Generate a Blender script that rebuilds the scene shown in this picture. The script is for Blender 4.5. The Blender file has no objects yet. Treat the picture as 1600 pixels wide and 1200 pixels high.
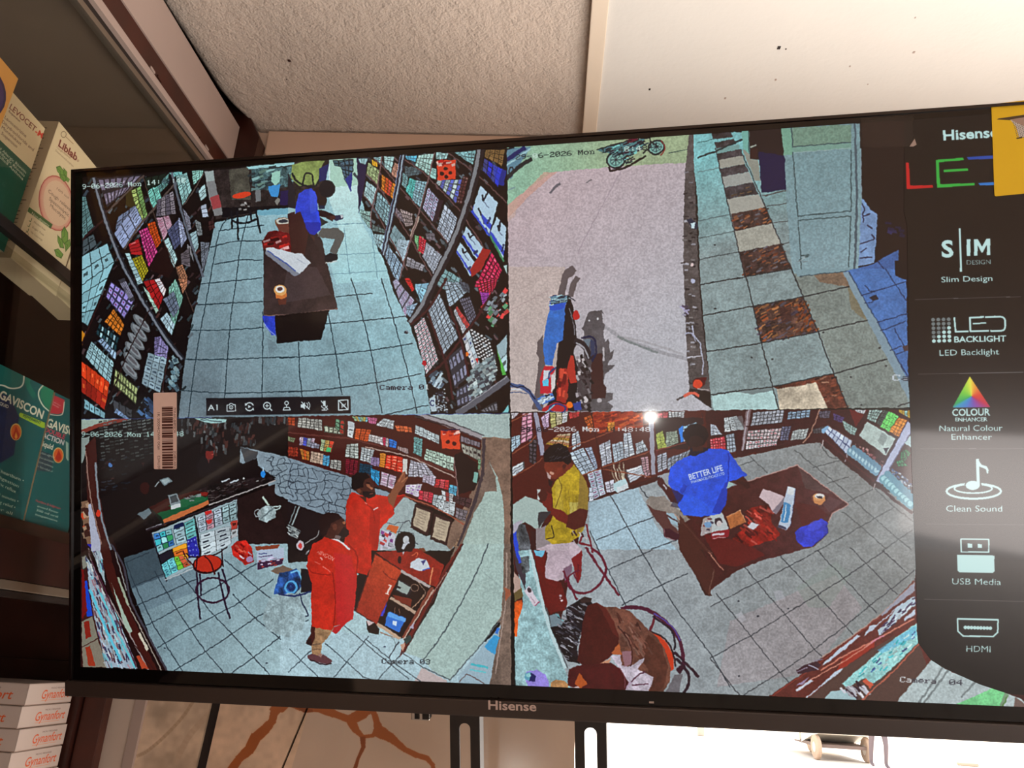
import bpy, bmesh, math, random
import numpy as np
from mathutils import Vector, Matrix

random.seed(7)
SC = bpy.context.scene
COL = SC.collection

# ------------------------------------------------------------------ camera
FPX = 1222.9                       # focal length in pixels of the 1600 px wide frame
def nrm(v): return v / np.linalg.norm(v)
_Y = nrm(np.array([50., -440., FPX]))                 # room axes written in camera axes
_Z = np.array([200., 3450., FPX]); _Z = nrm(_Z - _Z.dot(_Y) * _Y)
_X = np.cross(_Y, _Z)
if _X[0] < 0: _X = -_X
AX = np.array([_X, _Y, _Z])        # camera -> room
def ray(px, py): return AX @ np.array([(px - 800) / FPX, -(py - 600) / FPX, 1.0])
def on(ax, val, px, py):
    d = ray(px, py); return Vector(d * val / d[ax])
cam_d = bpy.data.cameras.new('camera'); cam = bpy.data.objects.new('camera', cam_d); COL.objects.link(cam)
cam_d.sensor_width = 36; cam_d.lens = FPX * 36 / 1600; cam_d.clip_start = 0.02; cam_d.clip_end = 300
r, u, b = AX @ np.array([1, 0, 0]), AX @ np.array([0, 1, 0]), AX @ np.array([0, 0, -1])
cam.matrix_world = Matrix([[r[i], u[i], b[i], 0] for i in range(3)] + [[0, 0, 0, 1]])
SC.camera = cam

# ------------------------------------------------------------------ world, lights, exposure
SC.view_settings.view_transform = 'Standard'; SC.view_settings.look = 'None'
SC.view_settings.gamma = 1; SC.view_settings.exposure = 0; SC.view_settings.use_curve_mapping = False
w = bpy.data.worlds.new('sky'); SC.world = w; w.use_nodes = True
w.node_tree.nodes['Background'].inputs[0].default_value = (0.95, 0.97, 1, 1)
w.node_tree.nodes['Background'].inputs[1].default_value = 2.6
def light(kind, name, loc, energy, color, size=None, size_y=None, target=None, rot=None):
    d = bpy.data.lights.new(name, kind); o = bpy.data.objects.new(name, d); COL.objects.link(o)
    d.energy = energy; d.color = color; o.location = loc
    if kind == 'AREA':
        d.shape = 'RECTANGLE'; d.size = size; d.size_y = size_y or size
    elif kind in ('POINT', 'SPOT'): d.shadow_soft_size = size
    if target is not None:
        o.rotation_euler = (Vector(target) - Vector(loc)).to_track_quat('-Z', 'Y').to_euler()
    return o
sun = light('SUN', 'sun', (0, 4, 6), 9.0, (1, .95, .88), target=(-1.2, 2.2, 0)); sun.data.angle = math.radians(.6)
# daylight reflected off the sunlit street into the shop, through the shop front under the television
light('AREA', 'street_daylight', (1.35, 1.5, -.75), 85.0, (1, .945, .90), 2.4, 1.2, target=(.9, .3, .8))
# added area light by an unseen back opening, placed for the screen glare
light('AREA', 'shop_fill_light', (1.85, -2.66, -1.28), 27.0, (1, .87, .80), 1.6, .6, target=(1.0, 0, -.7))

# ------------------------------------------------------------------ helpers
def rgb(c, a=1.0):
    return tuple(((x / 255) / 12.92 if x / 255 <= .04045 else (((x / 255) + .055) / 1.055) ** 2.4) for x in c) + (a,)
MATS = {}
def mat(name, color, rough=.5, spec=.5, metal=0, noise=0, nscale=20, bump=0, bscale=60, coat=0):
    if name in MATS: return MATS[name]
    m = bpy.data.materials.new(name); m.use_nodes = True; nt = m.node_tree; p = nt.nodes['Principled BSDF']
    p.inputs['Roughness'].default_value = rough; p.inputs['Specular IOR Level'].default_value = spec
    p.inputs['Metallic'].default_value = metal; p.inputs['Coat Weight'].default_value = coat
    p.inputs['Base Color'].default_value = rgb(color)
    tc = nt.nodes.new('ShaderNodeTexCoord')
    if noise:
        n = nt.nodes.new('ShaderNodeTexNoise'); n.inputs['Scale'].default_value = nscale; n.inputs['Detail'].default_value = 6
        nt.links.new(tc.outputs['Object'], n.inputs['Vector'])
        r_ = nt.nodes.new('ShaderNodeValToRGB')
        lo = [c * (1 - noise) for c in color]; hi = [min(255, c * (1 + noise)) for c in color]
        r_.color_ramp.elements[0].color = rgb(lo); r_.color_ramp.elements[1].color = rgb(hi)
        r_.color_ramp.elements[0].position = .3; r_.color_ramp.elements[1].position = .7
        nt.links.new(n.outputs['Fac'], r_.inputs[0]); nt.links.new(r_.outputs[0], p.inputs['Base Color'])
    if bump:
        n = nt.nodes.new('ShaderNodeTexNoise'); n.inputs['Scale'].default_value = bscale; n.inputs['Detail'].default_value = 4
        nt.links.new(tc.outputs['Object'], n.inputs['Vector'])
        bm_ = nt.nodes.new('ShaderNodeBump'); bm_.inputs['Strength'].default_value = bump; bm_.inputs['Distance'].default_value = .01
        nt.links.new(n.outputs['Fac'], bm_.inputs['Height']); nt.links.new(bm_.outputs[0], p.inputs['Normal'])
    MATS[name] = m; return m
def tag(o, label=None, cat=None, group=None, kind=None):
    for k, v in (('label', label), ('category', cat), ('group', group), ('kind', kind)):
        if v: o[k] = v
    return o
def empty(name, loc=(0, 0, 0), M=None):
    o = bpy.data.objects.new(name, None); COL.objects.link(o); o.empty_display_size = .05
    if M is not None: o.matrix_world = M
    else: o.location = loc
    return o
def mesh(name, verts, faces, m, parent=None, uvs=None, smooth=False, bevel=0):
    me = bpy.data.meshes.new(name); me.from_pydata([tuple(v) for v in verts], [], faces); me.update()
    if uvs is not None:
        l = me.uv_layers.new(name='UVMap')
        for poly in me.polygons:
            for li in poly.loop_indices: l.data[li].uv = uvs[me.loops[li].vertex_index]
    if m: 
        for mm in (m if isinstance(m, (list, tuple)) else [m]): me.materials.append(mm)
    if smooth:
        for p_ in me.polygons: p_.use_smooth = True
    o = bpy.data.objects.new(name, me); COL.objects.link(o)
    if parent: o.parent = parent
    if bevel:
        bmh = bmesh.new(); bmh.from_mesh(me)
        bmesh.ops.bevel(bmh, geom=list(bmh.edges), offset=bevel, segments=2, affect='EDGES', profile=.6)
        bmesh.ops.recalc_face_normals(bmh, faces=bmh.faces); bmh.to_mesh(me); bmh.free()
    return o
BF = [(0, 1, 2, 3), (7, 6, 5, 4), (0, 4, 5, 1), (1, 5, 6, 2), (2, 6, 7, 3), (3, 7, 4, 0)]
def fixn(o):
    bmh = bmesh.new(); bmh.from_mesh(o.data); bmesh.ops.recalc_face_normals(bmh, faces=bmh.faces); bmh.to_mesh(o.data); bmh.free(); return o
def box(name, x0, x1, y0, y1, z0, z1, m, parent=None, bevel=0):
    v = [(x0, y0, z0), (x1, y0, z0), (x1, y1, z0), (x0, y1, z0), (x0, y0, z1), (x1, y0, z1), (x1, y1, z1), (x0, y1, z1)]
    return fixn(mesh(name, v, BF, m, parent, bevel=bevel))
def prism(name, pts, off, m, parent=None, bevel=0):
    """a slab: outline pts (3-D) pushed along off"""
    off = Vector(off); n = len(pts); a = [Vector(p) for p in pts]
    v = a + [p + off for p in a]
    f = [tuple(range(n)), tuple(range(2 * n - 1, n - 1, -1))] + [(i, (i + 1) % n, n + (i + 1) % n, n + i) for i in range(n)]
    return fixn(mesh(name, v, f, m, parent, bevel=bevel))
def struct(o): o['kind'] = 'structure'; return o

# ------------------------------------------------------------------ text outlines and a small 2-D painter for flat print and the screen picture
_TX = {}
def text_tris(s, bold=0.0, mono=False):
    key = (s, bold)
    if key in _TX: return _TX[key]
    c = bpy.data.curves.new('t', 'FONT'); c.body = s; c.size = 1; c.offset = bold; c.resolution_u = 3
    o = bpy.data.objects.new('t', c); COL.objects.link(o)
    dg = bpy.context.evaluated_depsgraph_get(); dg.update()
    me = bpy.data.meshes.new_from_object(o.evaluated_get(dg)); me.calc_loop_triangles()
    V = np.array([v.co[:2] for v in me.vertices]); T_ = np.array([t.vertices[:] for t in me.loop_triangles])
    x0, x1 = V[:, 0].min(), V[:, 0].max()
    V[:, 0] = (V[:, 0] - x0) / max(x1 - x0, 1e-6); V[:, 1] /= .70
    bpy.data.objects.remove(o); bpy.data.curves.remove(c); bpy.data.meshes.remove(me)
    _TX[key] = V[T_]; return _TX[key]
def _vn(h, w, cell, rng):
    gh, gw = int(h / cell) + 3, int(w / cell) + 3
    g = rng.random((gh, gw)); y = np.arange(h) / cell; x = np.arange(w) / cell
    yi, xi = y.astype(int), x.astype(int); fy, fx = (y - yi)[:, None], (x - xi)[None]
    fy = fy * fy * (3 - 2 * fy); fx = fx * fx * (3 - 2 * fx)
    a = g[yi][:, xi]; b_ = g[yi][:, xi + 1]; c = g[yi + 1][:, xi]; d = g[yi + 1][:, xi + 1]
    return ((a * (1 - fx) + b_ * fx) * (1 - fy) + (c * (1 - fx) + d * fx) * fy - .5) * 2
OSD = {'0': '.###.|#...#|#..##|#.#.#|##..#|#...#|.###.', '1': '..#..|.##..|..#..|..#..|..#..|..#..|.###.', '2': '.###.|#...#|....#|..##.|.#...|#....|#####',
       '3': '.###.|#...#|....#|..##.|....#|#...#|.###.', '4': '...#.|..##.|.#.#.|#..#.|#####|...#.|...#.', '6': '..##.|.#...|#....|####.|#...#|#...#|.###.',
       '8': '.###.|#...#|#...#|.###.|#...#|#...#|.###.', '9': '.###.|#...#|#...#|.####|....#|...#.|.##..', ':': '.....|..#..|..#..|.....|..#..|..#..|.....',
       '-': '.....|.....|.....|#####|.....|.....|.....', 'M': '#...#|##.##|##.##|#.#.#|#.#.#|#...#|#...#', 'o': '.....|.....|.###.|#...#|#...#|#...#|.###.',
       'n': '.....|.....|#.##.|.#..#|.#..#|.#..#|##.##', 'C': '.####|#...#|#....|#....|#....|#...#|.###.', 'a': '.....|.....|.###.|....#|.####|#...#|.####',
       'm': '.....|.....|##.#.|#.#.#|#.#.#|#.#.#|#.#.#', 'e': '.....|.....|.###.|#...#|#####|#....|.###.', 'r': '.....|.....|##.##|.##..|.#...|.#...|###..', ' ': '|||||||'}
class Canvas:
    def __init__(s, w, h, mp, seed=1):
        s.w, s.h, s.mp = w, h, mp; s.a = np.zeros((h, w, 3), np.float32); s.clip = (0, 0, w, h); s.z = (0, 0, 1); s.late = None; s.hold = False
        rng = np.random.default_rng(seed); s.n1 = _vn(h, w, 70, rng); s.n2 = _vn(h, w, 16, rng); s.n3 = _vn(h, w, 3.5, rng); s.rng = rng
    def M(s, pts):
        x0, y0, k = s.z; p = np.asarray(pts, float).reshape(-1, 2) / k + (x0, y0); return s.mp(p)
    def fillc(s, P, col, alpha=1., tex=None, col2=None, g=None):
        x0 = max(int(P[:, 0].min()), s.clip[0]); x1 = min(int(P[:, 0].max()) + 2, s.clip[2])
        y0 = max(int(P[:, 1].min()), s.clip[1]); y1 = min(int(P[:, 1].max()) + 2, s.clip[3])
        if x1 <= x0 or y1 <= y0: return
        X = (np.arange(x0, x1) + .5)[None]; Y = (np.arange(y0, y1) + .5)[:, None]
        ins = np.zeros((y1 - y0, x1 - x0), bool)
        Q = np.roll(P, -1, 0)
        for (ax, ay), (bx, by) in zip(P, Q):
            if ay == by: continue
            c = (ay > Y) != (by > Y)
            ins ^= c & (X < (bx - ax) * (Y - ay) / (by - ay) + ax)
        if not ins.any(): return
        c = np.array(col, np.float32)
        C = np.broadcast_to(c, ins.shape + (3,)).copy()
        if col2 is not None:
            (ax, ay), (bx, by) = g; t = ((X - ax) * (bx - ax) + (Y - ay) * (by - ay)) / ((bx - ax) ** 2 + (by - ay) ** 2)
            t = np.clip(t, 0, 1)[..., None]; C = c * (1 - t) + np.array(col2, np.float32) * t
        if tex:
            n = tex[0] * s.n1[y0:y1, x0:x1] + tex[1] * s.n2[y0:y1, x0:x1] + tex[2] * s.n3[y0:y1, x0:x1]
            C = C * (1 + n[..., None])
        S = s.a[y0:y1, x0:x1]
        S[ins] = S[ins] * (1 - alpha) + C[ins] * alpha
    def P(s, pts, col, alpha=1., tex=None, col2=None, g=None):
        if s.hold and s.late is not None: s.late.append(('P', (pts, col, alpha, tex, col2, g), {}, s.z, s.clip)); return
        s.fillc(s.M(pts), col, alpha, tex, col2, s.M(g) if g is not None else None)
    def E(s, cx, cy, rx, ry, col, rot=0, alpha=1., n=22, a0=0, a1=360, tex=None):
        t = np.radians(np.linspace(a0, a1, n + (a1 - a0 != 360), endpoint=(a1 - a0 != 360))); c, q = math.cos(math.radians(rot)), math.sin(math.radians(rot))
        x, y = rx * np.cos(t), ry * np.sin(t)
        s.P(np.stack([cx + c * x - q * y, cy + q * x + c * y], 1), col, alpha, tex)
    def L(s, pts, wd, col, alpha=1., smooth=False, closed=False):
        p = np.asarray(pts, float).reshape(-1, 2)
        if smooth and len(p) > 2:
            q = np.vstack([2 * p[0] - p[1], p, 2 * p[-1] - p[-2]]); out = []
            for i in range(1, len(q) - 2):
                for t in np.linspace(0, 1, 5, endpoint=False):
                    out.append(.5 * ((2 * q[i]) + (-q[i - 1] + q[i + 1]) * t + (2 * q[i - 1] - 5 * q[i] + 4 * q[i + 1] - q[i + 2]) * t * t + (-q[i - 1] + 3 * q[i] - 3 * q[i + 1] + q[i + 2]) * t ** 3))
            p = np.array(out + [p[-1]])
        if closed: p = np.vstack([p, p[:1]])
        for a, b_ in zip(p[:-1], p[1:]):
            d = b_ - a; l = np.hypot(*d)
            if l < 1e-6: continue
            n = np.array([-d[1], d[0]]) / l * wd / 2; e = d / l * wd * .25
            s.P([a + n - e, b_ + n + e, b_ - n + e, a - n - e], col, alpha)
    def ring(s, cx, cy, rx, ry, wd, col, rot=0, a0=0, a1=360):
        t = np.radians(np.linspace(a0, a1, 25)); c, q = math.cos(math.radians(rot)), math.sin(math.radians(rot))
        x, y = rx * np.cos(t), ry * np.sin(t); s.L(np.stack([cx + c * x - q * y, cy + q * x + c * y], 1), wd, col)
    def q(s, c8, nu, nv, col, gap=.14, jit=.12, mark=.5, mc=None, skew=0, bg=None):
        """a stack of cartons seen in perspective: quad TL TR BR BL split into nu x nv cells"""
        tl, tr, br, bl = [np.array(c8[i:i + 2], float) for i in (0, 2, 4, 6)]
        cols = col if isinstance(col[0], (list, tuple)) else [col]
        B = lambda u, v: (tl * (1 - u) + tr * u) * (1 - v) + (bl * (1 - u) + br * u) * v
        if bg != 0: s.P([tl, tr, br, bl], bg or [x * .35 for x in cols[0]])
        for i in range(nu):
            for j in range(nv):
                k = cols[(i if len(cols) <= nu else i + j) % len(cols)]
                f = 1 + (s.rng.random() - .5) * 2 * jit
                u0, u1, v0, v1 = (i + gap / 2) / nu, (i + 1 - gap / 2) / nu, (j + gap / 2) / nv, (j + 1 - gap / 2) / nv
                s.P([B(u0, v0), B(u1, v0), B(u1, v1), B(u0, v1)], [min(255, x * f) for x in k])
                if mark and s.rng.random() < mark:
                    a, b_ = s.rng.uniform(.12, .35), s.rng.uniform(.55, .9); y = s.rng.uniform(.35, .6)
                    U = lambda t: u0 + (u1 - u0) * t
                    W_ = lambda t: v0 + (v1 - v0) * t
                    mm = mc or [x * .45 for x in k]
                    s.P([B(U(a), W_(y - .13)), B(U(b_), W_(y - .13)), B(U(b_), W_(y + .13)), B(U(a), W_(y + .13))], mm)
    def clutter(s, poly, n, wd, hg, cols, ang=0, jit=.3):
        p = np.asarray(poly, float).reshape(-1, 2); x0, y0 = p.min(0); x1, y1 = p.max(0); k = 0; tries = 0
        while k < n and tries < n * 8:
            tries += 1
            x, y = s.rng.uniform(x0, x1), s.rng.uniform(y0, y1); ins = False
            for (ax, ay), (bx, by) in zip(p, np.roll(p, -1, 0)):
                if (ay > y) != (by > y) and x < (bx - ax) * (y - ay) / (by - ay) + ax: ins = not ins
            if not ins: continue
            k += 1; a = math.radians(ang + s.rng.normal() * 6); c, q_ = math.cos(a), math.sin(a)
            w_, h_ = wd * s.rng.uniform(1 - jit, 1 + jit) / 2, hg * s.rng.uniform(1 - jit, 1 + jit) / 2
            cc = cols[int(s.rng.integers(len(cols)))]; f = s.rng.uniform(.75, 1.15)
            s.P([(x + c * i * w_ - q_ * j * h_, y + q_ * i * w_ + c * j * h_) for i, j in ((-1, -1), (1, -1), (1, 1), (-1, 1))], [min(255, v * f) for v in cc])
    def T(s, txt, x0, y0, x1, y1, h, col, bold=0., up=None, alpha=1.):
        """text from baseline start to baseline end, cap height h"""
        a, b_ = np.array([x0, y0], float), np.array([x1, y1], float); e = b_ - a
        up = np.array([e[1], -e[0]]) / np.hypot(*e) * h if up is None else np.array(up, float)
        for t in text_tris(txt, bold):
            s.P(a + t[:, :1] * e + t[:, 1:] * up, col, alpha)
    def osd(s, txt, x0, y0, x1, y1, h, col):
        """bitmap on-screen lettering, baseline from x0,y0 to x1,y1; one colour or a list with one per letter"""
        if s.late is not None: s.late.append(('osd', (txt, x0, y0, x1, y1, h, col), {}, s.z, s.clip)); return
        a, b_ = np.array([x0, y0], float), np.array([x1, y1], float); e = (b_ - a) / (len(txt) * 6 - 1); up = np.array([e[1], -e[0]]) / np.hypot(*e) * h / 7
        for i, ch in enumerate(txt):
            c = col[i % len(col)] if isinstance(col[0], (list, tuple)) else col
            if c is None: continue
            for j, row in enumerate(OSD.get(ch, OSD[' ']).split('|')):
                k = 0
                while k < len(row):
                    if row[k] == '#':
                        k2 = k
                        while k2 < len(row) and row[k2] == '#': k2 += 1
                        o = a + e * (i * 6 + k) + up * (7 - j); w_ = e * (k2 - k + .25)
                        s.P([o, o + w_, o + w_ - up * 1.1, o - up * 1.1], c); k = k2
                    else: k += 1
    def finish(s):
        """the look of a compressed camera picture: wobbly edges, sharpening halos, grain"""
        rng = np.random.default_rng(8); w1, w2 = _vn(s.h, s.w, 9, rng), _vn(s.h, s.w, 9, rng)
        yy = np.clip(np.arange(s.h)[:, None] + np.rint(w1 * 1.5).astype(int), 0, s.h - 1); xx = np.clip(np.arange(s.w)[None] + np.rint(w2 * 1.5).astype(int), 0, s.w - 1)
        a = s.a[yy, xx]
        def bl(v, r):
            for ax in (0, 1):
                c = np.cumsum(np.concatenate([np.repeat(np.take(v, [0], ax), r + 1, ax), v, np.repeat(np.take(v, [-1], ax), r, ax)], ax), ax, dtype=np.float64)
                n = v.shape[ax]; v = ((np.take(c, np.arange(2 * r + 1, 2 * r + 1 + n), ax) - np.take(c, np.arange(n), ax)) / (2 * r + 1)).astype(np.float32)
            return v
        a = bl(a, 1); a = a + .55 * (a - bl(a, 4)); a = np.clip(a, 0, 255)
        a *= 1 + .05 * s.n3[..., None] + .03 * rng.standard_normal((s.h, s.w, 1)).astype(np.float32)
        s.a = np.clip(a, 3, 246)
        late, s.late = s.late, None
        for f, ar, kw, z, clip in late: s.z, s.clip = z, clip; getattr(s, f)(*ar, **kw)
    def image(s, name, blur=1):
        a = s.a
        for _ in range(blur):
            p = np.pad(a, ((1, 1), (1, 1), (0, 0)), 'edge')
            a = (p[:-2, 1:-1] + p[2:, 1:-1] + p[1:-1, :-2] + p[1:-1, 2:] + 2 * p[1:-1, 1:-1]) / 6
        im = bpy.data.images.new(name, s.w, s.h, alpha=False)
        o = np.ones((s.h, s.w, 4), np.float32); o[..., :3] = np.clip(a[::-1] / 255, 0, 1)
        im.pixels.foreach_set(o.ravel()); im.update(); im.pack(); return im
def image_mat(name, im, rough=.45, spec=.4, emit=0, base=True, bump=0, extension='EXTEND', coat=0):
    m = bpy.data.materials.new(name); m.use_nodes = True; nt = m.node_tree; p = nt.nodes['Principled BSDF']
    t = nt.nodes.new('ShaderNodeTexImage'); t.image = im; t.extension = extension
    p.inputs['Roughness'].default_value = rough; p.inputs['Specular IOR Level'].default_value = spec
    p.inputs['Coat Weight'].default_value = coat; p.inputs['Coat Roughness'].default_value = .055
    if base: nt.links.new(t.outputs[0], p.inputs['Base Color'])
    else: p.inputs['Base Color'].default_value = (.003, .003, .003, 1)
    if emit: nt.links.new(t.outputs[0], p.inputs['Emission Color']); p.inputs['Emission Strength'].default_value = emit
    return m

# ------------------------------------------------------------------ television pose
def rod(w_):
    t = np.linalg.norm(w_); k = w_ / t; K = np.array([[0, -k[2], k[1]], [k[2], 0, -k[0]], [-k[1], k[0], 0]])
    return np.eye(3) + np.sin(t) * K + (1 - np.cos(t)) * K @ K
TVW, TVH = .941, .529
_R = rod(np.array([-0.03273229761, 0.16193438829, -0.01731721773])); _t = np.array([-0.469356723, -0.2261103687, 0.8553413449]); _f = np.array([1, -1, 1])
TVO = AX @ (_t * _f); TVX = AX @ (_R @ np.array([1, 0, 0]) * _f); TVD = AX @ (_R @ np.array([0, 1, 0]) * _f); TVN = np.cross(TVX, -TVD)
if TVN.dot(TVO) > 0: TVN = -TVN
TVM = Matrix([[TVX[i], -TVD[i], TVN[i], TVO[i]] for i in range(3)] + [[0, 0, 0, 1]])     # local x right, y up, z out of the screen
CPM = 3000
def tv_uv(p):
    """picture points of the photograph -> points on the screen in canvas pixels"""
    p = np.asarray(p, float); D = np.stack([(p[:, 0] - 800) / FPX, -(p[:, 1] - 600) / FPX, np.ones(len(p))], 1) @ AX.T
    s = TVO.dot(TVN) / (D @ TVN); Q = D * s[:, None] - TVO
    return np.stack([Q @ TVX * CPM, Q @ TVD * CPM], 1)
def tv_local(px, py):
    q = tv_uv([(px, py)])[0] / CPM; return q[0], -q[1]
# ================================================================== the picture on the screen
S = Canvas(int(TVW * CPM), int(TVH * CPM), tv_uv, 5)
S.late = []
CX, CY = S.w // 2, S.h // 2
DK = (14, 7, 9)
WOOD = (62, 22, 20)
def view(x0, y0, k): S.z = (x0, y0, k)
W1, W2, W3 = (150, 190, 200), (120, 150, 165), (175, 205, 210)

# ---- camera 01: shop aisle
S.clip = (0, 0, CX, CY); view(110, 225, 4.571)
S.P([(0, 0), (3300, 0), (3300, 2100), (0, 2100)], DK)
A3 = 960   # offset of the lower crop inside this frame
# floor
FL = [(1035, 560), (1590, 440), (1840, 180), (1840, 110), (2110, 90), (2080, 400), (2180, 700), (2320, 1080), (2420, 1280), (2520, 1560), (2570, 1900), (2575, 2060), (760, 2060), (790, 1800), (815, 1560), (870, 1260), (940, 960), (1000, 720)]
S.P(FL, (104, 122, 132), tex=(.05, .05, .05), col2=(150, 192, 202), g=[(900, 1700), (1950, 620)])
S.P([(1840, 110), (2070, 100), (2085, 300), (2055, 480), (2100, 600), (2240, 830), (2280, 960), (1900, 1000), (1840, 820), (1950, 700), (1850, 400)], (196, 228, 226), tex=(.03, .02, .02), col2=(160, 205, 212), g=[(1950, 200), (2000, 900)])
S.P([(1850, 110), (2060, 98), (2085, 290), (1860, 310)], (165, 205, 190))
S.P([(1100, 1500), (1370, 1500), (1400, 1900), (1050, 1900)], (150, 175, 185), alpha=.25)
GL = (38, 55, 64)
for l in ([(1130, 520), (1060, 640), (1000, 960), (955, 1200), (900, 1500), (840, 1960)], [(1270, 500), (1215, 740), (1180, 1000), (1140, 1300), (1105, 1750), (1095, 1900)],
          [(1375, 1200), (1372, 1560), (1368, 1900)], [(1000, 740), (1150, 700), (1380, 690)], [(1060, 620), (1380, 580)], [(1030, 860), (1200, 830), (1370, 830)],
          [(930, 1000), (1180, 975), (1370, 955)], [(900, 1150), (1170, 1135), (1375, 1125)], [(860, 1330), (1130, 1328), (1380, 1310)], [(815, 1538), (1110, 1538), (1370, 1528), (1650, 1520)],
          [(780, 1760), (1100, 1778), (1500, 1770), (1660, 1765)]): S.L(l, 7, GL, smooth=True)
view(450, 435, 4.571)
for l in ([(75, 455), (85, 700), (105, 860)], [(290, 250), (340, 540), (385, 830)], [(450, 0), (490, 120), (590, 510), (670, 960)], [(665, 0), (750, 280), (860, 690), (915, 930), (920, 960)],
          [(345, 130), (600, 108)], [(270, 325), (540, 300), (840, 272)], [(-60, 570), (340, 540), (600, 512), (890, 465)], [(0, 815), (370, 780), (640, 742), (950, 680)], [(640, 990), (860, 935), (1000, 905)]): S.L(l, 7, GL, smooth=True)
view(450, 225, 4.571)
for l in ([(320, 575), (560, 565)], [(370, 790), (660, 775)], [(300, 930), (710, 905)], [(400, 600), (440, 930)], [(590, 600), (640, 960)]): S.L(l, 5, (110, 150, 165), smooth=True)
# top middle: glass counter, people and stool at the back
view(110, 225, 4.571)
S.P([(1010, 190), (1850, 110), (1800, 420), (1590, 450), (1040, 540)], (42, 34, 34), tex=(0, .3, .2))
S.P([(1130, 185), (1270, 165), (1290, 400), (1150, 400)], (72, 70, 62), tex=(.1, .2, .1))
S.P([(1260, 162), (1600, 128), (1600, 150), (1270, 182)], (150, 200, 205))
S.P([(1290, 180), (1590, 160), (1590, 300), (1400, 330), (1300, 300)], (62, 88, 92), tex=(0, .4, .3))
S.clutter([(1280, 180), (1590, 150), (1590, 320), (1300, 330)], 26, 50, 16, [(120, 160, 160), (40, 50, 55), (90, 120, 110)], -20)
S.P([(1440, 205), (1500, 190), (1495, 270), (1460, 300), (1435, 270)], (150, 200, 185)); S.P([(1410, 300), (1500, 290), (1480, 380), (1430, 375)], (60, 140, 205))
S.P([(1320, 330), (1360, 325), (1360, 410), (1325, 415)], (110, 115, 118)); S.P([(1480, 380), (1505, 395), (1480, 440), (1458, 410)], (125, 125, 120))
S.E(1225, 365, 68, 22, (205, 62, 34), -10); S.P([(1500, 340), (1600, 320), (1600, 440), (1500, 440)], (35, 25, 70))
S.P([(1080, 455), (1590, 435), (1590, 460), (1330, 480), (1080, 530)], (10, 8, 14))
S.P([(1330, 475), (1590, 452), (1590, 500), (1340, 510)], (110, 165, 185))
for l in ([(1150, 480), (1155, 605)], [(1192, 480), (1198, 685)], [(1325, 480), (1355, 635)], [(1285, 480), (1297, 555)], [(1155, 545), (1200, 565), (1270, 560), (1330, 535)]): S.L(l, 13, (14, 16, 26), smooth=True)
S.clutter([(1190, 420), (1280, 410), (1270, 470), (1200, 475)], 8, 22, 14, [(150, 150, 150), (20, 15, 15)])
S.P([(955, 195), (1020, 188), (1045, 330), (1080, 440), (1086, 508), (1030, 515), (990, 380)], (122, 124, 126)); S.P([(998, 385), (1060, 360), (1082, 450), (1018, 468)], (150, 62, 66))
S.P([(960, 200), (1018, 190), (1030, 260), (972, 270)], (150, 165, 165))
# left shelving
DIM = [(70, 84, 92), (48, 56, 66), (60, 36, 34), (84, 96, 104), (44, 30, 34), (36, 48, 52), (90, 70, 74)]
S.clutter([(90, 260), (1000, 200), (1030, 560), (940, 900), (800, 1900), (90, 1960)], 230, 42, 15, DIM, -52)
S.clutter([(1990, 110), (3040, 40), (3050, 1900), (2640, 1900), (2450, 1250), (2260, 900)], 320, 44, 15, DIM, 52)
UP = (86, 92, 104)
def shelfline(l, wd=11, c=(78, 66, 62)): S.L(l, wd, c, smooth=True)
S.q((190, 245, 515, 218, 380, 355, 262, 450), 7, 2, (105, 98, 118), gap=.3, mark=.8, mc=(165, 160, 180))
shelfline([(270, 480), (400, 350), (525, 225)], 14)
S.q((430, 330, 505, 300, 550, 500, 505, 590), 2, 9, [(168, 190, 110), (120, 165, 95)], gap=.25)
S.P([(395, 360), (430, 330), (470, 470), (400, 440)], (48, 42, 20))
S.q((545, 345, 625, 275, 650, 385, 590, 465), 2, 5, (118, 195, 182)); S.q((610, 275, 705, 212, 700, 290, 640, 350), 3, 3, (92, 140, 138))
S.q((525, 240, 690, 205, 640, 290, 545, 330), 3, 1, (20, 30, 24), mark=0)
S.q((340, 520, 455, 440, 475, 470, 320, 620), 3, 2, (98, 112, 140)); S.q((310, 640, 465, 440, 525, 565, 375, 750), 3, 4, (146, 162, 200), gap=.1)
shelfline([(388, 748), (480, 600), (590, 470), (740, 290)], 14)
S.q((755, 232, 830, 200, 868, 330, 800, 445), 3, 6, (142, 190, 190)); S.q((865, 190, 950, 186, 945, 225, 880, 295), 3, 3, (150, 212, 200)); S.q((700, 205, 800, 195, 800, 215, 740, 240), 3, 1, (120, 190, 190))
shelfline([(805, 440), (870, 350), (950, 215)], 8)
S.q((912, 335, 960, 280, 975, 372, 930, 410), 1, 3, (165, 198, 202)); S.q((930, 440, 972, 428, 988, 518, 942, 525), 1, 3, (172, 185, 205))
S.q((620, 400, 735, 335, 755, 500, 610, 520), 4, 5, [(92, 86, 100), (135, 128, 138)], mark=.6)
S.q((610, 530, 705, 510, 728, 570, 665, 690), 2, 8, (192, 152, 172), mc=(120, 40, 70))
S.q((690, 620, 785, 525, 800, 700, 745, 755), 4, 6, (78, 84, 118)); S.q((770, 522, 800, 560, 832, 675, 790, 745), 2, 7, (162, 172, 205))
S.q((550, 570, 603, 552, 650, 700, 602, 765), 3, 9, (205, 78, 26), gap=.2); S.q((488, 620, 552, 595, 622, 768, 560, 882), 4, 10, (186, 52, 122), mc=(225, 160, 190), gap=.2)
S.q((413, 720, 490, 672, 522, 790, 428, 792), 1, 4, (165, 28, 34), mc=(210, 150, 150)); S.q((440, 820, 512, 788, 556, 902, 515, 985), 4, 8, (172, 160, 34), gap=.22)
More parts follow.
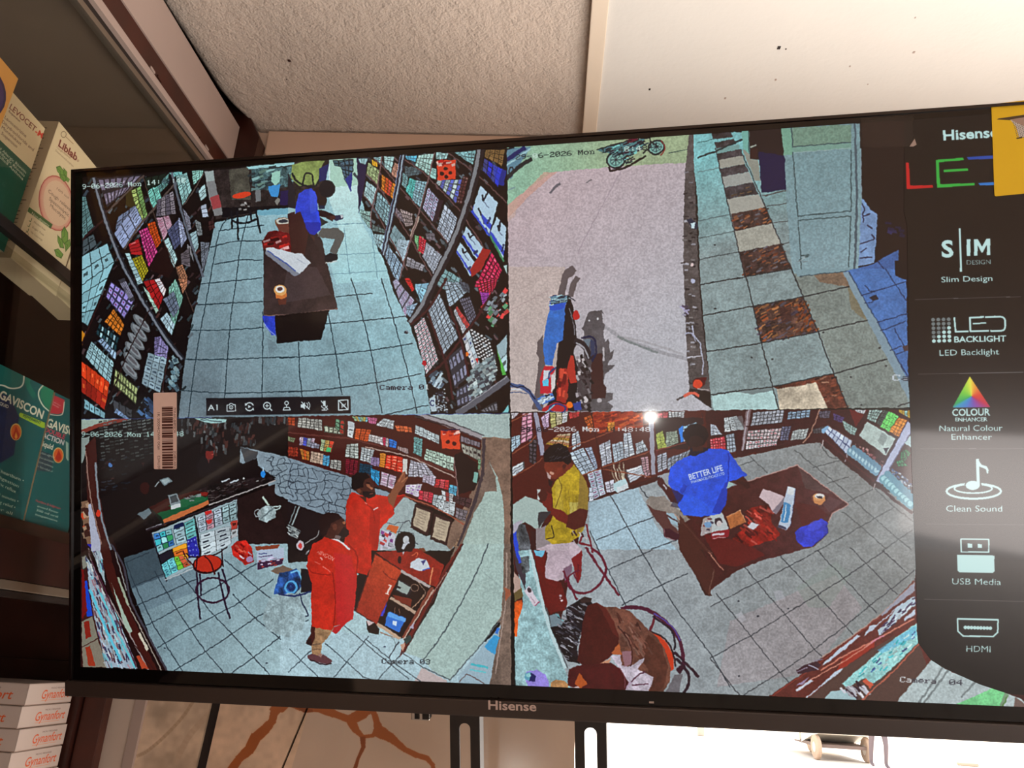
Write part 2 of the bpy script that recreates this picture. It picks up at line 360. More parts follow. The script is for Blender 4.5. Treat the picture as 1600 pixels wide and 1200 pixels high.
S.q((390, 780, 420, 778, 520, 990, 482, 1010), 1, 9, (158, 192, 198)); S.P([(560, 890), (640, 770), (700, 700), (745, 880), (700, 960)], (28, 9, 10))
S.q((668, 690, 700, 668, 766, 822, 738, 888), 1, 6, (165, 200, 205)); S.q((835, 715, 860, 730, 885, 850, 830, 740), 2, 9, (150, 150, 158)); S.q((785, 790, 850, 740, 860, 880, 790, 860), 1, 4, (98, 90, 98))
S.q((748, 880, 800, 860, 836, 952, 800, 1030), 4, 7, (186, 128, 96), gap=.25); S.q((850, 640, 900, 618, 918, 718, 892, 785), 1, 5, (162, 196, 205))
S.q((890, 540, 930, 560, 945, 655, 908, 655), 3, 4, (120, 128, 132)); S.q((802, 455, 850, 520, 862, 605, 842, 625), 3, 6, (140, 142, 160)); S.q((928, 700, 992, 700, 985, 790, 940, 930), 2, 6, (105, 112, 125), mark=.8)
S.q((985, 550, 1020, 540, 1035, 600, 990, 620), 2, 2, (60, 34, 34))
S.q((80, 800, 262, 708, 315, 840, 80, 1010), 3, 2, (132, 178, 190), gap=.09); S.q((80, 1010, 315, 840, 125, 1300, 80, 1270), 3, 4, (134, 184, 196), gap=.09)
S.q((80, 370, 110, 380, 165, 585, 85, 680), 2, 8, (92, 128, 130)); S.q((85, 690, 165, 640, 190, 720, 85, 800), 2, 2, (70, 82, 88))
shelfline([(80, 690), (150, 620), (240, 540)], 16, (44, 24, 26))
S.L([(725, 205), (790, 470), (860, 700), (948, 945)], 16, UP, smooth=True); S.L([(520, 235), (590, 480), (665, 690), (760, 900), (880, 1200)], 6, (70, 52, 46), smooth=True)
S.L([(170, 245), (215, 420), (285, 640), (375, 860), (430, 965), (560, 1190), (700, 1410), (800, 1535)], 34, (30, 32, 40), smooth=True)
S.L([(165, 245), (210, 420), (280, 640), (370, 860), (425, 965), (555, 1190), (695, 1410), (795, 1535)], 16, (112, 120, 132), smooth=True)
view(110, 435, 4.571)
S.q((520, 20, 640, 0, 685, 80, 620, 250), 3, 5, [(165, 25, 28), (170, 26, 30), (205, 205, 212)], mark=.2); S.q((515, 50, 560, 100, 630, 230, 610, 250), 1, 5, (170, 205, 190))
S.q((700, 70, 750, 0, 805, 130, 725, 410), 3, 8, (128, 185, 170), mark=.7); S.q((660, 150, 740, 90, 780, 210, 735, 280), 3, 4, (105, 118, 140)); S.q((640, 290, 690, 240, 745, 330, 722, 412), 2, 5, (170, 200, 215)); S.q((770, 0, 838, 0, 835, 50, 805, 110), 3, 3, (180, 120, 90))
S.q((290, 20, 460, 150, 385, 290, 250, 130), 5, 3, (150, 140, 215), gap=.3, mark=.8, mc=(120, 40, 90)); S.q((340, 10, 385, 0, 462, 150, 430, 170), 4, 1, (140, 140, 165), gap=.3)
S.q((310, 215, 385, 330, 355, 412, 240, 310), 5, 3, (208, 118, 36), gap=.25); S.q((205, 315, 350, 420, 325, 530, 180, 400), 7, 2, [(30, 60, 70), (150, 190, 205)], gap=.35, mark=.1)
S.q((230, 420, 330, 530, 320, 590, 190, 450), 6, 1, (150, 180, 215), gap=.3); S.q((150, 450, 310, 600, 285, 760, 105, 560), 6, 4, (150, 190, 200), gap=.15); S.q((80, 590, 280, 740, 262, 860, 80, 700), 6, 1, (208, 60, 26), gap=.08, mark=.8, mc=(240, 110, 60))
S.q((80, 700, 262, 850, 245, 940, 80, 810), 5, 1, (150, 34, 22), gap=.06, mark=.5, mc=(200, 90, 40)); S.q((100, 860, 250, 960, 245, 1005, 100, 930), 4, 1, (130, 180, 195)); S.P([(80, 370), (106, 400), (84, 480)], (200, 130, 30))
for i, (x, y) in enumerate([(510, 320), (488, 385), (468, 450), (448, 515), (438, 590), (420, 655)]):
    S.E(x, y, 84, 30, (92, 98, 104), 48); S.E(x + 4, y - 4, 72, 20, (128, 136, 142), 48); S.E(x + 8, y, 46, 10, (88, 86, 92), 48)
S.q((600, 420, 640, 410, 698, 490, 600, 560), 3, 5, (112, 104, 150)); S.q((640, 420, 698, 490, 692, 570, 610, 590), 4, 3, (148, 140, 195)); S.q((555, 530, 690, 570, 640, 820, 508, 755), 3, 5, (140, 165, 178), gap=.07, mark=1, mc=(60, 75, 90))
S.q((320, 640, 480, 780, 470, 900, 310, 765), 8, 2, (158, 172, 118), gap=.3, mark=.2); S.q((300, 860, 440, 940, 440, 1000, 310, 950), 3, 1, (60, 62, 68)); S.q((330, 925, 420, 1000, 400, 1010, 310, 960), 5, 1, (120, 150, 190))
S.clutter([(710, 560), (770, 570), (765, 800), (700, 800)], 40, 34, 20, [(100, 135, 150), (60, 80, 92), (130, 160, 168), (30, 25, 30)], 60); S.clutter([(500, 880), (590, 840), (600, 1000), (500, 1000)], 24, 40, 20, [(70, 110, 160), (40, 60, 90), (20, 20, 26)], 40)
shelfline([(245, 90), (140, 330), (80, 470)], 10, (40, 18, 18)); shelfline([(560, 230), (400, 560), (250, 940)], 8, (34, 16, 16)); shelfline([(700, 560), (650, 830)], 8, (50, 28, 28))
# right shelving
view(450, 225, 4.571)
S.P([(490, 100), (570, 95), (545, 300), (505, 490)], (30, 24, 60))
S.q((320, 118, 470, 105, 465, 200, 330, 150), 4, 2, (60, 90, 100), gap=.3); S.q((370, 130, 470, 110, 450, 330, 400, 250), 3, 5, (70, 100, 120), gap=.3); S.P([(410, 250), (460, 200), (450, 345)], (40, 50, 130))
S.q((500, 105, 570, 100, 555, 150, 520, 140), 3, 1, (150, 190, 195)); S.q((610, 95, 670, 92, 665, 150, 640, 130), 2, 2, (150, 195, 200)); S.q((685, 90, 760, 88, 735, 210, 690, 160), 3, 3, (165, 205, 205)); S.q((760, 130, 795, 150, 778, 250, 735, 210), 2, 5, (190, 140, 120))
S.q((572, 130, 655, 190, 640, 290, 560, 215), 4, 4, (160, 180, 130), mark=.6); S.q((595, 110, 640, 130, 640, 165, 600, 150), 3, 1, (200, 150, 40))
S.q((672, 215, 770, 290, 750, 400, 665, 320), 4, 5, [(214, 128, 40), (205, 80, 34), (200, 70, 60)], gap=.2)
S.q((560, 260, 635, 320, 610, 450, 540, 370), 5, 3, (165, 200, 205), gap=.1); S.q((640, 340, 735, 430, 705, 590, 620, 460), 5, 5, (140, 180, 190), gap=.2, mark=.7)
S.q((505, 470, 605, 480, 580, 600, 530, 530), 6, 3, (150, 190, 185), gap=.2); S.q((600, 570, 690, 610, 690, 640, 600, 620), 4, 1, (90, 110, 110)); S.q((615, 640, 695, 650, 670, 770, 610, 680), 4, 2, (160, 195, 205))
S.q((835, 160, 950, 170, 930, 220, 830, 240), 5, 3, (80, 100, 108), mark=.7); S.q((820, 200, 860, 240, 845, 320, 812, 290), 2, 3, (110, 150, 155)); S.q((870, 245, 920, 260, 890, 400, 840, 330), 3, 8, (90, 195, 190), mark=.4); S.q((915, 255, 1000, 270, 950, 460, 885, 400), 4, 8, (150, 195, 210), gap=.2)
S.q((830, 85, 920, 80, 915, 130, 850, 110), 4, 2, (90, 180, 215)); S.q((930, 78, 1040, 68, 1010, 230, 910, 150), 5, 4, (165, 205, 198), gap=.15); S.q((1055, 60, 1150, 62, 1130, 110, 1060, 110), 4, 2, (150, 190, 190))
S.q((1190, 60, 1345, 45, 1320, 150, 1260, 110), 5, 2, (130, 180, 185)); S.q((1020, 170, 1060, 180, 1060, 260, 1010, 230), 1, 3, (150, 200, 195))
S.q((1070, 260, 1250, 250, 1200, 425, 1060, 280), 6, 4, [(185, 205, 210), (90, 100, 190)], gap=.2, mark=.3); S.q((1250, 230, 1290, 240, 1240, 430, 1200, 420), 2, 8, (78, 44, 44), mc=(140, 130, 130))
S.q((1000, 310, 1075, 395, 1035, 555, 962, 460), 3, 5, (170, 175, 205), gap=.14, mark=.9, mc=(90, 40, 60)); S.P([(1075, 395), (1110, 400), (1060, 560), (1035, 555)], (40, 26, 36))
S.q((1120, 430, 1210, 530, 1150, 720, 1062, 610), 4, 6, (176, 190, 208), gap=.16, mark=.8)
S.q((765, 440, 870, 560, 850, 590, 765, 500), 6, 1, (120, 110, 120)); S.q((800, 460, 890, 500, 890, 585, 840, 590), 5, 4, (165, 150, 150), gap=.24, mark=.5)
S.q((760, 575, 845, 680, 800, 790, 720, 680), 5, 2, (120, 150, 158), gap=.05, mark=.2); S.q((785, 680, 880, 690, 830, 850, 770, 775), 3, 4, (165, 190, 205), gap=.06, mark=.3)
S.L([(930, 520), (880, 660)], 20, (170, 150, 135))
S.q((905, 650, 970, 660, 945, 790, 905, 700), 2, 5, (120, 180, 130)); S.q((940, 650, 990, 690, 965, 790, 930, 760), 3, 7, (195, 40, 60), mc=(225, 180, 190)); S.q((980, 635, 1050, 640, 1050, 690, 990, 680), 3, 2, (120, 115, 125))
S.q((990, 700, 1110, 810, 1045, 940, 960, 800), 6, 7, (172, 182, 198), gap=.14, mark=.7)
S.q((850, 800, 980, 870, 960, 910, 840, 870), 4, 3, (150, 150, 160)); S.q((700, 700, 830, 880, 780, 1000, 690, 800), 5, 6, (150, 180, 205), gap=.2, mark=.6)
S.q((1415, 40, 1550, 40, 1530, 160, 1400, 90), 4, 3, (130, 100, 60), mark=.6); S.q((1400, 100, 1530, 180, 1500, 310, 1390, 190), 4, 3, [(60, 66, 130), (36, 50, 190)], mark=.4); S.P([(1460, 150), (1560, 190), (1540, 300), (1480, 280)], (38, 62, 205), alpha=.6)
for (a, b_, c, d) in (((1375, 295), (1500, 420), (1440, 640), (1312, 485)), ((1345, 410), (1430, 660), (1430, 660), (1312, 485)), ((1490, 520), (1560, 600), (1540, 830), (1438, 650)), ((1275, 590), (1395, 740), (1350, 830), (1245, 665)), ((1230, 700), (1345, 860), (1300, 945), (1198, 770))):
    S.P([a, b_, c, d], (172, 200, 220))
    m = lambda p, q_, t: (p[0] * (1 - t) + q_[0] * t, p[1] * (1 - t) + q_[1] * t)
    S.P([m(d, a, .22), m(c, b_, .3), m(c, b_, .12), m(d, a, .02)], (48, 70, 190)); S.L([m(a, c, .2), m(a, c, .32), m(a, b_, .4)], 12, (20, 22, 40)); S.L([m(a, c, .35), m(m(a, c, .5), b_, .3)], 5, (70, 80, 110))
    for k in range(3): S.E(*m(m(a, c, .78), b_, .12 * k), 8, 10, (40, 50, 90))
S.L([(1440, 645), (1540, 835)], 14, (60, 130, 90)); S.L([(1312, 480), (1440, 655)], 14, (44, 70, 190))
S.P([(1395, 740), (1450, 760), (1380, 900), (1310, 950), (1300, 900)], (150, 36, 32)); S.q((1455, 770, 1530, 900, 1460, 1060, 1330, 1020), 4, 9, (205, 40, 88), mc=(235, 160, 180), gap=.25)
S.q((1120, 890, 1230, 960, 1200, 1100, 1060, 1000), 4, 4, (120, 160, 165)); S.P([(1540, 870), (1566, 860), (1566, 930)], (170, 200, 200))
for l in ([(560, 215), (640, 300), (720, 420), (890, 700), (1000, 900), (1060, 990)], [(610, 100), (700, 190), (790, 300), (950, 480), (1160, 730)], [(830, 110), (960, 200), (1080, 320), (1240, 490)], [(1140, 60), (1260, 150), (1340, 210)],
          [(1350, 215), (1450, 310), (1560, 420)], [(540, 370), (620, 470), (690, 600), (790, 780), (850, 900)], [(1270, 540), (1400, 740)]): S.L(l, 9, (92, 66, 66), smooth=True)
for l in ([(1045, 60), (1000, 260), (920, 540), (840, 800), (800, 960)], [(670, 90), (640, 300), (600, 460), (590, 600)], ): S.L(l, 9, (110, 84, 86), smooth=True)
S.L([(822, 80), (790, 280), (740, 520), (680, 790)], 34, (28, 26, 44), smooth=True); S.L([(824, 80), (792, 280), (742, 520), (682, 790)], 12, (140, 160, 175), smooth=True); S.L([(802, 80), (770, 280), (722, 520), (668, 770)], 6, (110, 130, 160), smooth=True)
S.L([(1372, 40), (1330, 260), (1220, 600), (1110, 850), (1030, 1010), (960, 1160), (880, 1270)], 60, (30, 24, 30), smooth=True); S.L([(1366, 40), (1322, 260), (1212, 600), (1100, 850), (1020, 1010), (950, 1160), (872, 1270)], 26, (120, 124, 130), smooth=True)
S.P([(1062, 118), (1196, 112), (1200, 250), (1068, 262)], (205, 62, 36)); S.clutter([(1070, 120), (1190, 118), (1190, 160), (1075, 168)], 10, 30, 18, [(235, 190, 180), (160, 20, 20)], -15)
for x, y in ((1100, 212), (1158, 205), (1130, 236), (1126, 176)): S.E(x, y, 14, 14, (40, 10, 14))
view(450, 435, 4.571)
S.q((770, 0, 905, 160, 840, 280, 745, 20), 4, 10, (176, 176, 205), gap=.2, mark=.5, mc=(150, 60, 110)); S.q((830, 0, 870, 0, 905, 80, 885, 95), 1, 7, (205, 40, 40)); S.q((905, 40, 1010, 30, 950, 180, 905, 60), 2, 3, (140, 190, 215), gap=.08); S.q((850, 200, 930, 170, 870, 280, 842, 250), 3, 2, (150, 180, 205))
S.q((900, 340, 975, 275, 1075, 580, 985, 690), 4, 12, (205, 205, 215), gap=.22, mark=.95, mc=(150, 46, 60)); S.E(975, 605, 16, 18, (170, 20, 40))
S.q((1000, 225, 1080, 100, 1215, 425, 1110, 545), 4, 11, (165, 182, 198), gap=.2, mark=.6); S.q((1110, 20, 1215, 30, 1290, 90, 1150, 210), 4, 6, (160, 180, 196), gap=.18); S.q((1220, 10, 1290, 40, 1300, 110, 1250, 90), 3, 3, (78, 84, 96))
S.q((1180, 230, 1210, 200, 1300, 330, 1250, 395), 2, 8, [(190, 195, 205), (190, 60, 60)], gap=.1); S.q((1220, 150, 1300, 130, 1345, 270, 1300, 330), 5, 7, (110, 110, 130), gap=.3)
S.q((1340, 20, 1500, 0, 1480, 60, 1390, 190), 6, 7, (196, 40, 72), mc=(225, 110, 190), gap=.28); S.q((1370, 100, 1440, 100, 1420, 160, 1390, 190), 4, 3, (150, 60, 160))
S.clutter([(1390, 200), (1560, 60), (1570, 250), (1450, 350)], 60, 34, 22, [(170, 185, 190), (200, 60, 60), (120, 130, 140), (90, 150, 110), (30, 20, 24)], -50)
S.q((1245, 420, 1290, 360, 1380, 640, 1330, 680), 2, 5, [(190, 195, 200), (175, 190, 200)], gap=.06, mark=.6, mc=(40, 60, 120)); S.E(1280, 540, 14, 16, (220, 110, 40)); S.P([(1335, 570), (1362, 570), (1355, 610)], (190, 40, 40))
for i in range(9):
    for j in range(6):
        x, y = 1310 + j * 24 + i * 7, 370 + i * 24 + j * 14
        S.E(x, y, 9, 7, (200, 205, 210))
S.q((1140, 570, 1240, 480, 1290, 700, 1190, 790), 4, 2, (130, 134, 160), gap=.4, mark=.3); S.q((1200, 800, 1290, 740, 1320, 880, 1210, 920), 4, 2, (128, 132, 158), gap=.4, mark=.3)
S.P([(1290, 700), (1350, 620), (1470, 550), (1490, 680), (1440, 800), (1310, 880)], (70, 72, 80)); S.clutter([(1290, 700), (1350, 620), (1470, 550), (1485, 680), (1440, 800), (1310, 880)], 120, 34, 20, [(150, 170, 175), (120, 140, 146), (60, 64, 74), (175, 190, 190)], -30)
S.q((1490, 480, 1565, 400, 1565, 660, 1530, 690), 1, 2, (165, 195, 205), gap=.05, mark=.4); S.P([(1492, 500), (1560, 690), (1530, 690)], (80, 170, 70))
S.clutter([(1000, 690), (1085, 650), (1110, 760), (1030, 800)], 26, 36, 22, [(130, 160, 180), (70, 84, 100), (165, 185, 195)], -60); S.clutter([(1020, 840), (1120, 790), (1140, 960), (1030, 960)], 90, 15, 10, [(165, 180, 190), (80, 90, 110), (30, 26, 36)], 10)
S.P([(1008, 860), (1050, 835), (1060, 950), (1020, 955)], (175, 195, 205)); S.ring(1032, 890, 14, 20, 7, (30, 40, 90), a0=40, a1=330)
S.L([(1565, 720), (1400, 840), (1250, 940), (1210, 960)], 44, (88, 90, 100), smooth=True); S.L([(1565, 700), (1400, 818), (1240, 925)], 5, (150, 150, 158), smooth=True)
S.q((1370, 940, 1490, 880, 1500, 950, 1400, 960), 5, 1, (120, 120, 130), gap=.4); S.P([(1530, 960), (1575, 900), (1575, 960)], (120, 190, 195))
for l in ([(875, 330), (1000, 220), (1100, 60), (1130, 0)], [(985, 700), (1110, 600), (1230, 440), (1350, 280), (1440, 130)], [(1180, 860), (1130, 620), (1000, 250)], [(1290, 700), (1235, 440), (1150, 200)]): S.L(l, 16, (58, 22, 26), smooth=True)
S.E(845, 385, 16, 14, (40, 40, 50)); S.L([(840, 370), (880, 400)], 5, (150, 160, 170))
# table with things on it, person in blue
view(450, 225, 4.571)
S.P([(30, 150), (120, 125), (262, 118), (225, 200), (215, 290), (80, 300), (20, 240)], (128, 146, 82), tex=(.1, .15, .08)); S.L([(30, 210), (60, 260), (130, 300), (200, 295), (260, 180)], 13, (16, 22, 30), smooth=True); S.L([(100, 300), (125, 215), (170, 220), (180, 290)], 12, (16, 22, 30), smooth=True)
S.P([(220, 180), (290, 140), (270, 260), (225, 270)], (28, 36, 90)); S.P([(0, 200), (40, 300), (60, 470), (0, 480)], (34, 30, 36)); S.P([(0, 450), (50, 460), (50, 500), (0, 500)], (150, 185, 190))
S.P([(60, 600), (150, 560), (240, 680), (300, 930), (355, 1180), (0, 1180), (0, 700)], (46, 34, 36))
S.P([(210, 660), (240, 600), (360, 600), (402, 640), (395, 680), (345, 790), (300, 770), (335, 680), (250, 670)], (84, 84, 82)); S.P([(262, 800), (300, 775), (355, 790), (352, 830), (275, 850), (262, 835)], (14, 16, 26)); S.L([(270, 850), (350, 838)], 7, (190, 200, 200))
S.L([(200, 495), (260, 500), (320, 530)], 44, (40, 20, 22), smooth=True); S.P([(225, 520), (290, 560), (230, 590)], (38, 40, 40)); S.P([(330, 515), (388, 502), (396, 530), (345, 552), (332, 545)], (38, 40, 70)); S.E(318, 528, 22, 16, (66, 34, 30)); S.P([(372, 508), (388, 504), (392, 526), (378, 532)], (200, 205, 210))
S.P([(75, 360), (120, 325), (170, 318), (205, 350), (208, 440), (235, 560), (235, 610), (190, 650), (130, 640), (60, 590), (50, 470)], (42, 66, 205), tex=(.08, .1, .03)); S.P([(60, 560), (235, 560), (232, 610), (190, 650), (130, 640), (62, 595)], (24, 36, 150), alpha=.8); S.P([(150, 325), (205, 350), (205, 480), (160, 500)], (70, 100, 225), alpha=.4)
S.P([(185, 320), (240, 290), (280, 400), (270, 440), (215, 440), (205, 380)], (34, 20, 22)); S.E(280, 320, 60, 62, (10, 12, 24)); S.P([(215, 440), (268, 435), (262, 460), (225, 468)], (20, 30, 60))
S.P([(0, 500), (45, 480), (55, 560), (40, 690), (50, 800), (0, 790)], (56, 30, 30)); S.P([(130, 640), (190, 660), (180, 760), (145, 750)], (66, 40, 34))
view(110, 435, 4.571)
S.P([(1378, -240), (1440, -300), (1600, -300), (1700, -330), (1800, -160), (1908, 215), (1600, 256), (1380, 266)], (60, 46, 46), tex=(.1, .12, .04), col2=(42, 28, 30), g=[(1500, 250), (1500, -250)])
S.P([(1560, -100), (1760, -80), (1860, 120), (1500, 180)], (78, 66, 70), alpha=.45); S.L([(1380, 266), (1600, 257), (1908, 216)], 6, (120, 90, 84))
S.P([(1460, 268), (1850, 226), (1792, 436), (1600, 452), (1475, 466)], (17, 9, 11)); S.P([(1368, 275), (1380, 268), (1462, 270), (1468, 410), (1440, 405), (1395, 345)], (44, 66, 205), tex=(.1, .15, .05)); S.L([(1385, 320), (1420, 370), (1462, 408)], 5, (150, 170, 220), smooth=True)
S.P([(1400, 420), (1470, 470), (1480, 500), (1420, 540)], (100, 118, 128), alpha=.5)
S.P([(1462, 90), (1542, 90), (1545, 135), (1505, 150), (1468, 140)], (196, 112, 56)); S.E(1500, 84, 46, 38, (215, 160, 96)); S.E(1498, 78, 34, 26, (222, 222, 216)); S.E(1496, 76, 20, 14, (90, 60, 60)); S.P([(1480, 150), (1545, 140), (1540, 185), (1490, 190)], (96, 46, 34), alpha=.8)
view(110, 225, 4.571)
S.P([(1368, 700), (1410, 630), (1470, 615), (1560, 640), (1600, 760), (1520, 800), (1380, 750)], (96, 20, 22), tex=(.2, .3, .1)); S.clutter([(1380, 690), (1440, 620), (1560, 660), (1540, 760), (1400, 740)], 12, 46, 16, [(170, 34, 30), (60, 10, 14), (200, 150, 150)], -20)
S.E(1520, 560, 60, 34, (120, 84, 60)); S.E(1520, 552, 50, 22, (190, 190, 180)); S.E(1522, 550, 34, 12, (50, 50, 60)); S.P([(1470, 570), (1580, 570), (1560, 640), (1490, 620)], (100, 54, 44))
S.P([(1555, 520), (1640, 480), (1700, 640), (1660, 860), (1580, 800)], (58, 30, 28)); S.P([(1580, 780), (1650, 770), (1640, 850), (1590, 845)], (64, 34, 30))
S.P([(1394, 745), (1430, 735), (1600, 780), (1650, 780), (1718, 850), (1640, 925), (1600, 945), (1395, 790)], (196, 204, 212)); S.P([(1395, 755), (1600, 900), (1640, 925), (1600, 945), (1394, 790)], (120, 126, 140)); S.L([(1410, 762), (1610, 905)], 8, (60, 80, 150)); S.L([(1620, 820), (1680, 860)], 4, (150, 160, 180))
# on-screen lettering and button bar
WH, BL = (198, 226, 222), (16, 20, 30)
S.osd('9-06-2026 Mon', 85, 322, 505, 300, 34, [WH, WH, WH, WH, WH, WH, WH, WH, (150, 180, 180), WH, WH, WH, WH]); S.osd('14:48:48', 545, 293, 822, 275, 34, [WH, WH, WH, (70, 90, 100), BL, (200, 220, 220), WH, WH])
view(450, 435, 4.571); S.osd('Camera 01', 655, 797, 1010, 792, 36, [(24, 22, 34)] * 8 + [(215, 225, 225)])
view(310, 610, 6.154)
S.hold = True
S.P([(74, 75), (1462, 55), (1466, 222), (75, 242)], (13, 8, 15)); IC = (205, 222, 226)
S.T('A1', 90, 194, 186, 191, 56, IC, .012)
S.L([(275, 142), (297, 140), (303, 127), (328, 127), (334, 139), (355, 138), (357, 198), (276, 200)], 8, IC, closed=True); S.ring(315, 163, 16, 16, 8, IC); S.E(315, 163, 5, 5, IC)
S.ring(491, 157, 38, 38, 11, IC, a0=200, a1=340); S.ring(491, 157, 38, 38, 11, IC, a0=20, a1=160); S.P([(480, 140), (508, 157), (480, 172)], IC); S.P([(448, 120), (470, 140), (448, 150)], IC); S.P([(535, 175), (512, 180), (534, 195)], IC)
S.ring(660, 148, 33, 33, 10, IC); S.L([(682, 170), (706, 192)], 12, IC); S.L([(645, 148), (675, 148)], 9, IC); S.L([(660, 133), (660, 163)], 9, IC)
S.ring(848, 122, 17, 17, 9, IC); S.L([(848, 140), (848, 165)], 9, IC); S.L([(825, 165), (815, 188), (885, 187), (872, 163)], 9, IC, closed=True)
S.P([(985, 135), (1000, 135), (1025, 112), (1025, 185), (1000, 165), (985, 165)], IC); S.ring(1030, 145, 22, 26, 8, IC, a0=-60, a1=60); S.ring(1030, 145, 42, 42, 8, IC, a0=-50, a1=50); S.L([(990, 110), (1068, 182)], 9, IC)
S.P([(1198, 100), (1222, 100), (1224, 150), (1198, 150)], IC); S.ring(1211, 145, 27, 27, 8, IC, a0=0, a1=180); S.L([(1211, 170), (1211, 190)], 9, IC); S.L([(1188, 190), (1235, 190)], 9, IC); S.L([(1180, 100), (1246, 184)], 9, IC)
S.L([(1347, 95), (1437, 92), (1439, 186), (1348, 189)], 10, IC, closed=True); S.L([(1352, 98), (1434, 184)], 10, IC); S.P([(1375, 118), (1400, 135), (1420, 118), (1415, 140), (1375, 175)], IC, alpha=.75)

S.hold = False
# ---- camera 02: pavement outside
S.clip = (CX, 0, S.w, CY); view(780, 190, 4.848)
S.P([(0, 0), (4200, 0), (4200, 2300), (0, 2300)], (24, 13, 13))
S.P([(40, 180), (1440, 90), (1420, 1115), (1440, 2050), (1640, 2200), (40, 2200)], (183, 166, 172), tex=(.025, .02, .05), col2=(176, 176, 184), g=[(300, 700), (1100, 1700)])
S.P([(40, 1100), (500, 1100), (420, 2200), (40, 2200)], (188, 170, 160), alpha=.6, tex=(.02, .02, .05))
S.P([(40, 180), (1440, 90), (1420, 312), (1100, 325), (850, 345), (400, 382), (230, 500), (60, 640)], (142, 184, 160), tex=(.03, .04, .06), col2=(150, 168, 134), g=[(150, 400), (1000, 200)])
S.P([(340, 385), (440, 380), (230, 560), (60, 740), (60, 640), (200, 520)], (196, 150, 136), alpha=.7); S.P([(60, 640), (150, 560), (120, 720), (60, 760)], (190, 160, 145), alpha=.5)
S.L([(925, 370), (800, 600), (640, 900), (600, 1000)], 8, (150, 136, 146), alpha=.6, smooth=True); S.L([(460, 470), (420, 500), (390, 540)], 18, (100, 96, 104), smooth=True); S.L([(665, 460), (700, 442)], 10, (110, 105, 110)); S.L([(70, 520), (120, 500)], 12, (120, 150, 150))
S.P([(50, 200), (240, 190), (90, 430), (50, 440)], (90, 130, 150)); S.L([(60, 290), (190, 200)], 30, (26, 34, 90)); S.L([(55, 430), (140, 350), (240, 285)], 30, (30, 34, 38)); S.L([(60, 330), (230, 210)], 14, (150, 190, 200)); S.ring(90, 375, 16, 32, 9, (34, 40, 50)); S.L([(50, 210), (110, 196)], 14, (20, 26, 36))
S.P([(1100, 1700), (1400, 1650), (1400, 2100), (1000, 2150)], (176, 178, 186), alpha=.5)
# parked motorbike, far
for (x, y, r1, r2) in ((885, 290, 68, 62), (1190, 195, 62, 50)):
    S.E(x, y, r1, r2, (120, 168, 158)); S.ring(x, y, r1, r2, 13, (18, 22, 34), -20); S.ring(x, y, r1 * .62, r2 * .62, 6, (60, 100, 104), -20)
    for a in range(0, 180, 45): S.L([(x - 40 * math.cos(math.radians(a)), y - 36 * math.sin(math.radians(a))), (x + 40 * math.cos(math.radians(a)), y + 36 * math.sin(math.radians(a)))], 5, (30, 40, 50))
S.L([(830, 350), (850, 372), (960, 345), (1060, 290), (1110, 262)], 15, (30, 18, 22), smooth=True); S.P([(740, 212), (900, 165), (1010, 140), (1100, 130), (1080, 200), (1000, 262), (930, 250), (840, 240), (760, 225)], (70, 118, 124))
S.clutter([(790, 210), (1010, 140), (1130, 150), (1060, 260), (960, 330), (900, 260)], 60, 44, 9, [(16, 18, 30), (110, 180, 176), (30, 50, 60), (40, 10, 40)], -25); S.P([(950, 150), (985, 130), (1055, 130), (1000, 162)], (88, 10, 40))
S.L([(740, 212), (850, 180), (1000, 140)], 9, (14, 16, 26), smooth=True); S.L([(1070, 130), (1140, 120), (1150, 190), (1090, 240)], 9, (14, 16, 26)); S.L([(1140, 140), (1200, 190)], 10, (16, 24, 30)); S.ring(1195, 200, 60, 60, 9, (120, 40, 40), a0=-60, a1=60)
S.L([(1285, 238), (1430, 212)], 7, (60, 80, 74))
# gutter strip
S.P([(1440, 90), (1476, 90), (1480, 400), (1492, 700), (1510, 1115), (1530, 1400), (1560, 1700), (1600, 2050), (1440, 2020), (1425, 1800), (1412, 1500), (1395, 1115), (1398, 700), (1412, 330)], (78, 72, 72), tex=(.1, .15, .1))
for y in range(380, 2000, 62):
    S.L([(1400 + max(0, y - 1100) * .035, y), (1490 + max(0, y - 700) * .075, y - 6)], 4, (50, 46, 48), alpha=.5)
S.clutter([(1400, 330), (1500, 500), (1500, 2000), (1430, 2000), (1390, 900)], 60, 26, 11, [(40, 36, 40), (110, 106, 106), (150, 150, 160)], 0)
S.P([(1420, 745), (1460, 735), (1480, 760), (1515, 780), (1500, 815), (1455, 808)], (34, 40, 60)); S.P([(1450, 770), (1485, 765), (1478, 808), (1452, 805)], (190, 215, 225)); S.E(1462, 1085, 12, 12, (210, 190, 190)); S.L([(1380, 1072), (1410, 1066)], 8, (40, 30, 30)); S.L([(1490, 630), (1535, 628)], 12, (50, 60, 64)); S.L([(1500, 700), (1530, 700)], 10, (60, 80, 84))
view(780, 420, 4.848)
S.E(1468, 92, 20, 18, (175, 180, 205)); S.L([(1460, 430), (1475, 500), (1520, 560), (1530, 620), (1545, 700), (1540, 800)], 9, (170, 175, 195), smooth=True); S.L([(1412, 492), (1460, 490), (1490, 550)], 9, (160, 165, 190), smooth=True); S.L([(1410, 678), (1480, 664), (1540, 662)], 9, (190, 190, 200), smooth=True)
S.clutter([(1370, 290), (1440, 270), (1440, 350), (1380, 350)], 14, 24, 12, [(175, 170, 205), (70, 60, 80), (150, 150, 170)], 20)
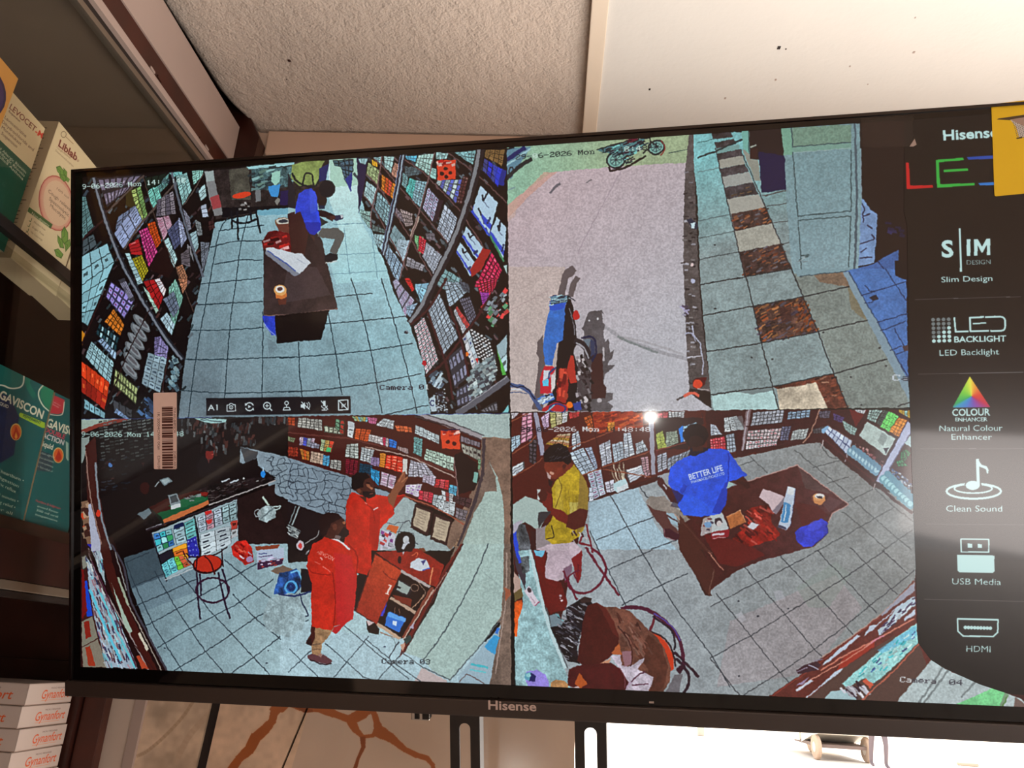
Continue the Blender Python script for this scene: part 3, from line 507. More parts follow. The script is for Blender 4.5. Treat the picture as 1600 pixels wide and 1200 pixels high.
S.P([(1460, 850), (1500, 825), (1572, 822), (1560, 880), (1500, 915), (1470, 900)], (74, 14, 16)); S.E(1503, 872, 38, 34, (205, 62, 34)); S.L([(1350, 990), (1420, 950), (1500, 930)], 14, (60, 50, 50)); S.L([(1400, 965), (1460, 940), (1512, 960)], 22, (205, 90, 70), smooth=True); S.L([(1500, 905), (1590, 920)], 8, (170, 160, 160))
# shadows and the pole shadow
SH = (92, 82, 84)
S.L([(560, 0), (510, 40), (490, 110), (470, 190)], 52, SH, smooth=True); S.L([(590, 70), (560, 130), (545, 200)], 42, SH, smooth=True); S.E(530, 28, 48, 36, SH, -30)
S.L([(800, 440), (930, 525), (1100, 590), (1250, 640), (1420, 680)], 26, (140, 140, 146), alpha=.55, smooth=True); S.L([(900, 510), (1000, 560), (1200, 635)], 16, (108, 118, 118), alpha=.7, smooth=True); S.L([(950, 520), (1130, 560), (1400, 650)], 16, (150, 148, 152), alpha=.5, smooth=True)
S.L([(1000, 360), (1140, 500)], 4, (160, 155, 160), alpha=.5); S.L([(90, 310), (380, 160)], 5, (160, 140, 140), alpha=.6)
S.P([(330, 500), (290, 560), (280, 640), (300, 680), (280, 880), (250, 1060), (330, 1080), (350, 700)], SH)
S.P([(640, 480), (625, 450), (650, 400), (665, 345), (690, 322), (780, 315), (800, 350), (780, 330), (785, 410), (800, 425), (790, 470), (800, 560), (830, 530), (840, 640), (870, 612), (860, 660), (820, 730), (880, 732), (800, 800), (790, 870), (815, 900), (800, 940), (860, 940), (860, 985), (820, 1010), (860, 1040), (840, 1080), (640, 1080)], (82, 78, 82), tex=(.1, .1, .06))
S.P([(690, 640), (780, 640), (790, 870), (815, 900), (800, 980), (700, 990)], (54, 26, 26)); S.P([(785, 590), (800, 600), (795, 700), (785, 700)], (180, 175, 180)); S.E(684, 392, 7, 7, (200, 200, 205)); S.E(748, 377, 9, 9, (200, 200, 205)); S.E(758, 998, 20, 16, (175, 170, 175))
# motorbikes, near
S.P([(400, 200), (440, 205), (520, 198), (545, 230), (560, 300), (580, 420), (590, 560), (560, 640), (600, 760), (590, 900), (600, 1080), (340, 1080), (420, 900), (450, 560), (480, 400), (510, 260)], (20, 14, 18))
S.P([(384, 300), (420, 285), (500, 290), (495, 400), (482, 540), (440, 560), (400, 730), (345, 725), (335, 600), (345, 470), (365, 380)], (50, 106, 190), tex=(.05, .06, .05)); S.P([(378, 310), (385, 255), (510, 245), (500, 300), (420, 320)], (36, 80, 190))
S.P([(395, 205), (520, 200), (515, 250), (390, 275)], (98, 134, 150)); S.clutter([(395, 205), (520, 200), (515, 260), (390, 280)], 22, 40, 7, [(20, 26, 44), (170, 205, 215), (40, 70, 130)], -15)
S.L([(520, 210), (545, 330), (575, 430), (580, 520)], 10, (14, 12, 18), smooth=True); S.L([(530, 300), (565, 420), (570, 500)], 5, (150, 150, 160), smooth=True); S.E(582, 352, 26, 36, (180, 36, 34)); S.L([(520, 200), (575, 240)], 7, (30, 30, 40))
S.L([(580, 545), (640, 580), (690, 680)], 46, (34, 28, 34), smooth=True); S.L([(585, 560), (640, 600), (680, 680)], 12, (150, 150, 158), smooth=True); S.L([(625, 525), (690, 515), (725, 545), (735, 620), (710, 690), (680, 700)], 14, (18, 26, 60), smooth=True); S.P([(690, 530), (725, 555), (722, 650), (695, 670)], (44, 54, 84)); S.P([(640, 535), (690, 530), (680, 600)], (100, 116, 130))
S.P([(600, 680), (700, 690), (690, 860), (680, 1080), (600, 1080), (590, 850)], (66, 58, 62)); S.clutter([(590, 650), (710, 690), (690, 1080), (590, 1080)], 55, 34, 20, [(16, 12, 16), (140, 134, 140), (40, 30, 34), (178, 172, 175), (90, 84, 88)], 60)
S.P([(540, 650), (560, 660), (590, 860), (540, 870), (510, 770)], (170, 46, 34)); S.P([(455, 760), (510, 750), (525, 870), (505, 1020), (430, 1000), (440, 850)], (150, 36, 30)); S.clutter([(460, 780), (520, 770), (510, 990), (440, 980)], 14, 26, 60, [(200, 70, 50), (110, 20, 22), (60, 12, 16)], 10)
S.P([(345, 735), (400, 735), (430, 760), (400, 800), (425, 850), (400, 940), (310, 950), (312, 820)], (186, 34, 50)); S.P([(340, 770), (385, 765), (385, 820), (330, 850)], (200, 205, 215)); S.P([(330, 850), (372, 830), (372, 890), (330, 885)], (90, 190, 225)); S.P([(390, 800), (425, 810), (428, 880), (395, 940)], (205, 200, 200)); S.L([(375, 830), (380, 790), (430, 750)], 12, (40, 60, 110), smooth=True)
S.P([(285, 980), (400, 940), (420, 985), (330, 1030)], (60, 110, 190)); S.clutter([(285, 985), (400, 940), (420, 985), (320, 1030)], 12, 34, 14, [(14, 16, 30), (200, 220, 235)], -25)
S.L([(78, 880), (120, 885), (180, 900), (240, 950), (310, 1060)], 30, (64, 84, 130), smooth=True); S.L([(78, 870), (130, 895), (200, 900), (270, 985)], 8, (20, 26, 50), smooth=True); S.L([(78, 925), (110, 912), (170, 920)], 6, (190, 205, 220), smooth=True); S.L([(80, 940), (150, 935), (210, 950)], 6, (60, 80, 120), smooth=True)
S.P([(320, 1060), (420, 1010), (520, 1030), (520, 1080), (330, 1080)], (170, 36, 44)); S.ring(440, 1060, 60, 34, 12, (30, 50, 110)); S.E(534, 1032, 26, 24, (232, 110, 30)); S.P([(560, 1020), (620, 1000), (625, 1070), (570, 1075)], (40, 60, 140)); S.L([(350, 1090), (420, 1035)], 9, (120, 190, 215))
# walkway
view(1090, 190, 4.706)
WK = [(-30, 95), (620, 60), (640, 200), (1100, 300), (1110, 1000), (1160, 1085), (1560, 2010), (1560, 2150), (105, 2150), (95, 2000), (20, 1200), (0, 600), (-30, 300)]
S.P(WK, (128, 146, 148), tex=(.06, .07, .08), col2=(118, 178, 182), g=[(300, 900), (100, 250)])
S.P([(690, 1080), (1065, 1080), (1540, 2010), (1540, 2130), (1110, 2120), (900, 1560)], (112, 116, 106), alpha=.55, tex=(.05, .07, .09)); S.P([(830, 1100), (1070, 1090), (1130, 1220), (900, 1180)], (126, 84, 58), alpha=.6, tex=(.15, .2, .1)); S.P([(1100, 1200), (1210, 1350), (1250, 1470), (1130, 1380)], (120, 100, 66), alpha=.5)
S.P([(150, 285), (330, 250), (350, 310), (160, 345)], (150, 150, 140)); S.P([(180, 405), (375, 372), (410, 445), (195, 485)], (150, 154, 150)); S.P([(220, 570), (445, 535), (500, 630), (245, 680)], (156, 156, 148)); S.P([(275, 805), (545, 748), (615, 897), (305, 955)], (158, 158, 148), tex=(.03, .03, .05)); S.P([(130, 200), (300, 165), (310, 205), (140, 235)], (110, 150, 148))
DT = [((105, 90), (240, 80), (262, 112), (112, 130)), ((122, 155), (265, 125), (285, 160), (140, 200)), ((140, 237), (310, 205), (330, 250), (152, 285)), ((160, 347), (350, 310), (375, 370), (180, 405)), ((195, 487), (410, 445), (445, 533), (220, 570)), ((247, 680), (500, 630), (545, 747), (275, 805)), ((305, 957), (613, 897), (690, 1082), (345, 1140))]
for i, t in enumerate(DT):
    S.P(t, (54, 50, 54) if i < 5 else (62, 44, 42), tex=(.2, .35, .2))
    if i > 3: S.clutter(t, [0, 0, 0, 0, 6, 34, 60][i], 34, 10, [(120, 62, 40), (92, 90, 98), (34, 24, 26), (140, 90, 60)] if i > 4 else [(90, 70, 50)], -25)
S.L([(0, 268), (140, 215), (285, 150), (330, 128)], 12, (24, 40, 44)); S.L([(0, 155), (120, 130)], 6, (60, 100, 100)); S.L([(0, 372), (160, 342)], 5, (90, 110, 112)); S.L([(0, 732), (240, 682)], 5, (70, 82, 86)); S.L([(0, 862), (270, 806)], 5, (66, 78, 80)); S.L([(0, 1018), (305, 956)], 6, (56, 64, 68))
S.L([(130, 195), (240, 680), (335, 1082)], 7, (46, 46, 50)); S.L([(315, 205), (500, 628), (690, 1082)], 7, (46, 46, 50)); S.L([(480, 545), (655, 505)], 5, (70, 66, 66)); S.L([(508, 625), (665, 598)], 5, (60, 60, 62)); S.L([(558, 745), (675, 728)], 5, (60, 60, 62)); S.L([(618, 898), (692, 885)], 5, (60, 60, 62)); S.P([(330, 205), (370, 215), (400, 275), (445, 280), (460, 440), (420, 430)], (136, 138, 128))
S.E(538, 62, 12, 9, (200, 215, 210)); S.E(125, 908, 8, 7, (40, 40, 44))
S.P([(378, 70), (620, 45), (650, 498), (600, 502), (470, 525), (452, 280), (385, 270)], (26, 16, 20)); S.P([(448, 220), (640, 250), (650, 498), (470, 525)], (18, 16, 58)); S.P([(385, 200), (440, 200), (440, 268), (390, 272)], (46, 22, 22)); S.P([(385, 188), (430, 165), (434, 176), (392, 198)], (150, 160, 150))
S.P([(320, 72), (376, 68), (382, 240), (335, 200)], (110, 168, 158)); S.L([(372, 68), (380, 235)], 6, (40, 60, 60)); S.L([(500, 545), (650, 505)], 8, (70, 66, 66))
S.P([(1200, 560), (1240, 595), (1268, 640), (1325, 685), (1310, 900), (1300, 1035), (1165, 1070)], (112, 142, 184), tex=(.05, .08, .04))
for l in ([(1205, 600), (1225, 640), (1215, 690), (1270, 680)], [(1250, 760), (1285, 790)], [(1215, 700), (1220, 740)], [(1190, 900), (1260, 880), (1300, 860), (1280, 830)], [(1195, 1000), (1280, 1000)], [(1240, 930), (1200, 960)]): S.L(l, 9, (40, 40, 66), smooth=True)
S.P([(1160, 1085), (1300, 1040), (1480, 940), (1470, 1082), (1150, 1090)], (60, 92, 150), tex=(.05, .06, .05)); S.L([(1320, 1020), (1370, 1080)], 6, (24, 30, 60)); S.clutter([(1385, 740), (1530, 790), (1500, 850), (1390, 840)], 8, 40, 22, [(44, 40, 84), (24, 20, 50)], 10)
S.P([(612, 52), (1140, 16), (1192, 14), (1206, 560), (1182, 1086), (700, 1120), (690, 1060), (655, 600), (640, 250)], (112, 142, 148), tex=(.03, .03, .06), col2=(128, 156, 164), g=[(900, 300), (900, 1000)])
S.P([(690, 48), (1128, 20), (1130, 150), (700, 184)], (108, 138, 122), tex=(.03, .03, .06)); S.P([(612, 52), (690, 48), (700, 190), (700, 240), (635, 248)], (112, 158, 138)); S.P([(700, 188), (1130, 155), (1130, 200), (705, 225)], (112, 150, 138))
DL = (60, 80, 84)
for l in ([(690, 48), (700, 186), (1130, 150)], [(700, 225), (735, 695), (1125, 658)], [(740, 725), (765, 1110)], [(1128, 210), (1130, 655)], [(1125, 700), (1112, 1075)], [(740, 725), (1125, 695)]): S.L(l, 8, DL)
S.L([(1158, 20), (1172, 560), (1155, 1082)], 16, (70, 86, 96)); S.L([(1200, 200), (1204, 560)], 8, (120, 140, 150)); S.L([(712, 230), (1125, 195)], 5, (140, 165, 165)); S.clutter([(750, 980), (820, 975), (820, 1030), (750, 1035)], 8, 36, 10, [(60, 80, 84), (150, 170, 176)], -10)
view(1090, 420, 4.706)
S.P([(700, 0), (1150, 0), (1145, 10), (755, 55), (735, 55)], (120, 148, 156)); S.L([(755, 55), (1145, 12)], 7, (60, 76, 84))
S.P([(1065, 26), (1150, 0), (1450, 0), (1455, 55), (1535, 80), (1550, 950), (1520, 900)], (70, 110, 172), tex=(.06, .07, .06)); S.P([(1450, -60), (1560, -60), (1545, 85), (1455, 50)], (20, 12, 14)); S.P([(1065, 26), (1108, 18), (1350, 440), (1550, 830), (1556, 960), (1545, 950)], (122, 146, 160))
S.L([(1110, 20), (1200, 180), (1340, 420), (1520, 760)], 7, (44, 66, 96))
for l in ([(1380, 0), (1540, 240)], [(1200, 195), (1540, 92)], [(1320, 395), (1545, 328)], [(1230, 255), (1290, 245)], [(1345, 458), (1530, 385)], [(1445, 435), (1535, 600)], [(1415, 600), (1500, 570)], [(1460, 630), (1540, 598)], [(1490, 700), (1550, 800)], [(1230, 125), (1265, 165), (1300, 170)]): S.L(l, 7, (30, 48, 84))
S.P([(1265, 212), (1310, 190), (1330, 225), (1285, 240)], (30, 30, 44)); S.P([(1505, 575), (1550, 560), (1550, 605), (1520, 605)], (66, 50, 54))
BT = [(408, 275), (775, 207), (883, 462), (470, 545)]
S.P(BT, (70, 48, 42), tex=(.2, .4, .3)); S.clutter(BT, 90, 46, 12, [(128, 66, 36), (84, 78, 92), (36, 24, 26), (150, 100, 62), (60, 50, 66)], -30); S.P([(600, 290), (690, 270), (690, 380), (620, 400)], (54, 28, 28), alpha=.7); S.clutter([(690, 240), (790, 230), (880, 450), (760, 460)], 40, 30, 14, [(140, 74, 34), (110, 52, 28), (60, 30, 24)], -50)
B2 = [(555, 868), (1000, 770), (1112, 1040), (960, 1040)]
S.P(B2, (84, 44, 34), tex=(.2, .3, .2)); S.clutter(B2, 30, 40, 12, [(120, 60, 40), (50, 24, 24), (150, 110, 90)], -10)
S.P([(585, 885), (750, 860), (870, 832), (965, 1040), (600, 1040)], (192, 180, 160), tex=(.08, .15, .08)); S.P([(105, 930), (300, 905), (555, 872), (598, 1040), (120, 1040)], (168, 200, 200), tex=(.03, .04, .04)); S.P([(110, 915), (555, 870), (560, 895), (400, 925), (300, 905), (110, 932)], (110, 126, 128))
for l in ([(340, 0), (408, 275), (470, 545), (552, 866), (595, 1040)], [(690, 0), (775, 205), (885, 462), (1000, 768), (1112, 1040)], [(20, 115), (350, 60), (680, 0)], [(45, 342), (408, 275), (775, 206), (1115, 130)], [(62, 612), (470, 545), (883, 463), (1250, 376)], [(100, 926), (552, 866), (1000, 770), (1392, 665)], [(1470, 1010), (1560, 985)]): S.L(l, 8, (34, 38, 42))
for x, y in ((130, 292), (395, 652), (552, 665), (925, 468), (1125, 798), (1340, 580), (1385, 712), (1205, 1000)): S.E(x, y, 9, 6, (40, 42, 46))
S.osd('Ca', 1430, 822, 1555, 822, 44, [(195, 205, 215), (40, 44, 56)]); S.P([(1516, 800), (1560, 796), (1560, 822), (1520, 822)], (190, 200, 210))
view(780, 190, 4.848)
D_, L_ = (30, 44, 44), (190, 215, 205)
S.osd('29-06-2026 Mon', 125, 288, 720, 245, 38, [D_, D_, (60, 80, 84), L_, D_, D_, D_, D_, D_, D_, D_, D_, D_, D_][:14]); S.osd('14:48:48', 770, 240, 1120, 215, 38, [D_, D_, D_, D_, L_, L_, L_, D_])

# ---- camera 03: counter corner
S.clip = (0, CY, CX, S.h); view(110, 640, 4.571)
S.P([(0, 0), (3300, 0), (3300, 2100), (0, 2100)], (16, 8, 9))
S.P([(380, 1060), (620, 980), (1290, 800), (1560, 900), (2200, 1250), (2330, 1700), (2400, 2000), (690, 1960), (560, 1600), (430, 1260)], (112, 136, 146), tex=(.05, .05, .05), col2=(168, 198, 205), g=[(600, 1100), (1900, 1800)])
S.P([(380, 1060), (640, 970), (700, 1180), (430, 1280)], (40, 52, 62), alpha=.7); S.P([(430, 1260), (900, 1100), (900, 1300), (500, 1450)], (80, 100, 116), alpha=.35)
view(110, 850, 4.571)
for l in ([(390, 135), (560, 60)], [(440, 305), (690, 205), (850, 140)], [(470, 440), (680, 350), (900, 250)], [(530, 590), (760, 465), (1020, 320), (1330, 140)], [(620, 740), (860, 600), (1170, 440), (1450, 250)], [(740, 905), (970, 765), (1320, 530), (1490, 425)], [(1140, 930), (1310, 810), (1510, 650), (1700, 540)], [(1530, 945), (1700, 830), (2000, 640)],
          [(400, 130), (450, 270), (600, 590), (800, 905)], [(600, 190), (760, 470), (960, 760), (1095, 920)], [(780, 210), (1000, 480), (1160, 650), (1430, 940)], [(1100, 110), (1330, 310), (1480, 430), (1700, 580)], [(1160, 360), (1320, 530), (1500, 680), (1800, 930)]): S.L(l, 7, (44, 56, 66))
for x, y in ((672, 745), (1412, 762), (1402, 848)): S.E(x, y, 8, 5, (40, 46, 60))
# left shelving of cam 03
S.P([(1500, 500), (2000, 640), (3000, 700), (3060, 905), (2900, 1010), (1500, 950)], (166, 194, 204), tex=(.04, .05, .05))
S.P([(70, -50), (300, -50), (380, 150), (440, 420), (560, 680), (700, 910), (70, 910)], (30, 12, 12)); S.P([(210, -160), (260, 0), (350, 300), (500, 640), (620, 905), (560, 905), (400, 620), (280, 300), (190, 0)], (62, 22, 18))
S.L([(290, 0), (380, 160), (430, 400), (560, 660), (690, 905)], 14, (60, 56, 66), smooth=True); S.L([(340, 240), (400, 410), (480, 560), (650, 900)], 8, (150, 140, 130), smooth=True); S.L([(125, 30), (180, 200), (300, 430), (420, 640), (560, 905)], 10, (150, 140, 140), smooth=True); S.L([(110, 0), (230, 300), (420, 660), (600, 900)], 6, (44, 20, 20), smooth=True)
S.P([(80, 100), (108, 78), (170, 210), (265, 880), (80, 880)], (58, 24, 22)); S.q((80, 90, 108, 78, 130, 160, 84, 190), 1, 1, (140, 140, 128), mark=0); S.P([(85, 280), (120, 260), (158, 510), (118, 520)], (26, 66, 190)); S.P([(80, 555), (158, 515), (195, 670), (82, 735)], (124, 120, 106)); S.P([(82, 740), (195, 678), (262, 880), (90, 878)], (126, 118, 104)); S.P([(95, 560), (130, 545), (150, 660), (110, 680)], (130, 34, 24)); S.P([(105, 740), (140, 725), (180, 870), (130, 872)], (150, 50, 30)); S.P([(80, 180), (95, 190), (120, 480), (85, 540)], (110, 20, 20))
ST = [(165, 180, 195), (120, 190, 205), (150, 110, 120), (185, 190, 190), (90, 60, 70), (60, 60, 90)]
PL = [(110, 85), (150, 150), (230, 330), (330, 500), (480, 888), (255, 882), (170, 520), (130, 260)]
S.P(PL, (150, 168, 184)); S.clutter(PL, 210, 50, 10, ST, 68); S.L([(140, 330), (260, 620), (360, 830)], 18, (90, 190, 215)); S.L([(215, 350), (330, 620), (460, 880)], 14, (100, 190, 205)); S.L([(150, 120), (250, 330), (340, 560), (470, 880)], 8, (70, 30, 50), smooth=True)
S.P([(140, 0), (210, 0), (245, 230), (255, 300), (200, 180)], (150, 170, 178)); S.clutter([(150, 0), (210, 0), (245, 230), (200, 180)], 26, 50, 9, ST, 75); S.P([(245, 0), (262, 0), (290, 90), (275, 92)], (200, 205, 200)); S.P([(290, 270), (300, 300), (440, 620), (425, 640), (390, 600)], (160, 180, 165)); S.P([(332, 235), (350, 240), (420, 430), (405, 440)], (150, 160, 140)); S.P([(480, 640), (498, 632), (560, 750), (545, 768)], (196, 190, 172)); S.P([(470, 800), (490, 795), (560, 890), (510, 890)], (170, 66, 40)); S.L([(320, 60), (400, 330)], 8, (130, 130, 130)); S.P([(140, -80), (160, -60), (170, 60), (120, 0)], (40, 36, 150))
view(110, 640, 4.571)
S.P([(75, 65), (400, 62), (140, 145), (75, 150)], (150, 168, 158)); S.L([(75, 160), (200, 115), (400, 66)], 26, (120, 50, 40), smooth=True); S.P([(78, 200), (105, 200), (140, 190), (125, 260), (85, 380), (78, 380)], (128, 142, 138)); S.P([(105, 260), (180, 190), (200, 560), (300, 1100), (240, 1100), (120, 640)], (58, 22, 18)); S.L([(110, 300), (140, 600), (220, 960)], 8, (140, 110, 100), smooth=True)
S.P([(80, 660), (125, 650), (140, 800), (160, 960), (120, 960), (75, 740)], (120, 90, 70)); S.clutter([(85, 660), (125, 655), (135, 900), (100, 900)], 14, 40, 34, [(160, 130, 105), (60, 30, 24), (190, 60, 30)], 70); S.P([(125, 680), (145, 670), (215, 960), (215, 1010), (150, 1010)], (165, 170, 190)); S.L([(180, 380), (195, 600), (230, 800), (290, 1000)], 14, (120, 130, 140), smooth=True); S.E(200, 740, 16, 26, (200, 50, 30))
# dark shelving behind counter
for j in range(15):
    y = 85 + j * 22
    for i in range(12):
        x = 200 + i * 34 + j * 2; yy = y - (i * 6)
        if S.rng.random() < .8 - j * .02: S.P([(x, yy), (x + 28, yy - 5), (x + 28, yy + 5), (x, yy + 10)], [c * (.3 + .7 * abs(math.sin(i * 7.1 + j * 3.3))) * (1 - j * .04) for c in (104, 112, 112)])
S.clutter([(200, 360), (420, 330), (420, 560), (230, 600)], 26, 30, 10, [(36, 40, 50), (22, 26, 34), (40, 20, 20)], -10); S.E(285, 396, 14, 16, (70, 110, 170))
for (x0, x1, y0, y1) in ((790, 1110, 90, 180), (930, 1120, 200, 310), (1150, 1320, 110, 160), (1170, 1320, 190, 240), (1290, 1560, 60, 90)):
    S.clutter([(x0, y0), (x1, y0), (x1, y1), (x0, y1)], int((x1 - x0) * .16), 16, 44, [(84, 88, 90), (46, 50, 54), (62, 34, 30), (36, 22, 22)], 6)
S.P([(885, 62), (1000, 62), (1118, 70), (1108, 92), (1000, 98), (940, 84)], (150, 190, 190)); S.L([(930, 70), (1080, 86)], 7, (70, 90, 96))
# person behind counter
S.P([(940, 330), (1010, 350), (1080, 380), (1150, 480), (1100, 500), (920, 480), (900, 400)], (20, 14, 17)); S.E(995, 318, 30, 40, (112, 34, 30)); S.P([(960, 290), (1000, 250), (1030, 280), (1025, 296), (975, 296)], (22, 12, 14)); S.P([(975, 350), (1000, 350), (990, 385)], (84, 44, 42)); S.L([(1012, 322), (1022, 318)], 5, (200, 90, 80))
# wall panel marble right behind, monitor, counter
S.P([(1215, 265), (1340, 290), (1600, 350), (2050, 480), (2120, 560), (2100, 640), (1600, 665), (1460, 600), (1340, 440), (1210, 380)], (128, 146, 158), tex=(.05, .06, .04)); S.P([(1210, 265), (1340, 300), (1330, 345), (1250, 380)], (60, 62, 66))
S.P([(1250, 380), (1335, 345), (1340, 400), (1470, 490), (1100, 530), (880, 590), (1150, 420)], (18, 10, 12)); S.E(1375, 460, 17, 28, (38, 130, 215)); S.L([(1375, 440), (1375, 412)], 8, (160, 190, 210))
S.P([(880, 585), (1120, 500), (1440, 480), (1470, 505), (1000, 675), (640, 800), (560, 860), (480, 750), (600, 700)], (26, 18, 20), tex=(.2, .5, .3)); S.clutter([(900, 580), (1200, 510), (1380, 500), (1000, 650)], 60, 26, 6, [(60, 52, 54), (40, 20, 20), (84, 74, 74)], -20)
S.L([(1470, 503), (1200, 605), (985, 680), (1190, 640)], 0.1, (0, 0, 0)); S.L([(1465, 505), (1230, 595), (990, 680)], 8, (170, 165, 165)); S.L([(545, 860), (665, 815)], 16, (150, 150, 160))
for (x, y) in ((1110, 505), (1172, 513)): S.L([(x - 30, y + 12), (x + 25, y - 12)], 11, (180, 190, 200))
S.E(1238, 490, 8, 9, (200, 210, 210)); S.L([(1330, 512), (1345, 508)], 8, (160, 160, 160))
S.P([(1190, 640), (1460, 530), (1460, 620), (1600, 700), (1600, 960), (1200, 960), (1195, 700)], (34, 20, 20), tex=(.1, .1, .05)); S.P([(1460, 610), (1600, 660), (1720, 720), (1760, 900), (1560, 900)], (30, 19, 19))
S.P([(560, 700), (700, 630), (900, 575), (985, 600), (975, 640), (660, 780), (620, 760)], (52, 18, 16)); S.P([(620, 740), (900, 660), (980, 620), (985, 645), (665, 790)], (22, 78, 48)); S.P([(560, 700), (620, 760), (660, 828), (670, 790), (640, 760)], (20, 30, 24)); S.P([(662, 785), (985, 645), (990, 675), (670, 828)], (186, 104, 60)); S.P([(700, 690), (800, 640), (940, 615), (975, 640), (760, 715)], (30, 92, 58)); S.clutter([(810, 620), (920, 600), (940, 640), (830, 660)], 12, 34, 9, [(120, 130, 130), (60, 90, 80)], -10)
S.P([(695, 610), (760, 600), (790, 665), (715, 690)], (120, 134, 140)); S.P([(715, 690), (788, 665), (788, 695), (722, 712)], (190, 200, 202)); S.P([(710, 620), (755, 610), (775, 655), (722, 670)], (50, 60, 66)); S.P([(930, 590), (985, 590), (975, 615), (935, 615)], (120, 30, 24))
S.P([(636, 500), (700, 480), (728, 510), (670, 548)], (110, 126, 132)); S.P([(650, 502), (698, 490), (712, 510), (672, 534)], (150, 168, 172)); S.L([(602, 548), (632, 515)], 8, (150, 160, 165)); S.P([(478, 745), (560, 705), (580, 740), (525, 785)], (96, 112, 120)); S.E(530, 560, 34, 44, (44, 14, 12)); S.P([(505, 380), (530, 380), (520, 410)], (40, 16, 14))
# display posters
S.P([(570, 885), (880, 760), (1190, 640), (1195, 900), (1180, 1000), (925, 1100), (680, 1210), (640, 1080)], (150, 172, 180))
S.L([(885, 765), (905, 860), (935, 1090)], 14, (26, 20, 30)); S.L([(575, 885), (690, 1225)], 12, (30, 24, 34)); S.L([(680, 1215), (960, 1100)], 9, (170, 180, 185)); S.L([(545, 862), (880, 745), (1190, 632)], 12, (40, 30, 36))
S.q((590, 890, 720, 850, 745, 965, 625, 1020), 3, 3, [(60, 120, 190), (60, 170, 180), (140, 205, 210), (50, 140, 90)], gap=.12); S.q((730, 850, 885, 770, 905, 910, 755, 965), 2, 3, [(150, 180, 190), (110, 190, 190)], gap=.1, mark=.9); S.P([(735, 830), (805, 805), (812, 830), (740, 860)], (20, 30, 70))
S.q((625, 1040, 730, 990, 745, 1050, 645, 1110), 1, 1, (28, 24, 34), mark=0); S.q((725, 990, 830, 950, 850, 1060, 745, 1080), 1, 3, [(226, 150, 40), (220, 110, 40)], gap=.1); S.q((830, 930, 900, 905, 925, 1060, 845, 1060), 3, 4, (40, 40, 150), mark=.9, mc=(130, 150, 220), gap=.02)
S.q((648, 1110, 735, 1050, 770, 1150, 680, 1200), 2, 5, (110, 205, 215), mc=(30, 60, 90), mark=.9, gap=.08); S.q((738, 1055, 800, 1040, 860, 1110, 770, 1150), 2, 3, [(110, 190, 60), (200, 90, 60)], gap=.1)
S.q((905, 770, 1080, 700, 1090, 820, 920, 880), 3, 4, [(172, 190, 205), (190, 150, 165), (170, 185, 200)], mark=.8); S.q((1080, 700, 1185, 650, 1190, 780, 1090, 820), 2, 3, (150, 180, 186), mark=.8); S.q((925, 890, 1140, 830, 1150, 960, 935, 1060), 2, 4, (185, 200, 208), mark=1, mc=(30, 34, 50), gap=.05); S.q((1145, 800, 1192, 790, 1195, 900, 1150, 920), 1, 2, [(170, 60, 50), (190, 195, 200)], gap=.05); S.P([(960, 730), (1010, 715), (1010, 740), (965, 755)], (190, 40, 40)); S.P([(970, 790), (1015, 780), (1010, 810), (980, 815)], (190, 46, 44))
# white bag on hook, machine parts, bags on the floor
S.L([(1375, 625), (1415, 680)], 16, (180, 200, 190)); S.P([(1345, 720), (1380, 690), (1440, 685), (1470, 720), (1465, 770), (1400, 808), (1345, 785), (1330, 745)], (150, 168, 172), tex=(.1, .25, .15)); S.L([(1440, 695), (1500, 690), (1490, 705), (1455, 720)], 9, (170, 190, 190), smooth=True); S.ring(1335, 740, 22, 26, 6, (150, 160, 165))
for i in range(4): S.L([(1355 + i * 14, 780 - i * 10), (1450 - i * 6, 700 + i * 8)], 5, (90, 104, 110))
S.P([(1150, 980), (1190, 940), (1250, 930), (1300, 990), (1310, 1090), (1250, 1110), (1160, 1040)], (176, 36, 28), tex=(.15, .25, .1)); S.clutter([(1160, 950), (1260, 940), (1300, 1080), (1200, 1050)], 14, 34, 12, [(220, 90, 70), (110, 14, 14), (190, 190, 210)], 40); S.E(1280, 1070, 26, 22, (160, 130, 170))
view(110, 850, 4.571)
S.P([(1322, 18), (1500, 5), (1480, 30), (1330, 50)], (130, 60, 40)); S.P([(1330, 45), (1528, 28), (1518, 140), (1335, 185)], (170, 184, 205)); S.P([(1335, 130), (1520, 105), (1518, 140), (1337, 185)], (60, 34, 60)); S.L([(1345, 72), (1400, 66)], 6, (60, 70, 120)); S.L([(1345, 92), (1440, 82)], 6, (80, 60, 100)); S.clutter([(1335, 110), (1520, 90), (1518, 140), (1337, 180)], 16, 24, 9, [(190, 180, 210), (150, 60, 60)], -5)
S.P([(1430, 190), (1520, 150), (1600, 190), (1550, 230), (1470, 215)], (110, 90, 76))
S.L([(805, 50), (840, 115), (905, 180)], 10, (70, 24, 34), smooth=True); S.L([(830, 70), (880, 95), (1040, 72), (1120, 20)], 9, (34, 14, 22), smooth=True); S.E(980, 145, 108, 68, (46, 10, 14), -8); S.E(982, 140, 98, 60, (180, 44, 28), -8); S.L([(908, 85), (898, 190)], 10, (40, 12, 20)); S.L([(960, 90), (1000, 130), (1030, 215)], 11, (60, 14, 18), smooth=True); S.L([(1080, 40), (1090, 160)], 10, (40, 16, 24))
for l in ([(902, 205), (912, 400), (928, 535)], [(925, 215), (934, 372)], [(1055, 205), (1095, 390), (1138, 530)], [(1085, 180), (1110, 260), (1130, 350)]): S.L(l, 13, (36, 24, 44), smooth=True)
S.ring(1015, 330, 118, 88, 14, (48, 24, 44))
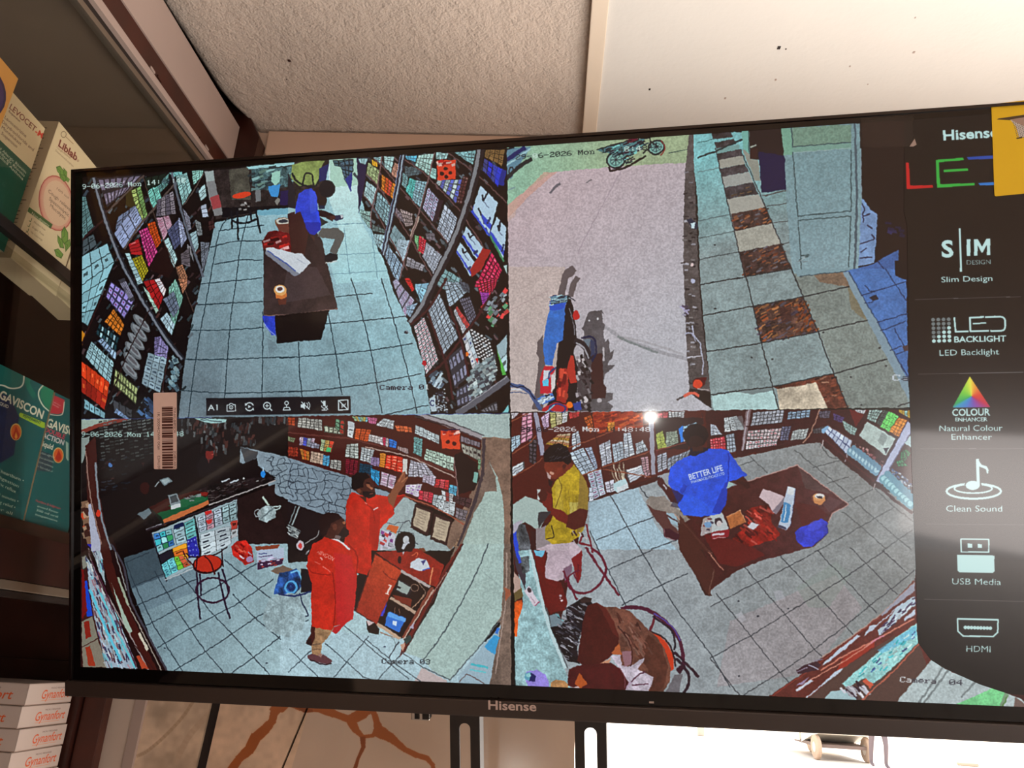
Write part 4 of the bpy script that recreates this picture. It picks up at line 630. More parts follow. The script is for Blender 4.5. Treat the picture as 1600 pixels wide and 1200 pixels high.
# person in red (front) and (reaching)
view(450, 640, 4.444)
CAB = [(0, 20), (880, 30), (900, 60), (1240, 160), (1360, 200), (1350, 450), (1250, 700), (1230, 800), (1150, 740), (880, 640), (800, 600), (620, 540), (430, 470), (0, 340)]
S.P([(1180, 190), (1545, 190), (1545, 1100), (1100, 1100), (1240, 760)], (112, 94, 84), tex=(.06, .1, .06)); S.P(CAB, (62, 20, 18))
S.P([(0, 335), (420, 462), (445, 560), (410, 640), (400, 780), (250, 730), (0, 640)], (124, 142, 156), tex=(.05, .06, .04)); S.P([(600, 545), (720, 580), (720, 600), (690, 600), (610, 590)], (130, 150, 165)); S.P([(720, 590), (830, 615), (890, 650), (870, 830), (960, 880), (1180, 800), (1200, 900), (1130, 980), (560, 980), (640, 830), (740, 700)], (150, 168, 170), tex=(.04, .05, .04)); S.P([(1150, 790), (1235, 830), (1180, 960), (1110, 940)], (150, 120, 96), tex=(.1, .1, .1))
def crackle(poly, step, wd, col):
    p = np.asarray(poly, float); x0, y0 = p.min(0); x1, y1 = p.max(0); nx, ny = int((x1 - x0) / step) + 2, int((y1 - y0) / step) + 2
    G = {(i, j): (x0 + (i + .5 * (j % 2)) * step + S.rng.normal() * step * .2, y0 + j * step * .9 + S.rng.normal() * step * .2) for i in range(-1, nx + 1) for j in range(-1, ny + 1)}
    def ins(q_):
        r_ = False
        for (ax, ay), (bx, by) in zip(p, np.roll(p, -1, 0)):
            if (ay > q_[1]) != (by > q_[1]) and q_[0] < (bx - ax) * (q_[1] - ay) / (by - ay) + ax: r_ = not r_
        return r_
    for (i, j), a in G.items():
        for d in ((1, 0), (0, 1)):
            b_ = G.get((i + d[0], j + d[1]))
            if b_ is None or S.rng.random() < .16: continue
            m = ((a[0] + b_[0]) / 2 + S.rng.normal() * step * .12, (a[1] + b_[1]) / 2 + S.rng.normal() * step * .12)
            if ins(a) and ins(b_) and ins(m): S.L([a, m, b_], wd * S.rng.uniform(.6, 1.2), col, alpha=.85)
def veins(poly, n, ln, wd, col):
    p = np.asarray(poly, float); x0, y0 = p.min(0); x1, y1 = p.max(0)
    for _ in range(n):
        x, y = S.rng.uniform(x0, x1), S.rng.uniform(y0, y1); a = S.rng.uniform(0, 6.28); pts = [(x, y)]
        for k in range(6):
            a += S.rng.normal() * .7; x += ln * math.cos(a); y += ln * math.sin(a); pts.append((x, y))
        ok = []
        for q_ in pts:
            ins = False
            for (ax, ay), (bx, by) in zip(p, np.roll(p, -1, 0)):
                if (ay > q_[1]) != (by > q_[1]) and q_[0] < (bx - ax) * (q_[1] - ay) / (by - ay) + ax: ins = not ins
            if not ins: break
            ok.append(q_)
        if len(ok) > 1: S.L(ok, wd, col, alpha=.8)
crackle([(0, 335), (420, 462), (445, 560), (400, 780), (0, 640)], 46, 5, (40, 48, 58)); crackle([(730, 600), (890, 655), (860, 850), (960, 890), (900, 970), (640, 900)], 70, 5, (50, 54, 64)); crackle([(1150, 790), (1235, 830), (1180, 960), (1110, 940)], 34, 4, (60, 40, 34)); S.z = (110, 640, 4.571); crackle([(1340, 300), (1600, 355), (1600, 655), (1470, 600), (1440, 490), (1345, 420)], 48, 5, (40, 48, 58)); S.z = (450, 640, 4.444)
S.P([(890, 30), (1540, 30), (1540, 200), (1360, 195), (1150, 110)], (160, 180, 178), tex=(.02, .02, .05)); S.P([(880, 30), (960, 30), (1130, 80), (1350, 175), (1350, 210), (1100, 120)], (150, 145, 150)); S.L([(880, 45), (1100, 110), (1350, 215)], 10, (60, 44, 48)); S.L([(960, 35), (1140, 90), (1360, 180)], 7, (70, 70, 76))
S.P([(1350, 190), (1440, 190), (1545, 215), (1545, 1480), (1400, 1480), (1480, 1200), (1510, 900), (1480, 600), (1430, 420), (1400, 340), (1340, 500), (1300, 620), (1240, 800), (1130, 980), (1060, 900), (1240, 650), (1310, 480)], (122, 98, 84), tex=(.06, .12, .06)); S.P([(1395, 360), (1440, 460), (1450, 570), (1370, 570), (1340, 640), (1300, 700), (1200, 960), (1500, 960), (1500, 700), (1490, 600), (1455, 470)], (160, 182, 176), tex=(.02, .03, .05))
S.P([(1350, 200), (1345, 420), (1285, 640), (1170, 950), (1185, 950), (1310, 640), (1365, 440), (1372, 200)], (60, 50, 56))
WB = (190, 200, 205)
S.q((70, 55, 240, 70, 240, 150, 65, 120), 6, 4, (176, 176, 170), gap=.22); S.q((0, 55, 50, 55, 45, 110, 0, 110), 2, 3, (170, 66, 34)); S.q((250, 110, 380, 130, 375, 175, 250, 160), 4, 1, (180, 190, 170), gap=.3); S.q((330, 65, 395, 75, 385, 180, 325, 130), 2, 3, [(110, 160, 130), (180, 60, 50)], gap=.3)
S.q((415, 80, 465, 90, 450, 200, 412, 185), 1, 3, WB, gap=.03, mark=.5); S.q((470, 130, 580, 140, 555, 222, 460, 205), 3, 5, (205, 84, 40), gap=.16); S.q((560, 170, 650, 190, 640, 240, 555, 220), 4, 3, (195, 190, 190)); S.q((640, 190, 700, 200, 695, 260, 640, 240), 3, 3, [(200, 190, 195), (190, 40, 80)]); S.q((700, 200, 760, 220, 750, 270, 700, 255), 2, 3, (40, 110, 200))
S.q((440, 45, 560, 50, 550, 85, 470, 80), 6, 2, [(150, 190, 150), (190, 170, 90), (110, 170, 190)]); S.q((550, 50, 620, 60, 610, 105, 560, 95), 4, 2, (190, 100, 140)); S.q((660, 60, 740, 80, 730, 135, 610, 110), 5, 3, WB); S.q((740, 110, 860, 120, 860, 160, 760, 150), 4, 2, (205, 100, 60)); S.q((0, 180, 50, 200, 40, 230, 0, 220), 3, 1, (120, 130, 100))
S.q((80, 190, 190, 200, 170, 260, 80, 245), 4, 3, [(190, 170, 190), (70, 80, 190), (160, 170, 180)]); S.q((230, 205, 320, 220, 300, 300, 220, 285), 3, 3, [(170, 190, 150), (190, 150, 80), (190, 60, 40)]); S.P([(270, 262), (300, 265), (296, 298), (265, 290)], (70, 180, 110)); S.q((150, 225, 220, 240, 215, 275, 140, 260), 4, 2, (150, 150, 170))
S.q((0, 255, 70, 265, 65, 330, 0, 320), 4, 3, (150, 50, 34)); S.q((80, 270, 150, 290, 150, 355, 100, 345), 3, 3, [(190, 120, 50), (210, 90, 40)]); S.q((160, 290, 250, 305, 240, 385, 155, 360), 4, 4, (196, 170, 150)); S.q((245, 315, 290, 320, 285, 395, 240, 385), 2, 4, (80, 160, 205)); S.q((295, 345, 370, 355, 365, 425, 290, 405), 3, 4, (185, 185, 180), gap=.25)
S.q((405, 240, 490, 235, 490, 345, 395, 325), 3, 5, (185, 195, 190), gap=.2); S.q((510, 260, 600, 280, 580, 375, 500, 350), 4, 6, (190, 200, 205), gap=.2); S.q((575, 330, 635, 335, 635, 400, 570, 380), 3, 5, (150, 130, 175)); S.q((640, 300, 680, 305, 670, 405, 632, 395), 1, 6, (226, 140, 50)); S.q((680, 315, 800, 330, 795, 440, 672, 405), 3, 5, (205, 52, 34), gap=.08, mark=.7, mc=(230, 190, 160))
S.q((402, 340, 490, 355, 480, 465, 395, 440), 3, 8, (122, 26, 44), gap=.2); S.q((500, 370, 590, 390, 570, 460, 492, 440), 4, 5, (22, 60, 84)); S.q((575, 405, 640, 430, 630, 535, 575, 470), 2, 6, (50, 150, 205)); S.q((650, 430, 755, 465, 735, 555, 635, 520), 2, 6, (200, 180, 200), mc=(150, 60, 110))
S.P([(800, 340), (830, 345), (825, 450), (795, 440)], (200, 200, 196)); S.q((760, 250, 835, 270, 835, 310, 760, 280), 5, 1, (150, 130, 130))
S.q((885, 105, 1050, 180, 1050, 240, 880, 165), 6, 2, (180, 195, 200), gap=.1); S.q((875, 190, 935, 200, 930, 330, 868, 300), 3, 6, (110, 165, 165), gap=.15); S.q((960, 270, 1150, 330, 1150, 430, 945, 345), 8, 2, (176, 200, 186), gap=.12, mark=.8); S.q((1200, 235, 1340, 280, 1335, 360, 1215, 300), 5, 1, (150, 150, 140), gap=.12, mark=1, mc=(40, 30, 34)); S.q((1200, 180, 1340, 230, 1330, 265, 1200, 225), 6, 1, (120, 110, 120))
S.L([(540, 260), (830, 320), (1000, 395), (1160, 470)], 8, (170, 150, 140)); S.L([(0, 160), (420, 200), (760, 280)], 9, (92, 44, 40)); S.L([(880, 330), (1000, 380), (1160, 440)], 9, (92, 44, 40)); S.P([(1150, 320), (1200, 290), (1310, 370), (1330, 480), (1290, 560), (1180, 590), (1165, 460)], (26, 14, 16)); S.P([(1290, 430), (1320, 440), (1310, 510), (1285, 500)], (120, 170, 160)); S.L([(1150, 330), (1175, 520), (1185, 640)], 7, (130, 100, 100)); S.q((1320, 340, 1340, 345, 1335, 420, 1318, 415), 1, 2, (110, 150, 120))
S.q((850, 350, 950, 375, 1030, 470, 830, 465), 5, 6, (190, 190, 205), gap=.2); S.q((940, 450, 1030, 465, 1015, 530, 935, 500), 4, 4, (190, 180, 200)); S.q((1030, 480, 1120, 490, 1115, 560, 1015, 535), 3, 4, [(190, 50, 56), (200, 80, 90)]); S.q((1120, 520, 1175, 535, 1170, 600, 1115, 580), 2, 3, (90, 170, 205))
S.q((815, 525, 935, 515, 905, 610, 812, 575), 3, 3, (205, 200, 215), gap=.03, mark=.8, mc=(110, 50, 140)); S.q((910, 560, 1010, 580, 1000, 650, 905, 620), 3, 4, [(196, 50, 70), (190, 80, 90)]); S.q((1010, 590, 1110, 600, 1060, 690, 1000, 660), 3, 3, (176, 190, 195)); S.q((1050, 640, 1165, 640, 1150, 740, 1040, 700), 3, 3, (190, 200, 205), gap=.06); S.q((1060, 560, 1150, 590, 1140, 650, 1080, 630), 3, 2, [(190, 195, 200), (150, 60, 60)]); S.q((1165, 680, 1250, 700, 1230, 780, 1160, 745), 3, 3, (120, 112, 120)); S.q((1150, 600, 1280, 620, 1260, 690, 1150, 640), 3, 2, (70, 46, 50))
S.P([(1060, 140), (1190, 135), (1195, 275), (1068, 270)], (208, 66, 36)); S.clutter([(1070, 140), (1190, 138), (1190, 180), (1075, 180)], 9, 30, 16, [(235, 180, 170), (150, 30, 24)], -10); S.E(1110, 225, 15, 15, (60, 14, 14)); S.E(1155, 235, 15, 15, (60, 14, 14)); S.P([(1060, 140), (1195, 135), (1195, 142), (1062, 148)], (20, 24, 60))
S.L([(800, 600), (1000, 670), (1150, 750), (1220, 800)], 9, (150, 80, 60))
# framed certificates
for c in ([(880, 655), (1010, 705), (970, 875), (850, 815)], [(1018, 720), (1142, 765), (1100, 945), (985, 900)]):
    S.P(c, (44, 22, 24)); m_ = np.mean(c, 0); S.P([tuple(m_ + (np.array(p) - m_) * .78) for p in c], (176, 162, 140), tex=(.03, .05, .05))
    for k in range(7): 
        a = np.array(c[0]) * (1 - k / 9 - .12) + np.array(c[3]) * (k / 9 + .12); b_ = np.array(c[1]) * (1 - k / 9 - .12) + np.array(c[2]) * (k / 9 + .12); S.L([a * .7 + b_ * .3, a * .3 + b_ * .7], 4, (130, 116, 104))
# bags hanging
S.P([(40, 670), (80, 680), (40, 800), (20, 800)], (110, 120, 125)); S.P([(0, 640), (240, 730), (230, 870), (150, 980), (0, 980)], (30, 20, 22)); S.L([(78, 675), (30, 800)], 10, (150, 165, 168)); S.L([(52, 672), (10, 790)], 6, (120, 134, 138)); S.P([(0, 795), (90, 845), (60, 895), (0, 870)], (130, 140, 142)); S.clutter([(0, 800), (90, 850), (60, 890), (0, 870)], 22, 22, 6, [(40, 40, 44), (190, 200, 200)], 30); S.E(85, 945, 26, 30, (200, 190, 195)); S.E(82, 950, 12, 18, (190, 50, 50)); S.L([(120, 930), (200, 880), (215, 840)], 6, (150, 150, 150), smooth=True)
# reaching person
RD, RDK = (184, 38, 24), (140, 24, 18)
S.P([(440, 570), (520, 600), (600, 590), (690, 600), (815, 590), (800, 610), (735, 690), (740, 720), (640, 830), (620, 980), (380, 980), (400, 860), (405, 640)], RD, tex=(.06, .1, .03)); S.P([(570, 680), (640, 700), (640, 830), (620, 980), (560, 980)], RDK, alpha=.45); S.L([(540, 650), (590, 700), (600, 770)], 6, RDK, smooth=True); S.L([(595, 695), (622, 680)], 9, (215, 190, 190)); S.L([(535, 645), (550, 655)], 7, (220, 130, 120))
S.P([(690, 600), (760, 610), (815, 592), (735, 690)], RDK); S.P([(700, 640), (690, 610), (740, 530), (790, 440), (815, 430), (812, 470), (835, 470), (810, 520), (755, 600), (730, 680)], (124, 72, 50)); S.L([(770, 500), (800, 440)], 8, (160, 100, 70)); S.L([(790, 505), (828, 465)], 8, (160, 104, 74))
S.P([(445, 470), (500, 435), (560, 445), (590, 500), (605, 560), (600, 605), (545, 612), (500, 590), (455, 560), (438, 520)], (66, 34, 28)); S.P([(438, 520), (442, 465), (480, 438), (540, 435), (568, 470), (530, 490), (520, 540), (490, 545), (470, 560), (440, 550)], (20, 12, 14)); S.P([(520, 570), (600, 570), (605, 600), (560, 615), (520, 605)], (26, 16, 18)); S.E(560, 530, 22, 10, (140, 86, 62), 40); S.E(580, 545, 10, 8, (170, 110, 80)); S.E(495, 565, 14, 17, (100, 56, 42)); S.L([(545, 505), (565, 512)], 6, (20, 12, 12)); S.L([(568, 586), (590, 582)], 6, (120, 60, 50)); S.P([(490, 600), (540, 612), (540, 640)], (66, 34, 26))
# table things
S.P([(680, 830), (700, 795), (770, 815), (750, 860)], (196, 96, 50)); S.P([(655, 830), (745, 870), (740, 960), (640, 980), (640, 900)], (190, 190, 205)); S.clutter([(650, 840), (740, 880), (730, 970), (645, 960)], 16, 26, 18, [(60, 50, 70), (120, 60, 130), (200, 205, 215), (170, 60, 60)], 20); S.E(815, 920, 72, 74, (14, 9, 14)); S.E(820, 905, 22, 28, (190, 195, 200)); S.P([(800, 950), (830, 900), (845, 925), (820, 990), (800, 990)], (175, 180, 190)); S.P([(890, 965), (940, 960), (960, 985), (900, 985)], (110, 60, 40))
view(450, 850, 4.444)
S.P([(1215, 0), (1500, 0), (1495, 300), (1480, 500), (1340, 700), (1130, 945), (1000, 880), (940, 800), (800, 750), (1020, 400), (1110, 150)], (160, 184, 180), tex=(.025, .03, .05)); S.P([(880, 950), (930, 860), (1100, 945), (1100, 970)], (186, 172, 172)); S.L([(1392, 0), (1290, 240), (1150, 500), (1050, 660), (945, 800)], 8, (70, 84, 90), smooth=True); S.L([(1480, 520), (1340, 700), (1120, 950)], 7, (80, 90, 96)); S.L([(800, 760), (940, 860), (1130, 945)], 6, (70, 80, 86)); S.L([(1150, 580), (1320, 700)], 4, (130, 150, 150), alpha=.6); S.L([(1350, 190), (1480, 300)], 4, (130, 150, 150), alpha=.6)
S.P([(1545, 0), (1500, 0), (1500, 300), (1480, 520), (1460, 620), (1400, 980), (1550, 990)], (112, 94, 84), tex=(.1, .1, .08)); S.L([(1520, 60), (1510, 400), (1440, 900)], 8, (160, 140, 130), smooth=True); S.P([(1505, 300), (1545, 320), (1545, 350), (1510, 400)], (150, 84, 60))
S.P([(1480, 560), (1340, 720), (1180, 930), (1190, 975), (1400, 978), (1450, 700)], (150, 176, 190)); S.P([(1365, 715), (1430, 630), (1470, 650), (1435, 770)], (56, 150, 205)); S.L([(1460, 590), (1448, 620)], 20, (50, 110, 200)); S.L([(1275, 835), (1385, 858)], 14, (70, 180, 195)); S.L([(1265, 870), (1370, 892)], 10, (100, 190, 200)); S.L([(1190, 960), (1240, 900), (1300, 930), (1370, 975)], 6, (90, 70, 70))
S.P([(0, 0), (200, 0), (160, 120), (0, 130)], (30, 22, 22)); S.E(85, 10, 26, 34, (190, 180, 190)); S.E(85, 14, 14, 20, (200, 60, 60)); S.clutter([(60, 40), (150, 30), (150, 100), (80, 100)], 10, 26, 6, [(170, 170, 175), (20, 16, 20)], -40)
S.P([(0, 190), (60, 170), (100, 230), (90, 300), (50, 350), (0, 350), (-100, 350), (-60, 200)], (34, 70, 130), tex=(.2, .5, .2)); S.ring(20, 300, 40, 40, 14, (80, 160, 215)); S.ring(20, 300, 18, 18, 8, (20, 34, 90)); S.L([(20, 200), (70, 190), (95, 250)], 12, (110, 180, 225), smooth=True); S.P([(90, 170), (165, 180), (170, 330), (90, 340)], (24, 20, 26)); S.P([(-130, 380), (0, 340), (160, 350), (150, 420), (100, 600), (0, 650), (-150, 600), (-180, 500)], (150, 172, 178), tex=(.06, .15, .1), alpha=.85); S.L([(80, 345), (110, 430), (140, 490), (120, 500)], 9, (34, 44, 70), smooth=True); S.L([(-60, 350), (60, 360), (160, 330)], 12, (30, 44, 90), smooth=True)
# cabinet with printer
S.P([(470, 225), (520, 190), (555, 215), (470, 470), (460, 460)], (18, 12, 16)); S.P([(610, 60), (880, 30), (930, 45), (1085, 150), (1030, 300), (980, 280), (800, 190)], (140, 36, 26), tex=(.05, .08, .05)); S.P([(605, 70), (795, 185), (615, 560), (470, 465)], (178, 62, 36), tex=(.05, .08, .06), col2=(150, 44, 30), g=[(700, 200), (550, 500)]); S.L([(605, 70), (795, 185), (615, 560), (470, 465)], 8, (70, 24, 24), closed=True); S.L([(690, 345), (712, 290)], 12, (225, 200, 190)); S.L([(700, 285), (718, 292)], 8, (230, 210, 200)); S.L([(678, 345), (698, 352)], 8, (230, 210, 200)); S.L([(660, 190), (700, 230), (760, 255)], 5, (110, 30, 24), smooth=True)
S.P([(795, 190), (985, 290), (1005, 320), (790, 660), (615, 555)], (24, 12, 14)); S.L([(790, 190), (980, 295)], 20, (170, 160, 158)); S.L([(715, 375), (880, 475)], 20, (176, 150, 130)); S.L([(620, 555), (775, 655)], 22, (186, 158, 134)); S.L([(1000, 305), (800, 650)], 22, (120, 60, 46)); S.L([(1010, 320), (890, 520), (800, 665)], 9, (190, 165, 150)); S.P([(1025, 300), (1090, 160), (1200, 0), (1220, 0), (1090, 240), (820, 740), (770, 790), (800, 700)], (96, 30, 26)); S.L([(1215, 0), (1110, 180), (960, 470), (810, 745)], 8, (40, 24, 30), smooth=True); S.L([(1100, 200), (1000, 350)], 6, (170, 130, 120))
S.P([(725, 350), (860, 385), (850, 440), (740, 380)], (110, 40, 28)); S.P([(770, 245), (860, 290), (860, 330), (830, 372), (740, 320)], (30, 26, 34)); S.P([(772, 255), (855, 300), (825, 355), (755, 315)], (150, 165, 160)); S.P([(755, 290), (785, 300), (778, 312), (750, 300)], (24, 20, 30)); S.ring(880, 305, 26, 26, 4, (150, 120, 100)); S.L([(900, 260), (950, 330), (930, 380)], 4, (170, 140, 120), smooth=True); S.L([(860, 450), (910, 400), (940, 350)], 5, (190, 150, 120), smooth=True)
S.P([(690, 480), (712, 472), (820, 515), (770, 615), (672, 565)], (42, 110, 205)); S.P([(700, 472), (820, 520), (810, 545), (690, 500)], (90, 160, 230)); S.P([(730, 535), (758, 540), (752, 568), (726, 560)], (200, 220, 240)); S.P([(640, 500), (670, 440), (690, 400), (660, 500)], (60, 60, 190)); S.L([(745, 440), (740, 480)], 4, (150, 110, 90)); S.L([(770, 450), (775, 490)], 4, (150, 110, 90)); S.P([(800, 660), (850, 630), (860, 660), (820, 700)], (40, 60, 60)); S.P([(840, 580), (880, 545), (870, 590)], (170, 160, 180)); S.P([(780, 700), (815, 690), (800, 745)], (190, 150, 130))
S.P([(850, 130), (905, 98), (960, 110), (980, 150), (985, 170), (910, 190), (850, 165)], (196, 205, 215)); S.P([(920, 120), (960, 108), (940, 150)], (60, 60, 120)); S.L([(935, 180), (985, 165)], 7, (60, 90, 190)); S.L([(1005, 165), (985, 280)], 9, (210, 130, 90)); S.E(775, 110, 14, 26, (20, 14, 20)); S.P([(790, 40), (830, 0), (800, 80)], (180, 185, 195)); S.P([(740, 0), (880, 0), (860, 50), (760, 60)], (18, 12, 18)); S.P([(800, 0), (835, 0), (800, 40), (785, 30)], (185, 190, 200)); S.L([(860, 80), (900, 60), (890, 90)], 4, (230, 120, 80), smooth=True)
S.P([(545, 535), (600, 545), (635, 590), (630, 628), (560, 615), (545, 590)], (22, 14, 16)); S.P([(545, 530), (600, 545), (560, 570)], (200, 180, 180)); S.ring(670, 720, 80, 90, 6, (130, 150, 155), a0=-90, a1=0); S.E(672, 714, 9, 5, (24, 34, 70)); S.L([(640, 615), (740, 650)], 6, (150, 110, 90)); S.L([(700, 790), (770, 680)], 7, (40, 44, 56))
for l in ([(0, 890), (130, 770), (160, 740)], [(320, 925), (560, 640)], [(620, 945), (800, 750)], [(10, 730), (210, 925)], [(260, 690), (520, 920), (600, 945)], [(390, 570), (560, 710), (840, 940)], [(540, 660), (740, 830), (930, 960)]): S.L(l, 6, (60, 74, 84))
# person in red, front
S.P([(175, 560), (235, 560), (320, 575), (270, 660), (235, 700), (225, 780), (165, 780), (160, 700)], (150, 116, 84), tex=(.08, .15, .08)); S.P([(160, 560), (190, 570), (185, 660), (160, 705), (125, 690), (145, 650), (160, 620)], (60, 20, 20)); S.P([(130, 670), (160, 655), (165, 700), (132, 695)], (34, 16, 20)); S.P([(135, 775), (165, 760), (225, 785), (240, 765), (300, 800), (308, 815), (290, 832), (240, 830), (160, 805), (140, 795)], (92, 56, 62)); S.L([(150, 802), (240, 835), (300, 828)], 8, (44, 24, 34), smooth=True); S.P([(205, 770), (235, 762), (228, 788)], (150, 110, 100)); S.L([(165, 700), (230, 690)], 5, (90, 70, 60)); S.L([(170, 735), (225, 730)], 5, (100, 76, 60))
S.P([(320, 575), (345, 570), (400, 555), (350, 610), (330, 625), (302, 610)], (176, 34, 40))
S.P([(170, 0), (420, 0), (580, 0), (580, 160), (550, 215), (480, 200), (475, 300), (465, 400), (450, 520), (390, 560), (320, 570), (300, 600), (165, 575), (160, 400), (165, 270), (130, 160), (140, 80)], RD, tex=(.05, .09, .03)); S.P([(320, 60), (440, 80), (475, 250), (465, 400), (450, 520), (390, 560), (340, 560), (330, 300)], (184, 32, 44), alpha=.6); S.L([(310, 200), (330, 400), (318, 570)], 8, RDK, smooth=True); S.L([(420, 0), (480, 80), (475, 210)], 8, RDK, smooth=True); S.L([(130, 150), (180, 200), (300, 215)], 6, RDK, smooth=True)
S.T('NEVCON', 200, 62, 312, 118, 24, (225, 150, 140), .01); S.L([(225, 95), (240, 108)], 9, (225, 150, 140)); S.L([(185, 125), (225, 138)], 4, (225, 120, 110)); S.L([(240, 158), (295, 192)], 5, (225, 120, 110)); S.P([(370, -10), (390, -5), (425, 30), (400, 20)], (205, 205, 210))
view(450, 640, 4.444)
S.P([(240, 895), (260, 880), (380, 920), (430, 975), (165, 985), (175, 930)], RD, tex=(.05, .09, .03)); S.L([(300, 890), (370, 920), (425, 970)], 12, (214, 214, 222), smooth=True); S.P([(225, 740), (280, 712), (350, 722), (385, 760), (410, 830), (425, 865), (375, 900), (290, 895), (235, 880), (220, 800)], (66, 34, 28), tex=(.05, .1, .03)); S.P([(225, 740), (280, 712), (350, 722), (372, 750), (300, 790), (265, 870), (240, 895), (222, 840), (215, 780)], (34, 18, 18)); S.E(325, 815, 18, 22, (92, 50, 38)); S.P([(385, 815), (425, 840), (425, 868), (370, 900), (345, 880)], (30, 20, 22)); S.E(388, 785, 12, 9, (150, 92, 62)); S.L([(380, 770), (392, 765)], 5, (20, 12, 12)); S.P([(330, 870), (370, 880), (360, 905), (320, 890)], (130, 120, 120), alpha=.7)
view(110, 640, 4.571); WW = (170, 205, 200)
S.osd('9-06-2026 Mon', 78, 193, 500, 195, 36, WW); S.osd('14:48:48', 540, 194, 808, 190, 36, WW)
view(450, 850, 4.444); S.osd('Camera 03', 650, 832, 985, 836, 36, (34, 42, 50))
S.L([(110, 150), (110, 151)], .1, (0, 0, 0))
view(0, 0, 1); S.L([(126, 655), (480, 649.3), (797, 645.5)], 1.3, (60, 90, 190)); S.L([(793.5, 232), (797.4, 645)], 1.3, (50, 70, 170)); S.L([(798, 646), (803, 1080)], 1.6, (20, 14, 16))

# ---- camera 04: middle of the shop
S.clip = (CX + 2, CY, S.w, S.h); view(790, 640, 4.848)
S.P([(0, 0), (4200, 0), (4200, 2400), (0, 2400)], (60, 24, 22))
S.P([(620, 700), (1100, 560), (1500, 380), (1780, 360), (2300, 250), (2430, 240), (2640, 330), (3160, 760), (3100, 1300), (2750, 1650), (2300, 2200), (300, 2200), (500, 1200)], (150, 160, 166), tex=(.05, .05, .06), col2=(128, 132, 132), g=[(1000, 1300), (2800, 1000)])
S.P([(640, 700), (1000, 590), (1150, 900), (1300, 1060), (700, 1060), (630, 900)], (158, 184, 198), tex=(.03, .03, .06)); S.P([(1700, 1600), (2500, 1250), (2700, 1500), (2300, 2000), (1600, 2100)], (156, 142, 146), alpha=.5, tex=(.05, .05, .06)); S.P([(2200, 1350), (2500, 1150), (2620, 1250), (2450, 1500), (2300, 1500)], (128, 140, 134), alpha=.5)
for l in ([(790, 640), (920, 880), (1020, 1060), (1180, 1330), (1330, 1560), (1560, 1860), (1700, 2100)], [(1010, 580), (1080, 670)], [(640, 920), (700, 1060), (880, 1420), (915, 1490)], [(690, 990), (920, 890), (1180, 790)], [(1100, 1060), (1300, 985)], [(780, 1210), (1110, 1065)], [(880, 1480), (1180, 1330), (1380, 1240)]): S.L(l, 7, (50, 56, 64))
view(1110, 640, 4.848)
for l in ([(205, 425), (340, 385)], [(285, 345), (430, 475)], [(640, 305), (780, 420), (980, 580), (1190, 780), (1520, 1060)], [(780, 440), (930, 400), (1000, 380)], [(880, 560), (1050, 510)], [(1040, 700), (1250, 590)], [(1000, 775), (1150, 890), (1330, 1060)], [(820, 1065), (1130, 890), (1400, 735)], [(1310, 1065), (1530, 910)], [(1230, 590), (1400, 740), (1535, 850)], [(830, 260), (900, 360), (1000, 380)]): S.L(l, 6, (74, 78, 80))
view(1110, 860, 4.8)
for l in ([(0, 420), (350, 240), (590, 120), (810, 0)], [(0, 810), (300, 640), (560, 480), (800, 335), (1000, 210), (1300, 5)], [(240, 1090), (520, 915), (700, 800), (1000, 575), (1200, 410), (1530, 150)], [(40, 320), (300, 640), (520, 915), (590, 990)], [(240, 100), (350, 240), (560, 480), (780, 740), (840, 800)], [(490, 0), (600, 125), (800, 335), (1070, 630)], [(800, 0), (1000, 210), (1250, 470)], [(1050, -20), (1165, 95), (1400, 330)], [(1290, 0), (1480, 170)], [(0, 810), (220, 1090)]): S.L(l, 6, (52, 54, 60))
for x, y in ((355, 496), (582, 436), (215, 942), (210, 380)): S.E(x, y, 8, 7, (34, 38, 50))
S.P([(-30, -30), (160, -40), (250, 0), (180, 160), (-30, 300)], (104, 40, 34), alpha=.5)
S.P([(470, 310), (530, 295), (560, 360), (500, 380)], (172, 172, 182), alpha=.5); S.P([(190, 480), (230, 455), (275, 520), (230, 540)], (178, 178, 186), alpha=.6)
# left / back shelving
view(790, 640, 4.848)
S.P([(0, 0), (1900, -10), (1900, 340), (1600, 330), (1100, 520), (780, 630), (620, 700), (330, 860), (60, 800), (40, 20)], (74, 26, 22))
S.P([(0, 0), (34, 10), (40, 520), (40, 860), (60, 1000), (70, 2200), (0, 2200)], (112, 98, 88), tex=(.05, .1, .05))
S.q((35, 20, 110, 15, 70, 60, 38, 80), 2, 1, (205, 200, 210)); S.q((125, 20, 200, 15, 205, 215, 110, 260), 2, 7, (205, 140, 165), gap=.2, mc=(230, 215, 225)); S.q((42, 210, 110, 190, 110, 260, 42, 330), 2, 3, (170, 195, 215)); S.q((40, 440, 140, 390, 150, 440, 42, 520), 1, 3, (190, 200, 210), gap=.2)
S.q((175, 220, 240, 230, 230, 420, 180, 400), 2, 6, (90, 80, 90), gap=.4); S.q((262, 60, 330, 20, 330, 130, 290, 150), 2, 6, (210, 180, 215), gap=.15); S.q((330, 15, 475, 15, 470, 90, 345, 140), 3, 5, [(190, 185, 120), (200, 190, 160), (200, 205, 215)], gap=.15)
S.q((480, 10, 560, 15, 560, 50, 485, 70), 3, 3, (190, 60, 60)); S.q((590, 60, 700, 20, 730, 80, 640, 180), 4, 5, (190, 90, 40), gap=.2); S.P([(660, 15), (950, 10), (1040, 40), (1040, 130), (700, 180), (660, 120)], (150, 50, 24), tex=(.05, .15, .1)); S.clutter([(670, 15), (1000, 15), (1030, 130), (700, 160)], 60, 60, 14, [(205, 90, 36), (120, 30, 20), (180, 60, 30)], -15); S.q((770, 100, 825, 90, 825, 150, 775, 165), 2, 3, (215, 140, 50))
